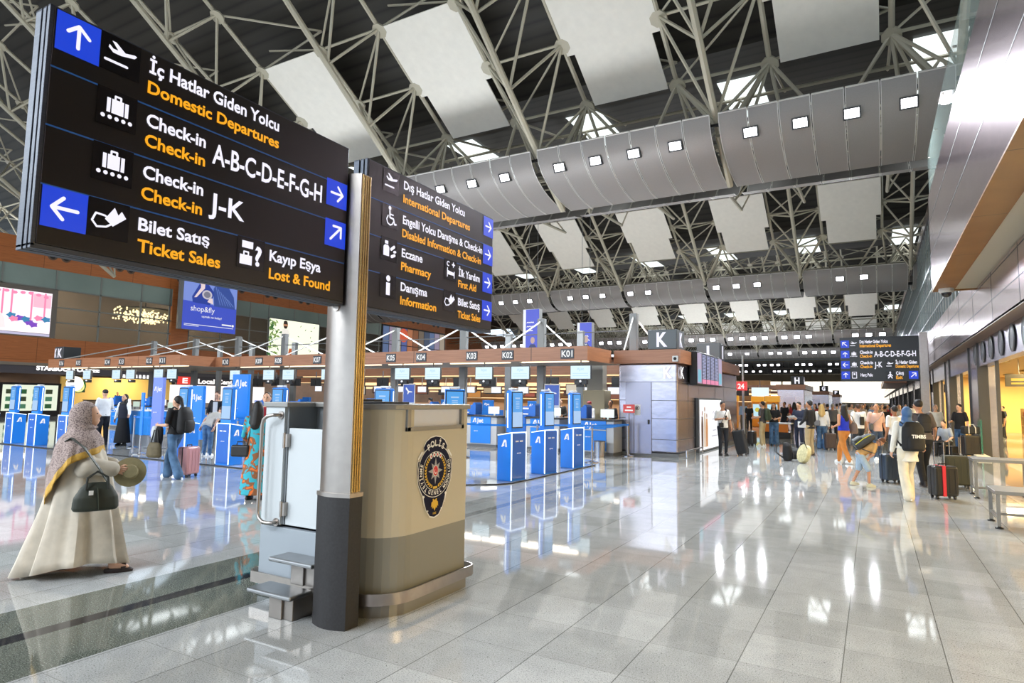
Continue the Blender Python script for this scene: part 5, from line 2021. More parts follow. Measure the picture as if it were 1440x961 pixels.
MB().tube((0, 0, .5), (0, 0, 1.3), .03, 8).build('stem', M_DGREY, gl)
s = MB().box(XW - 5.2, XW - 5, 27, 36.5, 0, 3.0).build('wall_left_cafe', mat('#e3bf68', .6, emit=.25), kind='structure')  # slight emission in the wall colour stands in for cafe light
s = MB().box(XW - 5.4, XW - 5.2, -5, 27, 0, 3.8).build('wall_left_stone', mat('#8a7468', .5, noise=.2, nscale=.5), kind='structure')
es = thing('escalator', 'grey escalator balustrade rising beside the coffee shop', 'escalator', (XW - 3.2, 24.0, 0))
for x in (0, .9):
    s = MB().prism([(-7.5, 3.6), (-6.5, 3.8), (1.2, .9), (2.4, .8), (2.4, .0), (.5, .0), (-7.5, 2.7)], (x, 0, 0), UY, UZ, Vector((.06, 0, 0)))
    s.build('balustrade', mat('#5d564f', .3), es)
    MB().path([(x + .03, -7.5, 3.66), (x + .03, -6.5, 3.86), (x + .03, 1.2, .95), (x + .03, 2.5, .85)], .05, 8).build('handrail', M_BLACK, es)
MB().prism([(-7.5, 2.75), (.5, .1), (2.4, .1), (2.4, .0), (-7.5, 2.6)], (.06, 0, 0), UY, UZ, Vector((.84, 0, 0))).build('stair_flight', M_GREY, es)
rk = thing('shop_display', 'lit display shelf of small green packets behind the kiosks', 'display', (XW + 3.0, 19.6, 0))
MB().box(0, .3, 0, 3.6, 0, 2.3).build('cabinet', M_BLACK, rk)
MB().quad((.31, .1, .4), (.31, 3.4, .4), (.31, 3.4, 2.15), (.31, .1, 2.15)).build('lit_back', glow('#eef6df', 1.0), rk)
for k in range(12):
    y, z = .3 + .78 * (k % 4), .55 + .5 * (k // 4)
    MB().box(.31, .36, y, y + .4, z, z + .3).build('packet', mat(['#3f7d4a', '#6fae86', '#4d5a3c'][k % 3], .5), rk)
bi = thing('shop_counter', 'long wooden coffee counter under the warm yellow wall', 'counter', (XW - 3.4, 28.2, 0))
MB().box(-.4, .4, 0, 7.8, 0, 1.05).build('front', mat('#77675a', .5), bi, bevel=.02)
MB().box(-.45, .45, -.05, 7.85, 1.05, 1.1).build('top', mat('#3b332e', .3), bi)
# shops farther along: red sign and white lit front
rs = thing('wall_sign', 'red and white lit shop sign seen under the canopy between two posts', 'sign', (XW - .05, 34.0, 2.85))
MB().box(-.1, 0, -.2, 8.5, -.35, .45).build('backing', mat('#3d3a40', .4), rs)
MB().quad((.01, -.1, -.3), (.01, 1.6, -.3), (.01, 1.6, .4), (.01, -.1, .4)).build('red_panel', glow('#e6352b', 1.0), rs)
MB().text('E', (.02, .4, -.18), UY, UZ, .45, .5, 0, .03).text('Local Centre', (.02, 1.9, -.18), UY, UZ, .42, 4.3, 0, .04).build('lettering', glow('#fff7f2', 1.3), rs)
MB().quad((XW - .4, 33.5, .9), (XW - .4, 43.5, .9), (XW - .4, 43.5, 2.5), (XW - .4, 33.5, 2.5)).build('window_7', glow('#fff5ef', 1.25), kind='structure')
MB().box(XW - .5, XW - .3, 33, 74, 0, .9).build('wall_left_shopfront', mat('#c9b0a0', .5), kind='structure')
MB().box(XW - .6, XW - .4, 43.5, 74, .9, 3.6).build('wall_left_shopfront_far', mat('#b99a86', .5, noise=.3, nscale=.4, emit=.12), kind='structure')  # faint emission stands in for shop light on this wall
ws = thing('wall_sign', 'white lit lettering under the canopy beside a blue hanging sign', 'sign', (XW - .05, 29.2, 2.95))
s = MB()
for q in range(8):
    s.quad((0, .33 * q, 0), (0, .33 * q + .24, 0), (0, .33 * q + .2, .28), (0, .33 * q + .03, .28))
s.build('lettering', glow('#ffffff', 1.4), ws)
MB().box(-.06, -.03, -.1, 2.7, -.08, -.03).build('rail', M_DGREY, ws)

# ------------------------------------------------------------------ the next islands behind: warm lit layers
M_WARM = glow('#ffd9a0', 1.6)
M_WARMW = mat('#a87b4f', .5)


def island(y, x0, x1, name, warm=True):
    t = thing('check_in_canopy', 'brown wood canopy with warm light strips ' + name, 'canopy', (0, y, 0), 0, 'canopies of the islands behind')
    MB().box(x0, x1, 0, .15, 2.88, 3.3).build('fascia', M_WOODI, t)
    MB().box(x0, x1, .15, 5, 2.9, 2.96).build('soffit', mat('#8d8274', .5, name='canopy_soffit'), t)
    MB().box(x0 + .4, x1 - .4, .3, .42, 2.84, 2.89).build('light_strip', M_WARM, t)
    MB().box(x0, x1, 4.6, 4.8, 0, 1.25).build('back_panel', mat('#d8a374', .5, name='island_back', emit=.12), t)  # panel glows slightly in place of warm light falling on it
    MB().box(x0, x1, 4.5, 4.6, 2.45, 2.6).build('rear_light', M_WARM, t)
    return t


island(27.2, -31, -7.3, 'directly behind the blue desks')
island(40.0, -46, -8, 'second beyond the blue desks')
island(61.5, -50, -7.6, 'beside the H cube')
island(92.0, -50, -7.7, 'beside the G cube')
# lamps under the canopies (the light strips) and boards hung behind them
for x0, x1, y in ((-24, -7.8, 17.9), (-35, -25, 16.3), (-30, -7.8, 27.6), (-44, -9, 40.5), (-48, -9, 62)):
    l = bpy.data.lights.new('strip', 'AREA')
    l.shape = 'RECTANGLE'
    l.size, l.size_y = x1 - x0, .5
    l.energy = 16 * (x1 - x0)
    l.color = (1, .9, .76)
    lo = bpy.data.objects.new('canopy_strip_lamp', l)
    COL.objects.link(lo)
    lo.location = ((x0 + x1) / 2, y, 2.84)
hb_ = None
bcol = ['#8c4a2c', '#e9d9b8', '#3a4a6a', '#c9b08a', '#5a2f22', '#d98f3a', '#f0e6d2', '#2c2a2c', '#b5543a']
rb_ = random.Random(9)
for k in range(26):
    row = k % 2
    x = -8.8 - .86 * k
    y = (31.2, 43.8)[row]
    w_, h_ = rb_.uniform(.7, 1.3), rb_.uniform(.35, .6)
    z = rb_.uniform(2.0, 2.45)
    t = thing('hanging_board', 'small lit shop board hanging behind the desks, %s from the corner box' % ORD[k], 'board', (x, y, z), 0, 'boards behind the desks')
    MB().box(-w_ / 2, w_ / 2, 0, .08, -h_ / 2, h_ / 2).build('frame', M_DGREY, t)
    MB().quad((-w_ / 2 + .04, -.005, -h_ / 2 + .04), (w_ / 2 - .04, -.005, -h_ / 2 + .04), (w_ / 2 - .04, -.005, h_ / 2 - .04), (-w_ / 2 + .04, -.005, h_ / 2 - .04)).build('face', glow(bcol[k % 9], .75), t)
    MB().tube((0, .04, h_ / 2), (0, .04, 2.89 - z), .015, 5).build('hanger', M_GREY, t)
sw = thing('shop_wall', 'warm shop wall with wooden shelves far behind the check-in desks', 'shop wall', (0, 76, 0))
MB().box(-52, -10, 0, .3, 0, 4.2).build('panel', mat('#b98a5c', .6, noise=.35, nscale=.5, emit=.15), sw)  # wall colour glows weakly by itself in place of shop lighting
for z in (1.0, 1.9, 2.8):
    MB().box(-52, -10, -.3, 0, z, z + .08).build('shelf', M_WOODI, sw)
    MB().box(-52, -10, -.06, -.02, z - .14, z - .06).build('light_strip', M_WARM, sw)
# the dark monitors, desks and yellow boards under the next canopy
pm = None
for k in range(15):
    x = -8.6 - 1.52 * k
    lb = 'black monitor pair behind the blue desks, %s from the corner box' % ORD[k]
    if pm is None:
        pm = thing('hanging_monitor', lb, 'monitor', (x, 23.6, 2.42), 0, 'black monitors behind the desks')
        MB().box(-.36, -.02, 0, .08, -.2, .2).build('monitor', M_BLACK, pm, bevel=.01)
        MB().box(.02, .36, 0, .08, -.2, .2).build('monitor', M_BLACK, pm, bevel=.01)
        MB().tube((0, .05, .1), (0, .05, .54), .025, 8).box(-.2, .2, .06, .1, -.03, .03).build('hanger', M_GREY, pm)
    else:
        dup(pm, (x, 23.6, 2.42), 0, lb)
pm = None
for k in range(14):
    x = -8.9 - 1.6 * k
    lb = 'small white monitor under the canopy behind, %s from the corner box' % ORD[k]
    if pm is None:
        pm = thing('hanging_monitor', lb, 'monitor', (x, 27.95, 2.15), 0, 'white monitors of the canopy behind')
        MB().box(-.3, .3, 0, .06, -.17, .17).build('casing', M_GREY, pm)
        MB().quad((-.28, -.005, -.15), (.28, -.005, -.15), (.28, -.005, .15), (-.28, -.005, .15)).build('screen', glow('#f2f6ff', 1.1), pm)
        MB().tube((0, .03, .1), (0, .03, .735), .02, 6).build('hanger', M_GREY, pm)
    else:
        dup(pm, (x, 27.95, 2.15), 0, lb)
dd = None
for k in range(9):
    x = -8.8 - 2.5 * k
    lb = 'blue airline desk under the canopy behind, %s from the corner box' % ORD[k]
    if dd is None:
        dd = thing('check_in_desk', lb, 'check-in desk', (x, 26.2, 0), 0, 'blue desks of the canopy behind')
        MB().box(-.55, .55, 0, .6, 0, 1.15).build('body', M_AJ, dd, bevel=.01)
        MB().box(-.3, .3, -.02, .1, 1.15, 1.62).build('header_panel', M_AJ, dd, bevel=.01)
        s = MB()
        ajet_text(s, (-.2, -.03, 1.38), UX, UZ, .11)
        s.build('lettering', M_TXTW, dd)
    else:
        dup(dd, (x, 26.2, 0), 0, lb)
# H box and its neighbours far down the hall
for (x0, x1, y, ltr, nm) in ((-7.25, -5.1, 59.3, 'H', 'with a lit H cube'), (-7.4, -5.0, 91, 'G', 'with a lit G cube, farther off'), (-7.4, -5.0, 122, 'F', 'with a lit F cube, farthest off')):
    t = thing('corner_kiosk_building', 'distant steel corner box ' + nm, 'kiosk building', (0, y, 0), 0, 'distant corner boxes')
    MB().box(x0, x1, 0, 8, 0, 2.88).build('cladding', M_STEELP, t, bevel=.05)
    MB().box(x0 - .1, x1 + .1, -.1, 8.1, 2.88, 3.3).build('wood_band', M_WOODI, t)
    MB().box(x0 + .5, x0 + 1.4, -.03, .01, .05, 2.2).build('door', mat('#b8b6c8', .25, .7), t)
    c = thing('letter_cube', 'distant dark cube with a lit white %s on its corner box' % ltr, 'letter cube', (x1 - .55, y + .5, 3.308), 0)
    MB().box(-.5, .5, -.5, .5, 0, .72).build('cube', M_DGREY, c, bevel=.02)
    MB().text(ltr, (0, -.52, .1), UX, UZ, .5, .4, 0, .04, 'c').build('lettering', M_LW, c)
    MB().text(ltr, (.52, 0, .1), UY, UZ, .5, .4, 0, .04, 'c').build('lettering', M_LW, c)
# red 24-hour box sign, its post and the yellow and blue self-service area behind the box
rd = thing('box_sign', 'red lit box sign on a pole beyond the steel corner box', 'sign', (-6.2, 36, 2.35))
MB().box(-.28, .28, -.15, .15, 0, .48).build('box', glow('#f03a3a', 1.0), rd, bevel=.02)
MB().text('24', (0, -.16, .1), UX, UZ, .26, .34, 0, .03, 'c').build('lettering', glow('#ffe9e6', 1.2), rd)
MB().tube((.08, .0, -2.35), (.08, .0, 0), .06, 10).tube((.08, 0, .48), (.08, 0, 1.9), .05, 8).build('pole', M_WHITE, rd)
bt = thing('banner_totem', 'blue and lilac lit totem under the red box sign', 'totem', (-6.75, 35.2, 0))
MB().box(-.32, .32, -.1, .1, 0, 2.3).build('panel', mat('#3556b8', .4), bt, bevel=.01)
MB().quad((-.28, -.105, 1.75), (.28, -.105, 1.75), (.28, -.105, 2.25), (-.28, -.105, 2.25)).build('lit_face', glow('#b9b4f0', 1.), bt)
MB().quad((-.2, -.105, .9), (.24, -.105, .9), (.24, -.105, 1.5), (-.2, -.105, 1.5)).build('screen', glow('#6fb0ee', 1.), bt)
yk = None
for k, (x, y) in enumerate(((-5.6, 43.5), (-8.2, 44.0), (-7.1, 47.5))):
    lb = 'orange self-service kiosk with round-cornered screen beyond the corner box, %s of three' % ORD[k]
    if yk is None:
        yk = thing('self_service_kiosk', lb, 'kiosk', (x, y, 0), 0, 'orange kiosks')
        MB().box(-.38, .38, -.25, .25, 0, 1.75).build('body', mat('#f09a1e', .4), yk, bevel=.05)
        MB().box(-.42, .42, -.28, .28, 1.75, 2.15).build('header', mat('#ffb52e', .4, emit=.3), yk, bevel=.04)
        MB().quad((-.3, -.256, .75), (.3, -.256, .75), (.3, -.256, 1.6), (-.3, -.256, 1.6)).build('screen', glow('#bfe6f2', 1.), yk)
        MB().disc((0, -.262, 1.2), UX, UZ, .16, n=12).build('screen_picture', glow('#d7c94a', .9), yk)
    else:
        dup(yk, (x, y, 0), 0, lb)
hs = thing('hanging_screen', 'white lit screen hanging above the orange kiosks', 'screen', (-7.3, 50, 2.5))
MB().box(-.6, .6, 0, .1, -.32, .32).build('screen', glow('#dff3f6', 1.1), hs)
MB().box(-1.9, -.8, 0, .1, -.3, .3).build('dark_screen', M_BLACK, hs)
MB().tube((0, .05, .3), (0, .05, .9), .03, 6).build('hanger', M_GREY, hs)
tb = thing('display_table', 'low white table with orange panel in the open hall beyond the backpackers', 'table', (-4.2, 33.5, 0))
MB().box(-.75, .75, -.5, .5, .68, .74).build('top', M_WHITE, tb, bevel=.01)
MB().box(-.6, .6, -.45, -.4, .3, .68).build('front_panel', mat('#e88a2f', .5), tb)
MB().box(-.7, .7, -.4, .4, .0, .3).build('base', M_BLACK, tb, bevel=.02)

# ------------------------------------------------------------------ steel benches by the shop
M_BENCH = mat('#8b8a86', .4, .7)


def bench(x, y, rz, L, W, H, label):
    t = thing('steel_bench', label, 'bench', (x, y, 0), rz, None)
    MB().box(-L / 2, L / 2, -W / 2, W / 2, H - .05, H).build('top', M_BENCH, t, bevel=.006)
    for sx in (-1, 1):
        for sy in (-1, 1):
            s = MB()
            px, py = sx * (L / 2 - .04), sy * (W / 2 - .04)
            s.box(px - .022, px + .022, py - .022, py + .022, .03, H - .05)
            lo = s.build('leg', M_BENCH, t)
            MB().lathe([(0, 0), (.05, 0), (.05, .015), (.02, .03), (0, .03)], 12, (px, py, 0)).build('foot', M_BLACK, lo)
    s = MB()
    for sx in (-1, 1):
        s.box(sx * (L / 2 - .04) - .018, sx * (L / 2 - .04) + .018, -W / 2 + .06, W / 2 - .06, .14, .175)
    s.box(-L / 2 + .06, L / 2 - .06, -.018, .018, .14, .175)
    s.build('stretcher', M_BENCH, t)
    return t


bench(2.02, 14.95, 0, .9, .78, .72, 'taller steel bench table next to the suitcases by the shop')
bench(1.93, 11.55, 0, 1.0, .78, .52, 'lower steel bench table nearest the camera by the shop')
bench(2.9, 15.6, 0, .6, .7, .42, 'small steel bench frame behind the taller bench table')
lp = thing('stone_ledge', 'low pale stone ledge at the foot of the steel shop pier', 'ledge', (2.95, 26.2, 0))
MB().box(-.12, .24, -1.2, .6, 0, .1).build('slab', M_CREAM, lp, bevel=.01)
gp = thing('glass_pier', 'green edged glass panel at the shop entrance pier', 'glass panel', (3.1, 26.4, 0))
MB().box(-.04, .0, -.35, .35, .1, 1.25).build('pane', mat('#3f8f7a', .08, alpha=.55), gp)
MB().box(-.06, .02, -.37, .37, 0, .1).build('shoe', M_STEEL, gp)
# shop signs hanging inside
for k, (x, y, z, w_, c, lb) in enumerate(((5.4, 32, 2.75, 1.5, '#2d2a22', 'dark hanging sign with yellow strip in the shop doorway'), (4.6, 20, 2.7, .9, '#222326', 'dark hanging sign with small yellow lettering at the shop edge'), (3.4, 47, 2.75, .9, '#201010', 'small black display with red digits far along the shop fronts'))):
    hg = thing('hanging_sign', lb, 'sign', (x, y, z))
    MB().box(-w_ / 2, w_ / 2, 0, .1, -.25, .25).build('board', mat(c, .4), hg)
    s = MB()
    if k == 2:
        s.text('4-5', (0, -.01, -.1), UX, UZ, .2, .4, 0, .02, 'c')
    else:
        s.quad((-w_ * .38, -.01, -.02), (w_ * .3, -.01, -.02), (w_ * .3, -.01, .08), (-w_ * .38, -.01, .08))
        s.quad((-w_ * .38, -.01, -.16), (w_ * .1, -.01, -.16), (w_ * .1, -.01, -.09), (-w_ * .38, -.01, -.09))
    s.build('lettering', glow('#ff4030' if k == 2 else '#ffc21e', 1.), hg)
    MB().tube((-.3, .05, .25), (-.3, .05, .85), .012, 5).tube((.3, .05, .25), (.3, .05, .85), .012, 5).build('wire', M_GREY, hg)
# racks of goods in the shop
gs = None
for i in range(4):
    for j in range(3):
        lb = 'shop shelf of small warm coloured goods, %s row, %s from the glass' % (ORD[j], ORD[i])
        loc = (8.2 + 3.2 * i, 30 + 7.5 * j, 0)
        if gs is None:
            gs = thing('shop_shelf', lb, 'shelf', loc, 0, 'shop shelves')
            MB().box(-1, 1, 0, .4, 0, .15).box(-1, 1, .36, .4, 0, 1.6).box(-1, 1, 0, .4, .6, .64).box(-1, 1, 0, .4, 1.1, 1.14).build('rack', mat('#b08e5a', .5), gs)
            for z in (.15, .64, 1.14):
                MB().box(-.9, -.3, .05, .3, z, z + .28).build('goods', mat('#9a3f2c', .5), gs)
                MB().box(-.25, .3, .05, .3, z, z + .24).build('goods', mat('#d9c08a', .5), gs)
                MB().box(.36, .9, .05, .3, z, z + .3).build('goods', mat('#55603a', .5), gs)
        else:
            dup(gs, loc, 0, lb)
# ------------------------------------------------------------------ people
def remesh(mb, voxel, smooth=3):
    """one continuous skin over overlapping closed pieces"""
    me = bpy.data.meshes.new('tmp')
    me.from_pydata([tuple(v) for v in mb.v], [], mb.f)
    o = bpy.data.objects.new('tmp', me)
    COL.objects.link(o)
    r = o.modifiers.new('r', 'REMESH')
    r.mode = 'VOXEL'
    r.voxel_size = voxel
    if smooth:
        s = o.modifiers.new('s', 'SMOOTH')
        s.factor = .5
        s.iterations = smooth
    dg = bpy.context.evaluated_depsgraph_get()
    ev = o.evaluated_get(dg)
    m2 = bpy.data.meshes.new_from_object(ev)
    bpy.data.objects.remove(o)
    bpy.data.meshes.remove(me)
    m2.polygons.foreach_set('use_smooth', [True] * len(m2.polygons))
    return m2


def solid(name, mb, material, parent, voxel, smooth=3, extra=None):
    m2 = remesh(mb, voxel, smooth)
    if extra is not None and extra.v:
        bm = bmesh.new()
        bm.from_mesh(m2)
        vs = [bm.verts.new(v) for v in extra.v]
        for f in extra.f:
            try:
                fc = bm.faces.new([vs[i] for i in f])
                fc.smooth = True
            except ValueError:
                pass
        bm.to_mesh(m2)
        bm.free()
    m2.materials.clear()
    m2.materials.append(material)
    m2.name = name
    return link(name, m2, parent)


def cap(s, p, q, r, r2=None, n=10):
    r2 = r if r2 is None else r2
    s.tube(p, q, r, n, r2)
    s.ell(p, r, r, r, n, k=6)
    s.ell(q, r2, r2, r2, n, k=6)


def hand(s, wrist, d, side, curl=.5):
    """palm, four fingers of unequal length bent at the knuckle, and a thumb off the side of the palm"""
    d = Vector(d).normalized()
    inw = Vector((-side, 0, 0))
    inw = (inw - d * inw.dot(d)).normalized()
    acr = d.cross(inw).normalized()
    if acr.y < 0:
        acr = -acr
    w = Vector(wrist)
    c = w + d * .05
    for k in range(4):
        o = (k - 1.5) * .019
        s.tube(w + acr * o * .7, w + d * .085 + acr * o, .013, 6, .011)
        b0 = w + d * .085 + acr * o
        L = (.036, .043, .04, .03)[3 - k if True else k]
        b1 = b0 + (d * math.cos(curl) + inw * math.sin(curl)) * L
        b2 = b1 + (d * math.cos(curl * 2.2) + inw * math.sin(curl * 2.2)) * L * .85
        s.tube(b0, b1, .0095, 6, .0085)
        s.tube(b1, b2, .0085, 6, .0065)
        s.ell(b1, .0088, .0088, .0088, 6, k=4)
    t0 = w + d * .03 + acr * .03
    t1 = t0 + (d * .7 + acr * .6 + inw * .4).normalized() * .035
    t2 = t1 + (d * .9 + inw * .4).normalized() * .03
    s.tube(w + d * .012, t0, .016, 6, .013)
    s.tube(t0, t1, .0115, 6, .01)
    s.tube(t1, t2, .01, 6, .007)


SKIN = {'l': '#d9a98c', 'm': '#c08a68', 'd': '#9a6a4c'}
HAIRC = {'k': '#15110f', 'b': '#3a2619', 'y': '#c9a86a', 'g': '#8d8a86'}


def person(label, loc, rz, h=1.75, skin='l', hair=('short', 'k'), top=('#888888', 'short', .9), bottom=('trousers', '#222222'), shoe='#e8e8e8', stride=0., lean=0., arms=(None, None), yaw=0., nod=0.,
           bulk=1., voxel=.02, face=False, group=None, topmat=None, botmat=None, sit=False, knee=0.):
    s_ = h / 1.75
    t = thing('person', label, 'person', loc, rz, group)
    t.scale = (s_,) * 3
    piv = Vector((0, 0, .95))
    RL = Matrix.Rotation(-lean, 3, 'X')
    def up(p):
        return piv + RL @ (Vector(p) - piv)
    legs = []
    for sx, a in ((1, stride), (-1, -stride)):
        hip = Vector((sx * .095 * bulk, 0, .92))
        if sit:
            kn = Vector((sx * .13, .42, .5))
            an = Vector((sx * .13, .44, .09))
            hip = Vector((sx * .1, 0, .5))
        else:
            lift = .09 * abs(a) if a < 0 else 0
            an = Vector((sx * .105, a, .085 + lift))
            kn = Vector((sx * .1, a * .55 + .035 + knee + (.05 if a else 0), .5 - abs(a) * .04))
        legs.append((sx, hip, kn, an))
    A = []
    for i, sx in enumerate((1, -1)):
        sh = up((sx * .178 * (bulk * .5 + .5), -.005, 1.425))
        if arms[i] is None:
            el, wr = up((sx * .235 * (bulk * .4 + .6), -.03, 1.13)), up((sx * .245, .06, .89))
        else:
            el, wr = up(arms[i][0]), up(arms[i][1])
        A.append((sx, sh, el, wr))
    dz = -.42 if sit else 0
    if sit:
        o_up = up
        def up(p):
            return o_up(p) + Vector((0, 0, dz))
        A = [(sx, a + Vector((0, 0, dz)), b_ + Vector((0, 0, dz)), c + Vector((0, 0, dz))) for sx, a, b_, c in A]
    hc = up((0, .015, 1.625))
    HR = RL @ Matrix.Rotation(yaw, 3, 'Z') @ Matrix.Rotation(-nod, 3, 'X')
    HM = Matrix.Translation(hc) @ HR.to_4x4()
    TM = (Matrix.Translation((0, 0, dz)) @ Matrix.Translation(piv) @ RL.to_4x4() @ Matrix.Translation(-piv))
    # ---- body: one skin
    s = MB()
    s.ell((0, 0, .0), .075, .092, .115, 14, M=HM)
    s.ell((0, .03, -.055), .056, .066, .065, 12, M=HM)
    s.tube(HM @ Vector((0, .085, .015)), HM @ Vector((0, .112, -.018)), .009, 6, .015)
    for sx in (-1, 1):
        s.ell((sx * .077, -.005, -.01), .012, .022, .033, 8, M=HM)
    cap(s, up((0, -.012, 1.43)), hc + Vector((0, 0, -.07)), .055, .05)
    tor = [(0, 0, .86, .15, .1), (0, 0, .95, .165, .108), (0, 0, 1.06, .148, .1), (0, .005, 1.2, .155, .105), (0, .0, 1.34, .165, .105), (0, -.005, 1.42, .14, .085), (0, -.01, 1.47, .06, .055)]
    s.rings([(cx, cy, z, rx * bulk, ry * bulk) for cx, cy, z, rx, ry in tor], 16, M=TM)
    for sx, sh, el, wr in A:
        cap(s, sh, el, .05, .04)
        cap(s, el, wr, .04, .027)
    for sx, hip, kn, an in legs:
        cap(s, hip, kn, .085 * bulk, .055)
        cap(s, kn, an, .055, .036)
        cap(s, an + Vector((0, -.02, -.04)), an + Vector((0, .11, -.05)), .034, .03)
    ex = MB()
    for sx, sh, el, wr in A:
        hand(ex, wr, wr - el, sx)
    solid('body', s, mat(SKIN[skin], .55, name='skin_' + skin), t, max(voxel * .8, .012), 2, ex)
    # ---- clothes
    tm = topmat or mat(top[0], .8, noise=.08, nscale=9)
    s = MB()
    hem = top[2]
    sec = [(z, rx, ry, cy) for cx, cy, z, rx, ry in tor if z > hem + .04]
    sec = [(hem, .178, .125, 0.)] + sec
    s.rings([(0, cy, z, (rx + .017) * bulk, (ry + .017) * bulk) for z, rx, ry, cy in sec[:-1]] + [(0, -.01, 1.455, .085, .075)], 18, M=TM)
    for sx, sh, el, wr in A:
        if top[1] == 'none':
            continue
        if top[1] == 'short':
            cap(s, sh, sh.lerp(el, .78), .066, .06)
        else:
            cap(s, sh, el, .064, .054)
            cap(s, el, el.lerp(wr, .95), .054, .042)
    nm = {'none': 'sleeveless_top', 'short': 'shirt', 'long': 'jacket'}[top[1]]
    solid(nm, s, tm, t, voxel, 3)
    bm_ = botmat or mat(bottom[1], .85, noise=.12, nscale=7)
    s = MB()
    kind = bottom[0]
    if kind == 'skirt':
        f = stride
        s.rings([(0, f * .2, .1, .27 * bulk, .24 + abs(f) * .4), (0, f * .1, .5, .23 * bulk, .2 + abs(f) * .2), (0, 0, .8, .195 * bulk, .15), (0, 0, 1.02, .165 * bulk, .118)], 20)
    else:
        s.rings([(0, 0, .84 + dz, .13 * bulk, .095 * bulk), (0, -.005, .92 + dz, .18 * bulk, .128 * bulk), (0, 0, 1.0 + dz, .165 * bulk, .115 * bulk)], 16)
        for sx, hip, kn, an in legs:
            if kind == 'shorts':
                cap(s, hip, hip.lerp(kn, .93), .1 * bulk, .095)
            else:
                wd = {'trousers': (.078, .062), 'wide': (.085, .1), 'slim': (.068, .05)}[kind]
                cap(s, hip, kn, .1 * bulk, wd[0])
                cap(s, kn, an + Vector((0, 0, -.02)), wd[0], wd[1])
    solid('skirt' if kind == 'skirt' else ('shorts' if kind == 'shorts' else 'trousers'), s, bm_, t, voxel, 3)
    sm = mat(shoe, .5)
    for sx, hip, kn, an in legs:
        m = MB()
        z = an.z - .085
        m.rings([(an.x, an.y + .045, z, .042, .13), (an.x, an.y + .045, z + .025, .044, .135), (an.x, an.y + .04, z + .06, .04, .115), (an.x, an.y - .005, z + .1, .034, .055)], 14)
        m.build('shoe', sm, t, smooth=.8)
    # ---- hair
    hs, hcx = hair
    hm = mat(HAIRC.get(hcx, hcx), .6)
    m = MB()
    if hs in ('short', 'long', 'tail', 'curly'):
        m.ell((0, -.032, .034), .083, .094, .1, 14, M=HM)
        if hs == 'curly':
            for k in range(14):
                a = k * .9
                m.ell((.06 * math.cos(a), -.02 + .06 * math.sin(a), .05 + .03 * (k % 3)), .045, .045, .045, 8, M=HM, k=5)
        if hs == 'long':
            cap(m, HM @ Vector((0, -.05, .0)), hc + Vector((0, -.1, -.3)), .085, .095)
            cap(m, HM @ Vector((.05, -.03, .0)), hc + Vector((.08, -.07, -.26)), .05, .06)
            cap(m, HM @ Vector((-.05, -.03, .0)), hc + Vector((-.08, -.07, -.26)), .05, .06)
        if hs == 'tail':
            cap(m, HM @ Vector((0, -.1, .05)), hc + Vector((0, -.17, -.16)), .045, .03)
        solid('hair', m, hm, t, max(voxel * .8, .014), 2)
    elif hs == 'cap':
        m.ell((0, -.01, .04), .086, .1, .085, 14, M=HM)
        m.rings([(0, .11, .045, .06, .06), (0, .11, .055, .06, .06)], 12, M=HM)
        solid('cap', m, hm, t, max(voxel * .8, .014), 2)
    elif hs == 'hijab':
        m.ell((0, -.042, .018), .092, .1, .125, 14, M=HM)
        cap(m, HM @ Vector((0, -.03, -.06)), up((0, -.01, 1.46)), .085, .1)
        m.ell(up((0, -.015, 1.42)), .19, .13, .08, 14)
        solid('headscarf', m, hm, t, max(voxel * .8, .014), 3)
    if face:
        for sx in (-1, 1):
            MB().ell((sx * .03, .082, .012), .011, .008, .007, 8, M=HM, k=5).build('eye', mat('#1d1512', .3), t, smooth=True)
            MB().ell((sx * .031, .086, .032), .018, .006, .005, 8, M=HM, k=5).build('eyebrow', mat('#1d1512', .7), t, smooth=True)
        MB().ell((0, .092, -.058), .023, .008, .006, 8, M=HM, k=5).build('mouth', mat('#9b5a4f', .5), t, smooth=True)
    t['_top'] = 0
    del t['_top']
    return t


def backpack(label, loc, rz, m='#1c1c1f', h=.46, w=.32, d=.2, text=None, accent=None):
    """worn with the straps towards +Y local; loc = centre of the back"""
    t = thing('backpack', label, 'backpack', loc, rz)
    b_ = MB()
    b_.rings([(0, -d * .5, -h / 2, w * .44, d * .42), (0, -d * .5, -h / 2 + .05, w * .5, d * .52), (0, -d * .52, 0, w * .5, d * .54), (0, -d * .46, h * .32, w * .46, d * .44), (0, -d * .38, h / 2, w * .3, d * .25)], 16)
    mm = mat(m, .7, noise=.1, nscale=20)
    solid('bag', b_, mm, t, .02, 2)
    p = MB()
    p.rings([(0, -d * .98, -h * .42, w * .34, d * .2), (0, -d * 1.0, -h * .1, w * .36, d * .2), (0, -d * .95, .0, w * .3, d * .12)], 14)
    p.build('pocket', mat(accent or m, .7), t, smooth=.8)
    for sx in (-1, 1):
        MB().path([(sx * .1, .0, h * .42), (sx * .12, .06, h * .5), (sx * .13, .2, h * .3), (sx * .15, .2, -.02), (sx * .15, .0, -h * .35)], .02, 4, 0, flat=(.05, .012)).build('strap', mm, t)
    if text:
        MB().text(text, (0, -d * 1.42, -.02), UX, UZ, .06, .24, 0, .04, 'c').build('lettering', mat('#f2f2ee', .5), t)
    return t


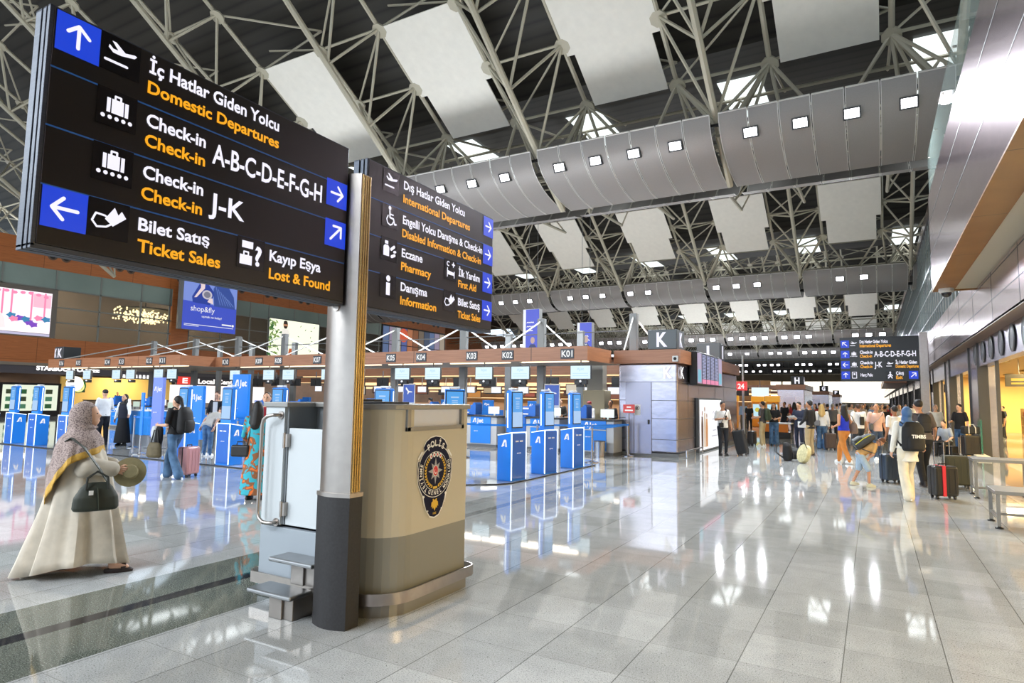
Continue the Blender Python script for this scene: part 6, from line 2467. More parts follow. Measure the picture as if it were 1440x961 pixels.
def suitcase(label, loc, rz, m='#17181a', w=.42, d=.26, h=.62, handle=0., tilt=0., stripe=None, hard=True, group=None):
    t = thing('suitcase', label, 'suitcase', loc, rz, group)
    t.rotation_euler = (tilt, 0, rz)
    mm = mat(m, .35 if hard else .75, coat=.3 if hard else 0)
    s = MB().box(-w / 2, w / 2, -d / 2, d / 2, .06, h)
    o = s.build('shell', mm, t, bevel=.045, seg=4)
    s = MB()
    for k in range(4):
        x = -w * .36 + w * .24 * k
        s.box(x - .012, x + .012, -d / 2 - .006, -d / 2 + .004, .12, h - .06)
    s.build('rib', mm, t, bevel=.004)
    s = MB()
    for k in range(4):
        x = -w * .36 + w * .24 * k
        s.box(x - .012, x + .012, d / 2 - .004, d / 2 + .006, .12, h - .06)
    s.build('rib', mm, t, bevel=.004)
    MB().box(-w / 2 - .003, w / 2 + .003, -.012, .012, .07, h - .004).build('zip_seam', mat('#0d0d0e', .6), t, bevel=.004)
    for sx in (-1, 1):
        for sy in (-1, 1):
            q = MB().tube((sx * (w / 2 - .06) - .012, sy * (d / 2 - .05), .03), (sx * (w / 2 - .06) + .012, sy * (d / 2 - .05), .03), .03, 12)
            q.box(sx * (w / 2 - .06) - .02, sx * (w / 2 - .06) + .02, sy * (d / 2 - .05) - .02, sy * (d / 2 - .05) + .02, .035, .075)
            q.build('wheel', M_BLACK, t, smooth=.6)
    MB().path([(-.07, 0, h - .005), (-.06, 0, h + .035), (.06, 0, h + .035), (.07, 0, h - .005)], .011, 8).build('top_grip', M_BLACK, t, smooth=True)
    if handle:
        MB().path([(-.085, d * .3, h - .02), (-.085, d * .3, h + handle), (.085, d * .3, h + handle), (.085, d * .3, h - .02)], .009, 8).build('pull_handle', M_CHROME, t, smooth=True)
    if stripe:
        MB().box(-w * .18, -w * .04, -d / 2 - .012, d / 2 + .012, .062, h + .006).build('luggage_strap', mat(stripe, .6), t, bevel=.004)['label'] = 'red strap round the case'
    return t


def gp(u, v):
    g = G(u, v)
    return (g.x, g.y, 0)


def face_to(du, away):
    """heading: du>0 towards the picture's right, away>0 from the camera"""
    d = Vector((RGT.x, RGT.y, 0)).normalized() * du + Vector((FWD.x, FWD.y, 0)).normalized() * away
    return math.atan2(-d.x, d.y)


def at_local(t, p):
    """world place of a point given in a person's own frame (1.75 m scale)"""
    return Matrix.LocRotScale(t.location, t.rotation_euler, t.scale) @ Vector(p)


DENIM = fabric_pattern('blue_denim', 'denim', '#33506f', '#56789c')
DENIMD = fabric_pattern('dark_denim', 'denim', '#2c3a50', '#43566e')

# --- woman in cream robe and patterned scarf, close by
hw = thing('person', 'person in long cream robe and patterned headscarf walking away with a dark green bag', 'person', gp(106, 806), face_to(.9, .42))
s = MB()
s.ell((0, .01, 1.485), .072, .09, .11, 16)
s.ell((0, .045, 1.43), .055, .06, .062, 12)
s.tube((0, .09, 1.5), (0, .118, 1.465), .008, 8, .014)
s.ell((0, .095, 1.428), .022, .015, .012, 8)
cap(s, (0, -.01, 1.3), (0, .0, 1.42), .052, .05)
s.rings([(0, 0, .8, .15, .1), (0, 0, .95, .14, .1), (0, 0, 1.15, .15, .1), (0, 0, 1.28, .15, .09), (0, 0, 1.34, .06, .05)], 16)
RA = ((.12, 0, 1.2), (.2, .06, 1.02), (.17, .29, .97))
LA = ((-.12, 0, 1.2), (-.21, .04, 1.02), (-.15, .24, .98))
for a_ in (RA, LA):
    cap(s, a_[0], a_[1], .045, .038)
    cap(s, a_[1], a_[2], .038, .026)
for sx, ya in ((.1, .3), (-.1, -.25)):
    cap(s, (sx, 0, .85), (sx, ya * .6 + .04, .47), .08, .052)
    cap(s, (sx, ya * .6 + .04, .47), (sx, ya, .09), .052, .034)
    cap(s, (sx, ya, .06), (sx, ya + .12, .04), .032, .028)
ex = MB()
hand(ex, RA[2], Vector(RA[2]) - Vector(RA[1]), 1, .7)
hand(ex, LA[2], Vector(LA[2]) - Vector(LA[1]), -1, .7)
solid('body', s, mat(SKIN['l'], .55, name='skin_l'), hw, .012, 2, ex)
# robe: lofted with folds, trailing hem
rn = 72
ringz = [(1.27, 0, -.005, .1, .07, 0), (1.24, 0, -.005, .15, .1, 0), (1.17, 0, -.0, .185, .15, .02), (1.05, 0, .005, .195, .185, .03), (.9, 0, .01, .2, .225, .05), (.75, 0, .0, .21, .265, .07), (.6, 0, -.0, .22, .295, .09), (.45, 0, -.0, .235, .325, .11), (.3, 0, -.005, .25, .355, .12), (.15, 0, -.01, .265, .385, .125), (.045, 0, -.015, .275, .41, .13)]
rings_ = []
for z, cx, cy, rx, ry, fo in ringz:
    r_ = []
    for i in range(rn):
        a = 2 * PI * i / rn
        f = 1 + fo * (.75 * math.sin(9 * a + .8) + .45 * math.sin(5 * a + 2.1 + z) + .3 * math.sin(15 * a))
        back = max(0, -math.sin(a)) ** 2
        zz = z
        if z < .2:
            zz = z + .11 * max(0, math.cos(a - .35)) ** 2 * (1 - z / .2) * .9 - .03 * back * (1 - z / .2)
        r_.append(Vector((cx + rx * f * math.cos(a), cy + ry * f * math.sin(a) - .06 * back * max(0, (.6 - z)) , max(.008, zz))))
    rings_.append(r_)
s = MB().loft(rings_, 0, False)
M_ROBE = mat('#c6bdae', .85, name='cream_linen', noise=.1, nscale=11)
ro = s.build('robe', M_ROBE, hw, smooth=True)
sm_ = ro.modifiers.new('thick', 'SOLIDIFY')
sm_.thickness = .008
for nm_, a_ in (('sleeve', RA), ('sleeve', LA)):
    s = MB()
    cap(s, a_[0], a_[1], .06, .08)
    cap(s, a_[1], Vector(a_[1]).lerp(Vector(a_[2]), .85), .085, .075)
    s.ell(Vector(a_[1]) + Vector((0, -.02, -.04)), .075, .085, .08)
    solid(nm_, s, M_ROBE, hw, .016, 3)
# scarf: over head, neck and shoulders, pointed at the back
n_, k_ = 56, 26
vs, fs, ms = [], [], []
def scarf_r(z):
    pts = [(1.615, .005), (1.6, .045), (1.57, .078), (1.52, .1), (1.45, .105), (1.4, .1), (1.35, .112), (1.3, .165), (1.25, .205), (1.15, .225), (1.0, .232), (.8, .245), (.6, .26)]
    for (z0, r0), (z1, r1) in zip(pts, pts[1:]):
        if z0 >= z >= z1:
            return r0 + (r1 - r0) * (z0 - z) / (z0 - z1)
    return pts[-1][1]
for j in range(k_ + 1):
    for i in range(n_):
        a = 2 * PI * i / n_
        bk = max(0, -math.sin(a))
        edge = 1.06 + .08 * max(0, math.sin(a)) - .44 * bk ** 1.6
        tt = j / k_
        z = 1.615 + (edge - 1.615) * tt ** 1.05
        r_ = scarf_r(z)
        wv = 1 + (.035 * math.sin(11 * a + z * 9) + .02 * math.sin(19 * a - z * 7)) * min(1, max(0, (1.45 - z) * 3))
        yy = .82 if z < 1.35 else 1.12
        cy = -.028 if z > 1.36 else -.028 - .05 * bk * min(1, (1.36 - z) * 2)
        # gather the cloth away from the face
        fr = 1.0
        if math.sin(a) > .55 and 1.38 < z < 1.56:
            fr = .74
        side = 1 + .3 * min(1, max(0, (1.32 - z) * 5)) * abs(math.cos(a))
        vs.append(Vector((r_ * wv * side * math.cos(a), cy + r_ * wv * yy * math.sin(a) * fr, z)))
for j in range(k_):
    for i in range(n_):
        fs.append((j * n_ + i, (j + 1) * n_ + i, (j + 1) * n_ + (i + 1) % n_, j * n_ + (i + 1) % n_))
        ms.append(1 if j >= k_ - 3 else 0)
s = MB()
s.v, s.f, s.m = vs, fs, ms
sc_ = s.build('headscarf', [fabric_pattern('paisley_scarf', 'paisley', '#4d3f3e', '#7d6c69', '#a3928c'), mat('#c39a43', .8, name='scarf_border', noise=.15, nscale=40)], hw, smooth=True)
sd = sc_.modifiers.new('thick', 'SOLIDIFY')
sd.thickness = .006
sd.offset = 1
for sx, ya, zz in ((.1, .3, 0), (-.1, -.25, .02)):
    m = MB()
    m.rings([(sx, ya + .06, zz, .04, .12), (sx, ya + .06, zz + .02, .042, .125), (sx, ya + .05, zz + .035, .036, .11)], 14)
    m.path([(sx - .04, ya + .1, zz + .03), (sx, ya + .1, zz + .075), (sx + .04, ya + .1, zz + .03)], .01, 6, 0, flat=(.04, .008))
    m.build('sandal', mat('#2a1d19', .6), hw, smooth=.8)
for sx in (-1, 1):
    MB().ell((sx * .03, .086, 1.5), .011, .008, .006, 8, k=5).build('eye', mat('#1d1512', .3), hw, smooth=True)
# her bag, strap and hat
bgp = at_local(hw, (.36, .17, .75))
bg = thing('shoulder_bag', 'dark green soft shoulder bag with long strap carried by the person in cream robe', 'bag', bgp, hw.rotation_euler.z + .25)
s = MB()
s.rings([(0, 0, -.14, .07, .19), (0, 0, -.11, .085, .21), (0, .0, .0, .08, .2), (0, 0, .09, .05, .15), (0, 0, .15, .02, .1)], 20)
solid('bag', s, mat('#262c22', .6, name='bag_green', noise=.15, nscale=12), bg, .012, 2)
MB().path([(.06, -.1, .08), (.05, -.09, .2), (.0, .0, .26), (.05, .09, .2), (.06, .1, .08)], .012, 8).build('handle', mat('#1b1f19', .6), bg, smooth=True)
MB().path([(.075, .0, .1), (.092, .01, .0), (.09, .02, -.12)], .02, 4, 0, flat=(.04, .006)).build('centre_band', mat('#3a4033', .6), bg)
MB().box(.083, .088, -.075, -.035, .03, .075).build('patch', M_WHITE, bg)
MB().path([(.0, .12, .1), (-.05, .02, .28), (-.12, -.12, .5), (-.21, -.23, .6), (-.27, -.27, .56)], .02, 4, 0, flat=(.045, .008)).build('strap', mat('#2b3129', .6), bg)
bg.scale = (.88,) * 3
htp = at_local(hw, (.12, .4, .94))
ht = thing('sun_hat', 'khaki brimmed sun hat held in front of the person in cream robe', 'hat', htp, hw.rotation_euler.z)
s = MB().lathe([(.0, .05), (.06, .045), (.075, .0), (.14, -.012), (.14, -.018), (.07, -.01), (.055, .035), (0, .04)], 24)
o = s.build('brim', mat('#8f8562', .8, noise=.08, nscale=30), ht, smooth=True)
o.rotation_euler = (.2, 1.35, .3)

# --- woman with black backpack by the kiosks
w1 = person('person in black T-shirt and flared jeans carrying a black backpack past the kiosks', gp(243, 673), face_to(-.95, .25), 1.66, 'l', ('tail', 'k'), ('#131315', 'short', .92), ('wide', '#3f5d7d'), '#eceff2', .24,
            arms=(((.22, -.02, 1.14), (.16, .2, 1.06)), ((-.24, .02, 1.13), (-.2, .26, 1.12))), botmat=DENIM, voxel=.018)
p = at_local(w1, (0, -.1, 1.24))
backpack('big black backpack on the person in black T-shirt by the kiosks', p, w1.rotation_euler.z, '#141416', .52, .36, .24)
p = at_local(w1, (-.28, .26, .62))
t = thing('tote_bag', 'olive brown tote bag hanging from the arm of the person in black T-shirt', 'bag', p, w1.rotation_euler.z)
s = MB().rings([(0, 0, -.16, .06, .14), (0, 0, -.12, .085, .18), (0, 0, .05, .07, .16), (0, 0, .14, .025, .12)], 16)
solid('bag', s, mat('#5c5138', .7, noise=.2, nscale=10), t, .016, 2)
MB().path([(0, -.09, .12), (.02, -.04, .38), (.02, .04, .38), (0, .09, .12)], .012, 6).build('handle', mat('#1a1613', .6), t)
t = thing('folded_jacket', 'black and pale grey jacket folded over the arm above the olive tote bag', 'jacket', at_local(w1, (-.2, .24, .98)), w1.rotation_euler.z)
s = MB().rings([(0, .02, -.34, .05, .06), (0, .0, -.15, .07, .09), (0, 0, .06, .05, .1), (0, 0, .12, .02, .07)], 14)
solid('black_cloth', s, mat('#121214', .9), t, .016, 2)
s = MB().rings([(-.03, .1, -.14, .03, .05), (-.02, .1, .0, .05, .07), (-.02, .08, .12, .04, .06)], 12)
solid('grey_cloth', s, mat('#c3c6c8', .9), t, .016, 2)
suitcase('pink hard suitcase rolling beside the person in flared jeans', gp(264, 671), face_to(-1, .2), '#c58f92', .4, .25, .62)

# --- person in turquoise and orange dress
w2 = person('person in long turquoise and orange patterned dress seen from behind next to the podium', gp(357, 703), face_to(.05, 1), 1.6, 'm', ('long', 'k'), ('#3fa7b5', 'long', .9), ('skirt', '#3fa7b5'), '#1f1a18', .0,
            arms=(((.24, .06, 1.12), (.2, .28, 1.0)), ((-.26, .04, 1.12), (-.22, .22, .98))), voxel=.018,
            topmat=fabric_pattern('turquoise_orange_print', 'blobs', '#35a7b8', '#8a5a3a', '#e0702f'), botmat=fabric_pattern('turquoise_orange_print_skirt', 'blobs', '#35a7b8', '#8a5a3a', '#e0702f'))
t = thing('handbag', 'small black handbag on long strap of the person in turquoise dress', 'handbag', at_local(w2, (-.24, -.1, .87)), w2.rotation_euler.z)
MB().box(-.15, .15, -.05, .05, -.1, .09).build('bag', mat('#121214', .45), t, bevel=.03, seg=3)
MB().path([(.1, .0, .09), (.14, .0, .3), (.16, .02, .62), (.18, .1, .66)], .008, 6).build('strap', M_BLACK, t)
MB().path([(-.07, 0, .08), (-.06, 0, .14), (.06, 0, .14), (.07, 0, .08)], .01, 6).build('handle', M_BLACK, t)
w3 = person('person in dark red shirt facing the camera behind the patterned dress', (-10.75, 8.75, 0), face_to(.15, -1), 1.76, 'l', ('short', 'b'), ('#8e1626', 'short', .9), ('trousers', '#23242b'), '#222222', voxel=.02, face=True,
            arms=(((.24, .02, 1.14), (.12, .26, 1.08)), ((-.25, .0, 1.13), (-.12, .24, 1.06))))

# --- staff among the queues
d1 = person('person in white shirt and dark cap standing beside the blue service counter', gp(143, 626), face_to(-.6, .4), 1.82, 'l', ('cap', '#1c1c20'), ('#e8eaec', 'long', .9), ('trousers', '#22252e'), '#1c1c1c', voxel=.025,
            arms=(((.25, .05, 1.15), (.2, .28, 1.2)), ((-.25, .0, 1.14), (-.2, .2, 1.0))))
d2 = person('person in black headscarf and dark vest with white sleeves leaning at the blue counter', gp(171, 627), face_to(-.2, -1), 1.66, 'l', ('hijab', '#0f0f13'), ('#eef0f2', 'long', .95), ('skirt', '#0e0e12'), '#141414', voxel=.022, face=True,
            arms=(((.25, .02, 1.13), (.24, .1, .9)), ((-.27, .05, 1.15), (-.4, .2, 1.05))))
s = MB().rings([(0, 0, .92, .2, .145), (0, 0, 1.1, .19, .14), (0, 0, 1.3, .2, .14), (0, -.005, 1.41, .17, .115)], 16)
solid('vest', s, mat('#151a2c', .8), d2, .022, 2)
d3 = person('person in black jacket over white shirt behind the queue belts, looking down', gp(302, 631), face_to(.0, -1), 1.8, 'l', ('short', 'b'), ('#15161a', 'long', .9), ('trousers', '#22252c'), '#1c1c1c', voxel=.025, nod=.4, face=True,
            arms=(((.26, .03, 1.14), (.16, .26, 1.05)), ((-.26, .03, 1.14), (-.16, .26, 1.05))))
MB().box(-.07, .07, .12, .135, .98, 1.42).build('shirt_front', mat('#e9e7e0', .8), d3, bevel=.01)
d4 = person('person in dark shirt serving behind the coffee counter', (XW - 4.3, 31.2, 0), -PI / 2, 1.78, 'd', ('short', 'k'), ('#1d1e22', 'short', .9), ('trousers', '#22252c'), '#1c1c1c', voxel=.03)
d5 = person('person in jeans bending behind the kiosk near the pink suitcase', gp(290, 642), face_to(.3, 1), 1.6, 'l', ('short', 'b'), ('#b9b6b0', 'short', .85), ('trousers', '#49627c'), '#e2e2e2', voxel=.025, lean=.9, botmat=DENIM)
for k, (x, y, c, hc_, lb) in enumerate(((-8.55, 20.4, '#efefef', 'cap', 'person in white shirt and red cap working behind desk K01'), (-7.85, 20.6, '#1a1a1e', 'short', 'person in black working behind desk K01 beside the white shirt'), (-10.1, 21.3, '#2a2622', 'short', 'person in dark top behind desk K02'), (-10.6, 20.9, '#3a332c', 'long', 'person with long hair behind desk K02'), (-14.6, 20.8, '#efe6dc', 'long', 'person in pale top behind desk K04'), (-18.3, 20.6, '#26262b', 'short', 'person in dark jacket behind desk K07'), (-16.0, 21.2, '#8a6d5a', 'curly', 'person with curly hair behind desk K05'))):
    person(lb, (x, y, 0), PI + .3 * (k % 3 - 1), 1.68 + .03 * (k % 3), 'lm'[k % 2], (hc_, 'k' if hc_ != 'cap' else '#8c1f24'), (c, 'long', .9), ('trousers', '#22252c'), '#1c1c1c', voxel=.03, face=True,
           arms=(((.25, .05, 1.14), (.14, .3, 1.12)), ((-.25, .05, 1.14), (-.14, .3, 1.12))))

# --- the open hall: people standing and walking with luggage
m1 = person('person in white T-shirt looking at a phone, standing by the lit advert', gp(1017, 641), face_to(.15, -1), 1.72, 'm', ('short', 'k'), ('#f0f0ee', 'short', .9), ('slim', '#1d2027'), '#3a3634', voxel=.02, nod=.45, face=True,
            arms=(((.25, .0, 1.16), (.08, .24, 1.2)), ((-.26, -.02, 1.14), (-.27, .05, .9))))
t = thing('crossbody_bag', 'small black crossbody pouch on the person in white T-shirt', 'bag', at_local(m1, (.14, .17, 1.0)), m1.rotation_euler.z)
MB().box(-.08, .08, -.03, .03, -.09, .07).build('pouch', mat('#17171a', .6), t, bevel=.025, seg=3)
MB().path([(.0, .0, .06), (-.1, .0, .24), (-.22, -.06, .44), (-.26, -.17, .5), (-.2, -.3, .3)], .012, 4, 0, flat=(.03, .006)).build('strap', M_BLACK, t)
t = thing('phone', 'dark phone held up by the person in white T-shirt', 'phone', at_local(m1, (.04, .31, 1.23)), m1.rotation_euler.z)
MB().box(-.036, .036, -.004, .004, -.07, .07).build('case', M_BLACK, t, bevel=.006)
MB().quad((-.033, -.0045, -.066), (.033, -.0045, -.066), (.033, -.0045, .066), (-.033, -.0045, .066)).build('screen', glow('#cfe0ff', .6), t)
suitcase('large black soft suitcase tilted on its wheels beside the person in white T-shirt', gp(1046, 641), face_to(-.9, .5), '#191b1f', .5, .32, .82, .3, tilt=-.22, hard=False)
m2 = person('person in dark grey T-shirt and khaki trousers with an olive backpack facing the orange kiosks', gp(1073, 628), face_to(-.7, .6), 1.76, 'l', ('short', 'k'), ('#4a4546', 'short', .9), ('trousers', '#b3a079'), '#e9e6df', voxel=.022,
            arms=(((.25, .02, 1.14), (.2, .26, 1.1)), ((-.25, .02, 1.14), (-.2, .26, 1.1))))
backpack('olive green backpack on the person in khaki trousers', at_local(m2, (0, -.1, 1.24)), m2.rotation_euler.z, '#33402c', .48, .33, .2)
suitcase('black upright suitcase at the feet of the person in khaki trousers', gp(1058, 627), face_to(-.7, .6), '#151517', .38, .24, .58, 0)
m3 = person('person in black T-shirt and jeans with long dark hair beside the olive backpack', gp(1089, 627), face_to(-.5, -.8), 1.7, 'l', ('long', 'k'), ('#141416', 'short', .95), ('wide', '#4c6580'), '#1f1f22', voxel=.022, face=True, botmat=DENIM,
            arms=(((.24, .02, 1.14), (.1, .24, 1.12)), ((-.24, .02, 1.14), (-.14, .25, 1.1))))
m4 = person('person in navy suit reading papers beside a colleague in black jacket', gp(1125, 634), face_to(-.8, -.5), 1.74, 'l', ('short', 'k'), ('#1a2136', 'long', .85), ('slim', '#1c2338'), '#141414', voxel=.022, nod=.4, face=True,
            arms=(((.25, .06, 1.14), (.12, .32, 1.16)), ((-.25, .06, 1.14), (-.12, .32, 1.16))))
t = thing('papers', 'white sheets held by the person in navy suit', 'papers', at_local(m4, (0, .42, 1.2)), m4.rotation_euler.z)
o = MB().box(-.15, .15, -.11, .11, -.004, .004).build('sheet', M_WHITE, t)
o.rotation_euler = (.5, .1, 0)
m5 = person('person in black jacket and beige trousers seen from behind over the bags on the floor', gp(1140, 641), face_to(-.45, .7), 1.8, 'm', ('short', 'k'), ('#17171a', 'long', .85), ('trousers', '#c3ae86'), '#3a2c22', voxel=.022,
            arms=(((.26, .0, 1.13), (.24, .14, .95)), ((-.26, .02, 1.13), (-.24, .18, .98))))
t = thing('papers', 'white envelope under the arm of the person in black jacket', 'papers', at_local(m5, (-.24, .12, .98)), m5.rotation_euler.z)
MB().box(-.008, .008, -.14, .14, -.1, .1).build('sheet', M_WHITE, t)
t = backpack('black upright backpack standing on the open floor', (*G(1101, 648).xy, .27), face_to(-.9, .2), '#141416', .52, .36, .26)
t = thing('duffel_bag', 'black duffel bag lying between the backpack and the round cream bag', 'bag', (*G(1116, 645).xy, .0), face_to(.9, .3))
s = MB().rings([(0, 0, .01, .3, .17), (0, 0, .12, .34, .2), (0, 0, .25, .3, .16), (0, 0, .33, .18, .07)], 18)
solid('bag', s, mat('#121214', .7), t, .02, 2)
MB().path([(-.14, 0, .3), (-.1, 0, .42), (.1, 0, .42), (.14, 0, .3)], .014, 6).build('handle', M_BLACK, t)
t = thing('round_bag', 'round cream patterned bag leaning against the black duffel bag', 'bag', (*G(1131, 652).xy, .27), face_to(1, .1))
o = MB().rings([(0, 0, -.09, .2, .2), (0, 0, -.06, .26, .26), (0, 0, .06, .26, .26), (0, 0, .09, .2, .2)], 24).build('case', mat('#cfc79a', .7, noise=.2, nscale=14), t, smooth=.8)
o.rotation_euler = (PI / 2 - .25, 0, 0)
MB().path([(-.2, -.02, .16), (-.1, -.03, .3), (.1, -.03, .3), (.2, -.02, .16)], .012, 6).build('handle', M_BLACK, t)
m6 = person('person with blond hair, white top and blue jeans standing with a brown suitcase', gp(1157, 632), face_to(.4, .8), 1.68, 'l', ('long', 'y'), ('#efece6', 'long', .9), ('wide', '#7d9fc4'), '#3a3c44', voxel=.022, botmat=DENIM)
t = thing('shoulder_bag', 'grey shoulder bag on the person with blond hair', 'bag', at_local(m6, (-.2, -.14, 1.02)), m6.rotation_euler.z)
MB().box(-.13, .13, -.05, .05, -.11, .1).build('bag', mat('#77777c', .6), t, bevel=.035, seg=3)
MB().path([(.08, 0, .09), (.1, .02, .3), (.12, .08, .44)], .01, 6).build('strap', M_GREY, t)
suitcase('brown upright suitcase next to the person with blond hair', gp(1168, 633), face_to(.2, 1), '#4a3a34', .38, .24, .62, .3)
m7 = person('person in bright blue sleeveless top and orange trousers walking through the hall', gp(1188, 652), face_to(-.35, .9), 1.68, 'm', ('long', 'k'), ('#1b34c4', 'none', .98), ('trousers', '#c9803a'), '#eef0f0', .28, voxel=.02, bulk=1.05,
            arms=(((.26, -.06, 1.14), (.22, .1, 1.0)), ((-.28, -.08, 1.16), (-.25, .14, 1.08))))
t = thing('shoulder_bag', 'large brown shoulder bag of the person in blue sleeveless top', 'bag', at_local(m7, (.27, -.06, 1.05)), m7.rotation_euler.z)
s = MB().rings([(0, 0, -.16, .06, .18), (0, 0, -.08, .08, .2), (0, 0, .1, .06, .17), (0, 0, .17, .02, .13)], 16)
solid('bag', s, mat('#7a6350', .6, noise=.1, nscale=9), t, .018, 2)
MB().path([(0, -.1, .14), (-.04, -.03, .36), (-.04, .04, .36), (0, .1, .14)], .012, 6).build('handle', mat('#5d4938', .6), t)
m8 = person('person in white T-shirt with black body strap behind the blue sleeveless top', gp(1209, 640), face_to(.1, 1), 1.72, 'm', ('short', 'b'), ('#f0eeea', 'short', .9), ('trousers', '#22252b'), '#26262a', .12, voxel=.022)
t = thing('sling_bag', 'black sling bag across the back of the person in white T-shirt', 'bag', at_local(m8, (.03, -.19, 1.18)), m8.rotation_euler.z)
MB().box(-.07, .07, -.04, .04, -.16, .12).build('pouch', M_BLACK, t, bevel=.03, seg=3)
MB().path([(0, .02, .1), (-.1, .05, .26), (-.16, .14, .28)], .012, 4, 0, flat=(.04, .006)).build('strap', M_BLACK, t)
m9 = person('person in pale pink T-shirt and jeans with a grey shoulder strap walking towards the camera', gp(1234, 647), face_to(-.1, -1), 1.74, 'm', ('short', 'k'), ('#dcb3a2', 'short', .88), ('slim', '#3a557c'), '#e8e8e4', .12, voxel=.02, face=True, botmat=DENIMD)
t = thing('sling_bag', 'grey diagonal strap with small pouch on the pale pink T-shirt', 'bag', at_local(m9, (.2, .1, 1.02)), m9.rotation_euler.z)
MB().box(-.06, .06, -.05, .05, -.1, .1).build('pouch', mat('#4e5052', .6), t, bevel=.03, seg=3)
MB().path([(-.02, .05, .08), (-.14, .08, .2), (-.3, .06, .36), (-.38, -.04, .43), (-.38, -.14, .42)], .012, 4, 0, flat=(.05, .006)).build('strap', mat('#5d5f61', .6), t)
# --- child bending forward
kid = person('child with grey backpack bending forward in pale blue shorts', gp(1211, 684), face_to(.75, -.25), 1.22, 'm', ('short', '#5a3520'), ('#d0a060', 'short', .92), ('shorts', '#9fb2c2'), '#cfc8a8', .2, lean=.95, nod=.5, voxel=.02,
             arms=(((.2, .18, 1.2), (.12, .2, .98)), ((-.2, .2, 1.2), (-.14, .3, 1.0))))
kb_ = backpack('dark grey backpack with yellow piping worn by the bending child', at_local(kid, (0, .2, 1.24)), kid.rotation_euler.z, '#3a3d40', .44, .34, .2, accent='#55585a')
kb_.rotation_euler = (-.95, 0, kid.rotation_euler.z)
for sx in (-1, 1):
    MB().path([(sx * .15, -.14, -.2), (sx * .16, -.16, 0), (sx * .13, -.14, .16)], .008, 6).build('piping', mat('#d6d23a', .6), kb_)
# --- woman with the TIMBS backpack and her companions
m11 = person('person in white T-shirt partly hidden behind the blue headscarf', gp(1261, 662), face_to(-.1, 1), 1.68, 'd', ('short', 'k'), ('#e9e7e2', 'short', .9), ('trousers', '#3b3f46'), '#d8d8d4', .1, voxel=.022)
m12 = person('person in blue headscarf, white jacket and cream trousers pulling a red strapped suitcase', gp(1279, 703), face_to(.08, 1), 1.66, 'l', ('hijab', '#3f6390'), ('#eae6da', 'long', .72), ('wide', '#e2d9c2'), '#f0f0ee', .2, voxel=.018,
             arms=(((.27, .02, 1.14), (.42, .22, .98)), ((-.25, -.02, 1.13), (-.25, .08, .9))))
backpack('round black backpack with white lettering on the person in blue headscarf', at_local(m12, (0, -.11, 1.2)), m12.rotation_euler.z, '#121316', .52, .4, .2, 'TIMBS')
m13 = person('person in grey brown T-shirt and black trousers bending to pull an olive suitcase', gp(1301, 684), face_to(.15, 1), 1.84, 'm', ('short', 'k'), ('#5d5350', 'short', .9), ('trousers', '#141519'), '#2b211c', .2, lean=.22, voxel=.02,
             arms=(((.27, .04, 1.16), (.36, .3, 1.05)), ((-.26, .0, 1.14), (-.25, .12, .92))))
backpack('slim black backpack on the person in grey brown T-shirt', at_local(m13, (0, -.02, 1.26)), m13.rotation_euler.z, '#1b1b1e', .4, .28, .13)
suitcase('glossy black suitcase with a red strap standing on the tiles', gp(1327, 702), face_to(.1, 1), '#131416', .42, .27, .6, .42, stripe='#c01f30')
suitcase('olive brown suitcase behind the red strapped one', gp(1346, 686), face_to(.35, 1), '#3a3826', .46, .28, .66, .38, hard=False)
suitcase('blue upright suitcase beside the cream trousers', gp(1253, 679), face_to(-.1, 1), '#23354a', .4, .25, .62)
m14 = person('person in black T-shirt and jeans standing at the shop pier behind stacked black bags', gp(1352, 640), face_to(-.9, -.3), 1.76, 'l', ('short', 'k'), ('#121214', 'short', .88), ('slim', '#56718c'), '#d8d8d4', voxel=.022, nod=.35, face=True, botmat=DENIM,
             arms=(((.25, .04, 1.14), (.16, .28, 1.12)), ((-.26, -.02, 1.13), (-.26, .06, .9))))
sc1 = suitcase('black suitcase standing by the shop pier under a black holdall', gp(1366, 643), face_to(.2, 1), '#1a1a1c', .5, .3, .72)
t = thing('holdall', 'black holdall with pale straps lying on top of the black suitcase', 'bag', (*G(1366, 643).xy, .76), face_to(.2, 1))
MB().box(-.24, .24, -.14, .14, .0, .26).build('bag', mat('#17181a', .7), t, bevel=.05, seg=3)
MB().path([(-.1, -.15, .02), (-.1, -.15, .2), (-.07, -.08, .32), (.07, -.08, .32), (.1, -.15, .2), (.1, -.15, .02)], .01, 4, 0, flat=(.03, .008)).build('strap', mat('#b8b8b4', .6), t)
m15 = person('person in light grey top sitting low beside the suitcases at the shop pier', gp(1333, 642), face_to(-.7, -.3), 1.6, 'l', ('short', 'k'), ('#9aa2ac', 'short', .92), ('trousers', '#17181c'), '#1c1c1e', voxel=.022, sit=True, lean=.25,
             arms=(((.25, .06, 1.14), (.18, .3, 1.05)), ((-.25, .06, 1.14), (-.18, .3, 1.05))))
bn_ = thing('low_seat', 'dark low seat under the person in light grey top', 'seat', (*G(1333, 642).xy, 0), m15.rotation_euler.z)
MB().box(-.24, .24, -.22, .14, .0, .34).build('seat', M_BLACK, bn_, bevel=.04, seg=3)
m16 = person('person with grey hair in white shirt far along the shop fronts', gp(1318, 634), face_to(-.2, -1), 1.74, 'l', ('short', 'g'), ('#eceae2', 'short', .9), ('trousers', '#2a2d33'), '#222222', voxel=.026, face=True)
m17 = person('person in black T-shirt and beige trousers walking inside the warm lit shop', gp(1406, 624), face_to(.25, 1), 1.76, 'l', ('short', 'k'), ('#141416', 'short', .88), ('trousers', '#c7ae7c'), '#26211e', .28, voxel=.022)
t = thing('carrier_bag', 'yellow carrier bag held by the person in beige trousers in the shop', 'bag', at_local(m17, (-.3, .08, .68)), m17.rotation_euler.z)
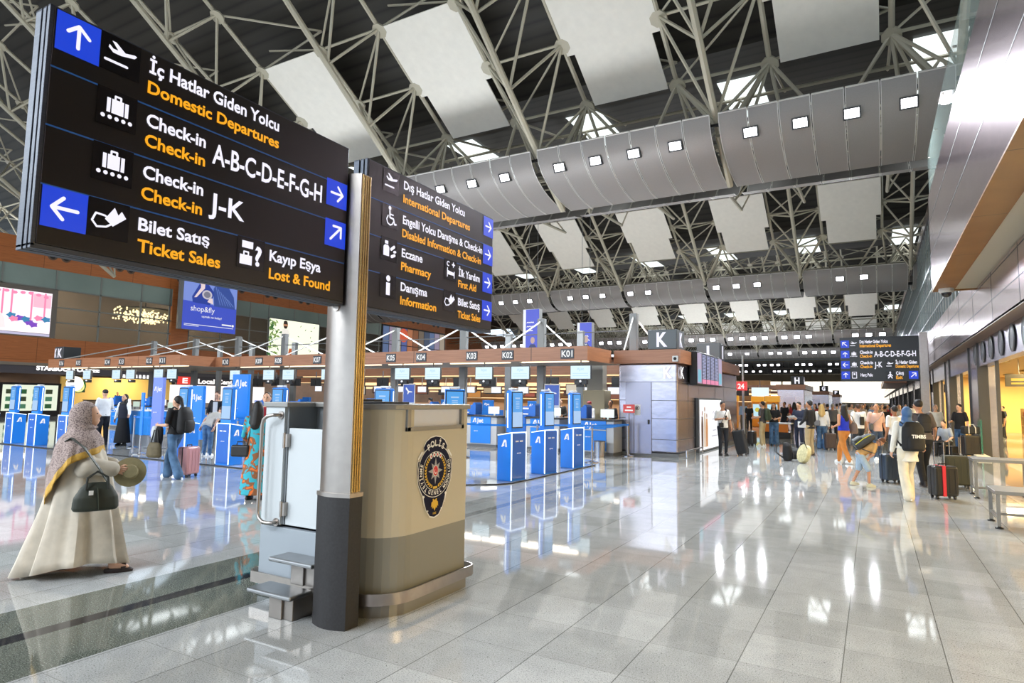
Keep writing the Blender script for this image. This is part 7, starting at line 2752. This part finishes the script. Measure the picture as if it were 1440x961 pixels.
MB().box(-.05, .05, -.16, .16, -.2, .14).build('bag', mat('#d9b63c', .5), t, bevel=.02)
MB().path([(0, -.08, .13), (0, -.05, .25), (0, .05, .25), (0, .08, .13)], .008, 6).build('handle', mat('#d9b63c', .5), t)
for k, (x, y) in enumerate(((6.2, 44), (7.6, 41), (9.5, 47))):
    person('person browsing inside the shop, %s from the glass' % ORD[k], (x, y, 0), .5 * k + 2, 1.72, 'lm'[k % 2], ('short', 'k'), (['#3d4a5c', '#3a3530', '#5a3a36'][k], 'short', .9), ('trousers', '#2a2a2e'), '#222222', voxel=.035)

# --- the crowd farther down the hall
kinds = [('white T-shirt', dict(top=('#efeeea', 'short', .9), bottom=('slim', '#2b3440'), hair=('short', 'k'))),
         ('black top', dict(top=('#17181b', 'short', .9), bottom=('trousers', '#20242c'), hair=('short', 'k'))),
         ('red top', dict(top=('#9c2a2c', 'short', .9), bottom=('trousers', '#3b3a40'), hair=('long', 'k'))),
         ('pale dress', dict(top=('#d9cdbb', 'long', .9), bottom=('skirt', '#d0c4b2'), hair=('hijab', '#b49a86'))),
         ('light blue shirt', dict(top=('#8ea9c6', 'long', .9), bottom=('trousers', '#5b5348'), hair=('short', 'b'))),
         ('grey jacket', dict(top=('#6a6a6c', 'long', .88), bottom=('trousers', '#26282d'), hair=('short', 'g'))),
         ('beige top', dict(top=('#c4a98a', 'short', .9), bottom=('slim', '#4a5f7c'), hair=('long', 'b')))]
protos = []
cr = random.Random(21)
spots = []
base = [(1104, 612, 1), (1111, 606, 6), (1118, 613, 2), (1147, 614, 2), (1153, 611, 1), (1165, 618, 1), (1172, 620, 5), (1178, 613, 0), (1183, 609, 4), (1196, 617, 0), (1199, 607, 6), (1214, 613, 3), (1217, 606, 1), (1221, 610, 2), (1226, 605, 0), (1229, 614, 4), (1236, 604, 3), (1241, 612, 6), (1246, 618, 1), (1249, 606, 5), (1255, 611, 2), (1258, 604, 0), (1266, 615, 3), (1270, 608, 6), (1133, 607, 0), (1140, 603, 4), (1160, 603, 3), (1190, 602, 5), (1206, 601, 2), (1232, 600, 1), (1243, 600, 0), (1252, 599, 4), (1275, 602, 1), (1286, 606, 0), (1054, 606, 1), (1046, 604, 4)]
nth = {}
nwords = {0: 'white T-shirt', 1: 'black top', 2: 'red top', 3: 'pale dress and headscarf', 4: 'light blue shirt', 5: 'grey jacket', 6: 'beige top'}
order = {}
for u, v, k in sorted(base, key=lambda q: -q[1]):
    order.setdefault(k, []).append((u, v))
pr = {}
for k, lst in order.items():
    for j, (u, v) in enumerate(lst):
        g = G(u, v)
        if g.x > 2.4:
            g.x = 2.3
        lb = 'person in %s in the distant crowd, %s nearest of those' % (nwords[k], ORD[j]) if j else 'person in %s in the distant crowd, the nearest of those' % nwords[k]
        rz = cr.choice([0, 0, PI, PI]) + cr.uniform(-.6, .6)
        if k not in pr:
            pr[k] = person(lb, (g.x, g.y, 0), rz, 1.7, 'lm'[k % 2], shoe='#3a3a3c', stride=.18 if k % 2 else .08, voxel=.035, group='people in %s far down the hall' % nwords[k], **kinds[k][1])
        else:
            dup(pr[k], (g.x, g.y, 0), rz, lb, None, cr.uniform(.93, 1.03))
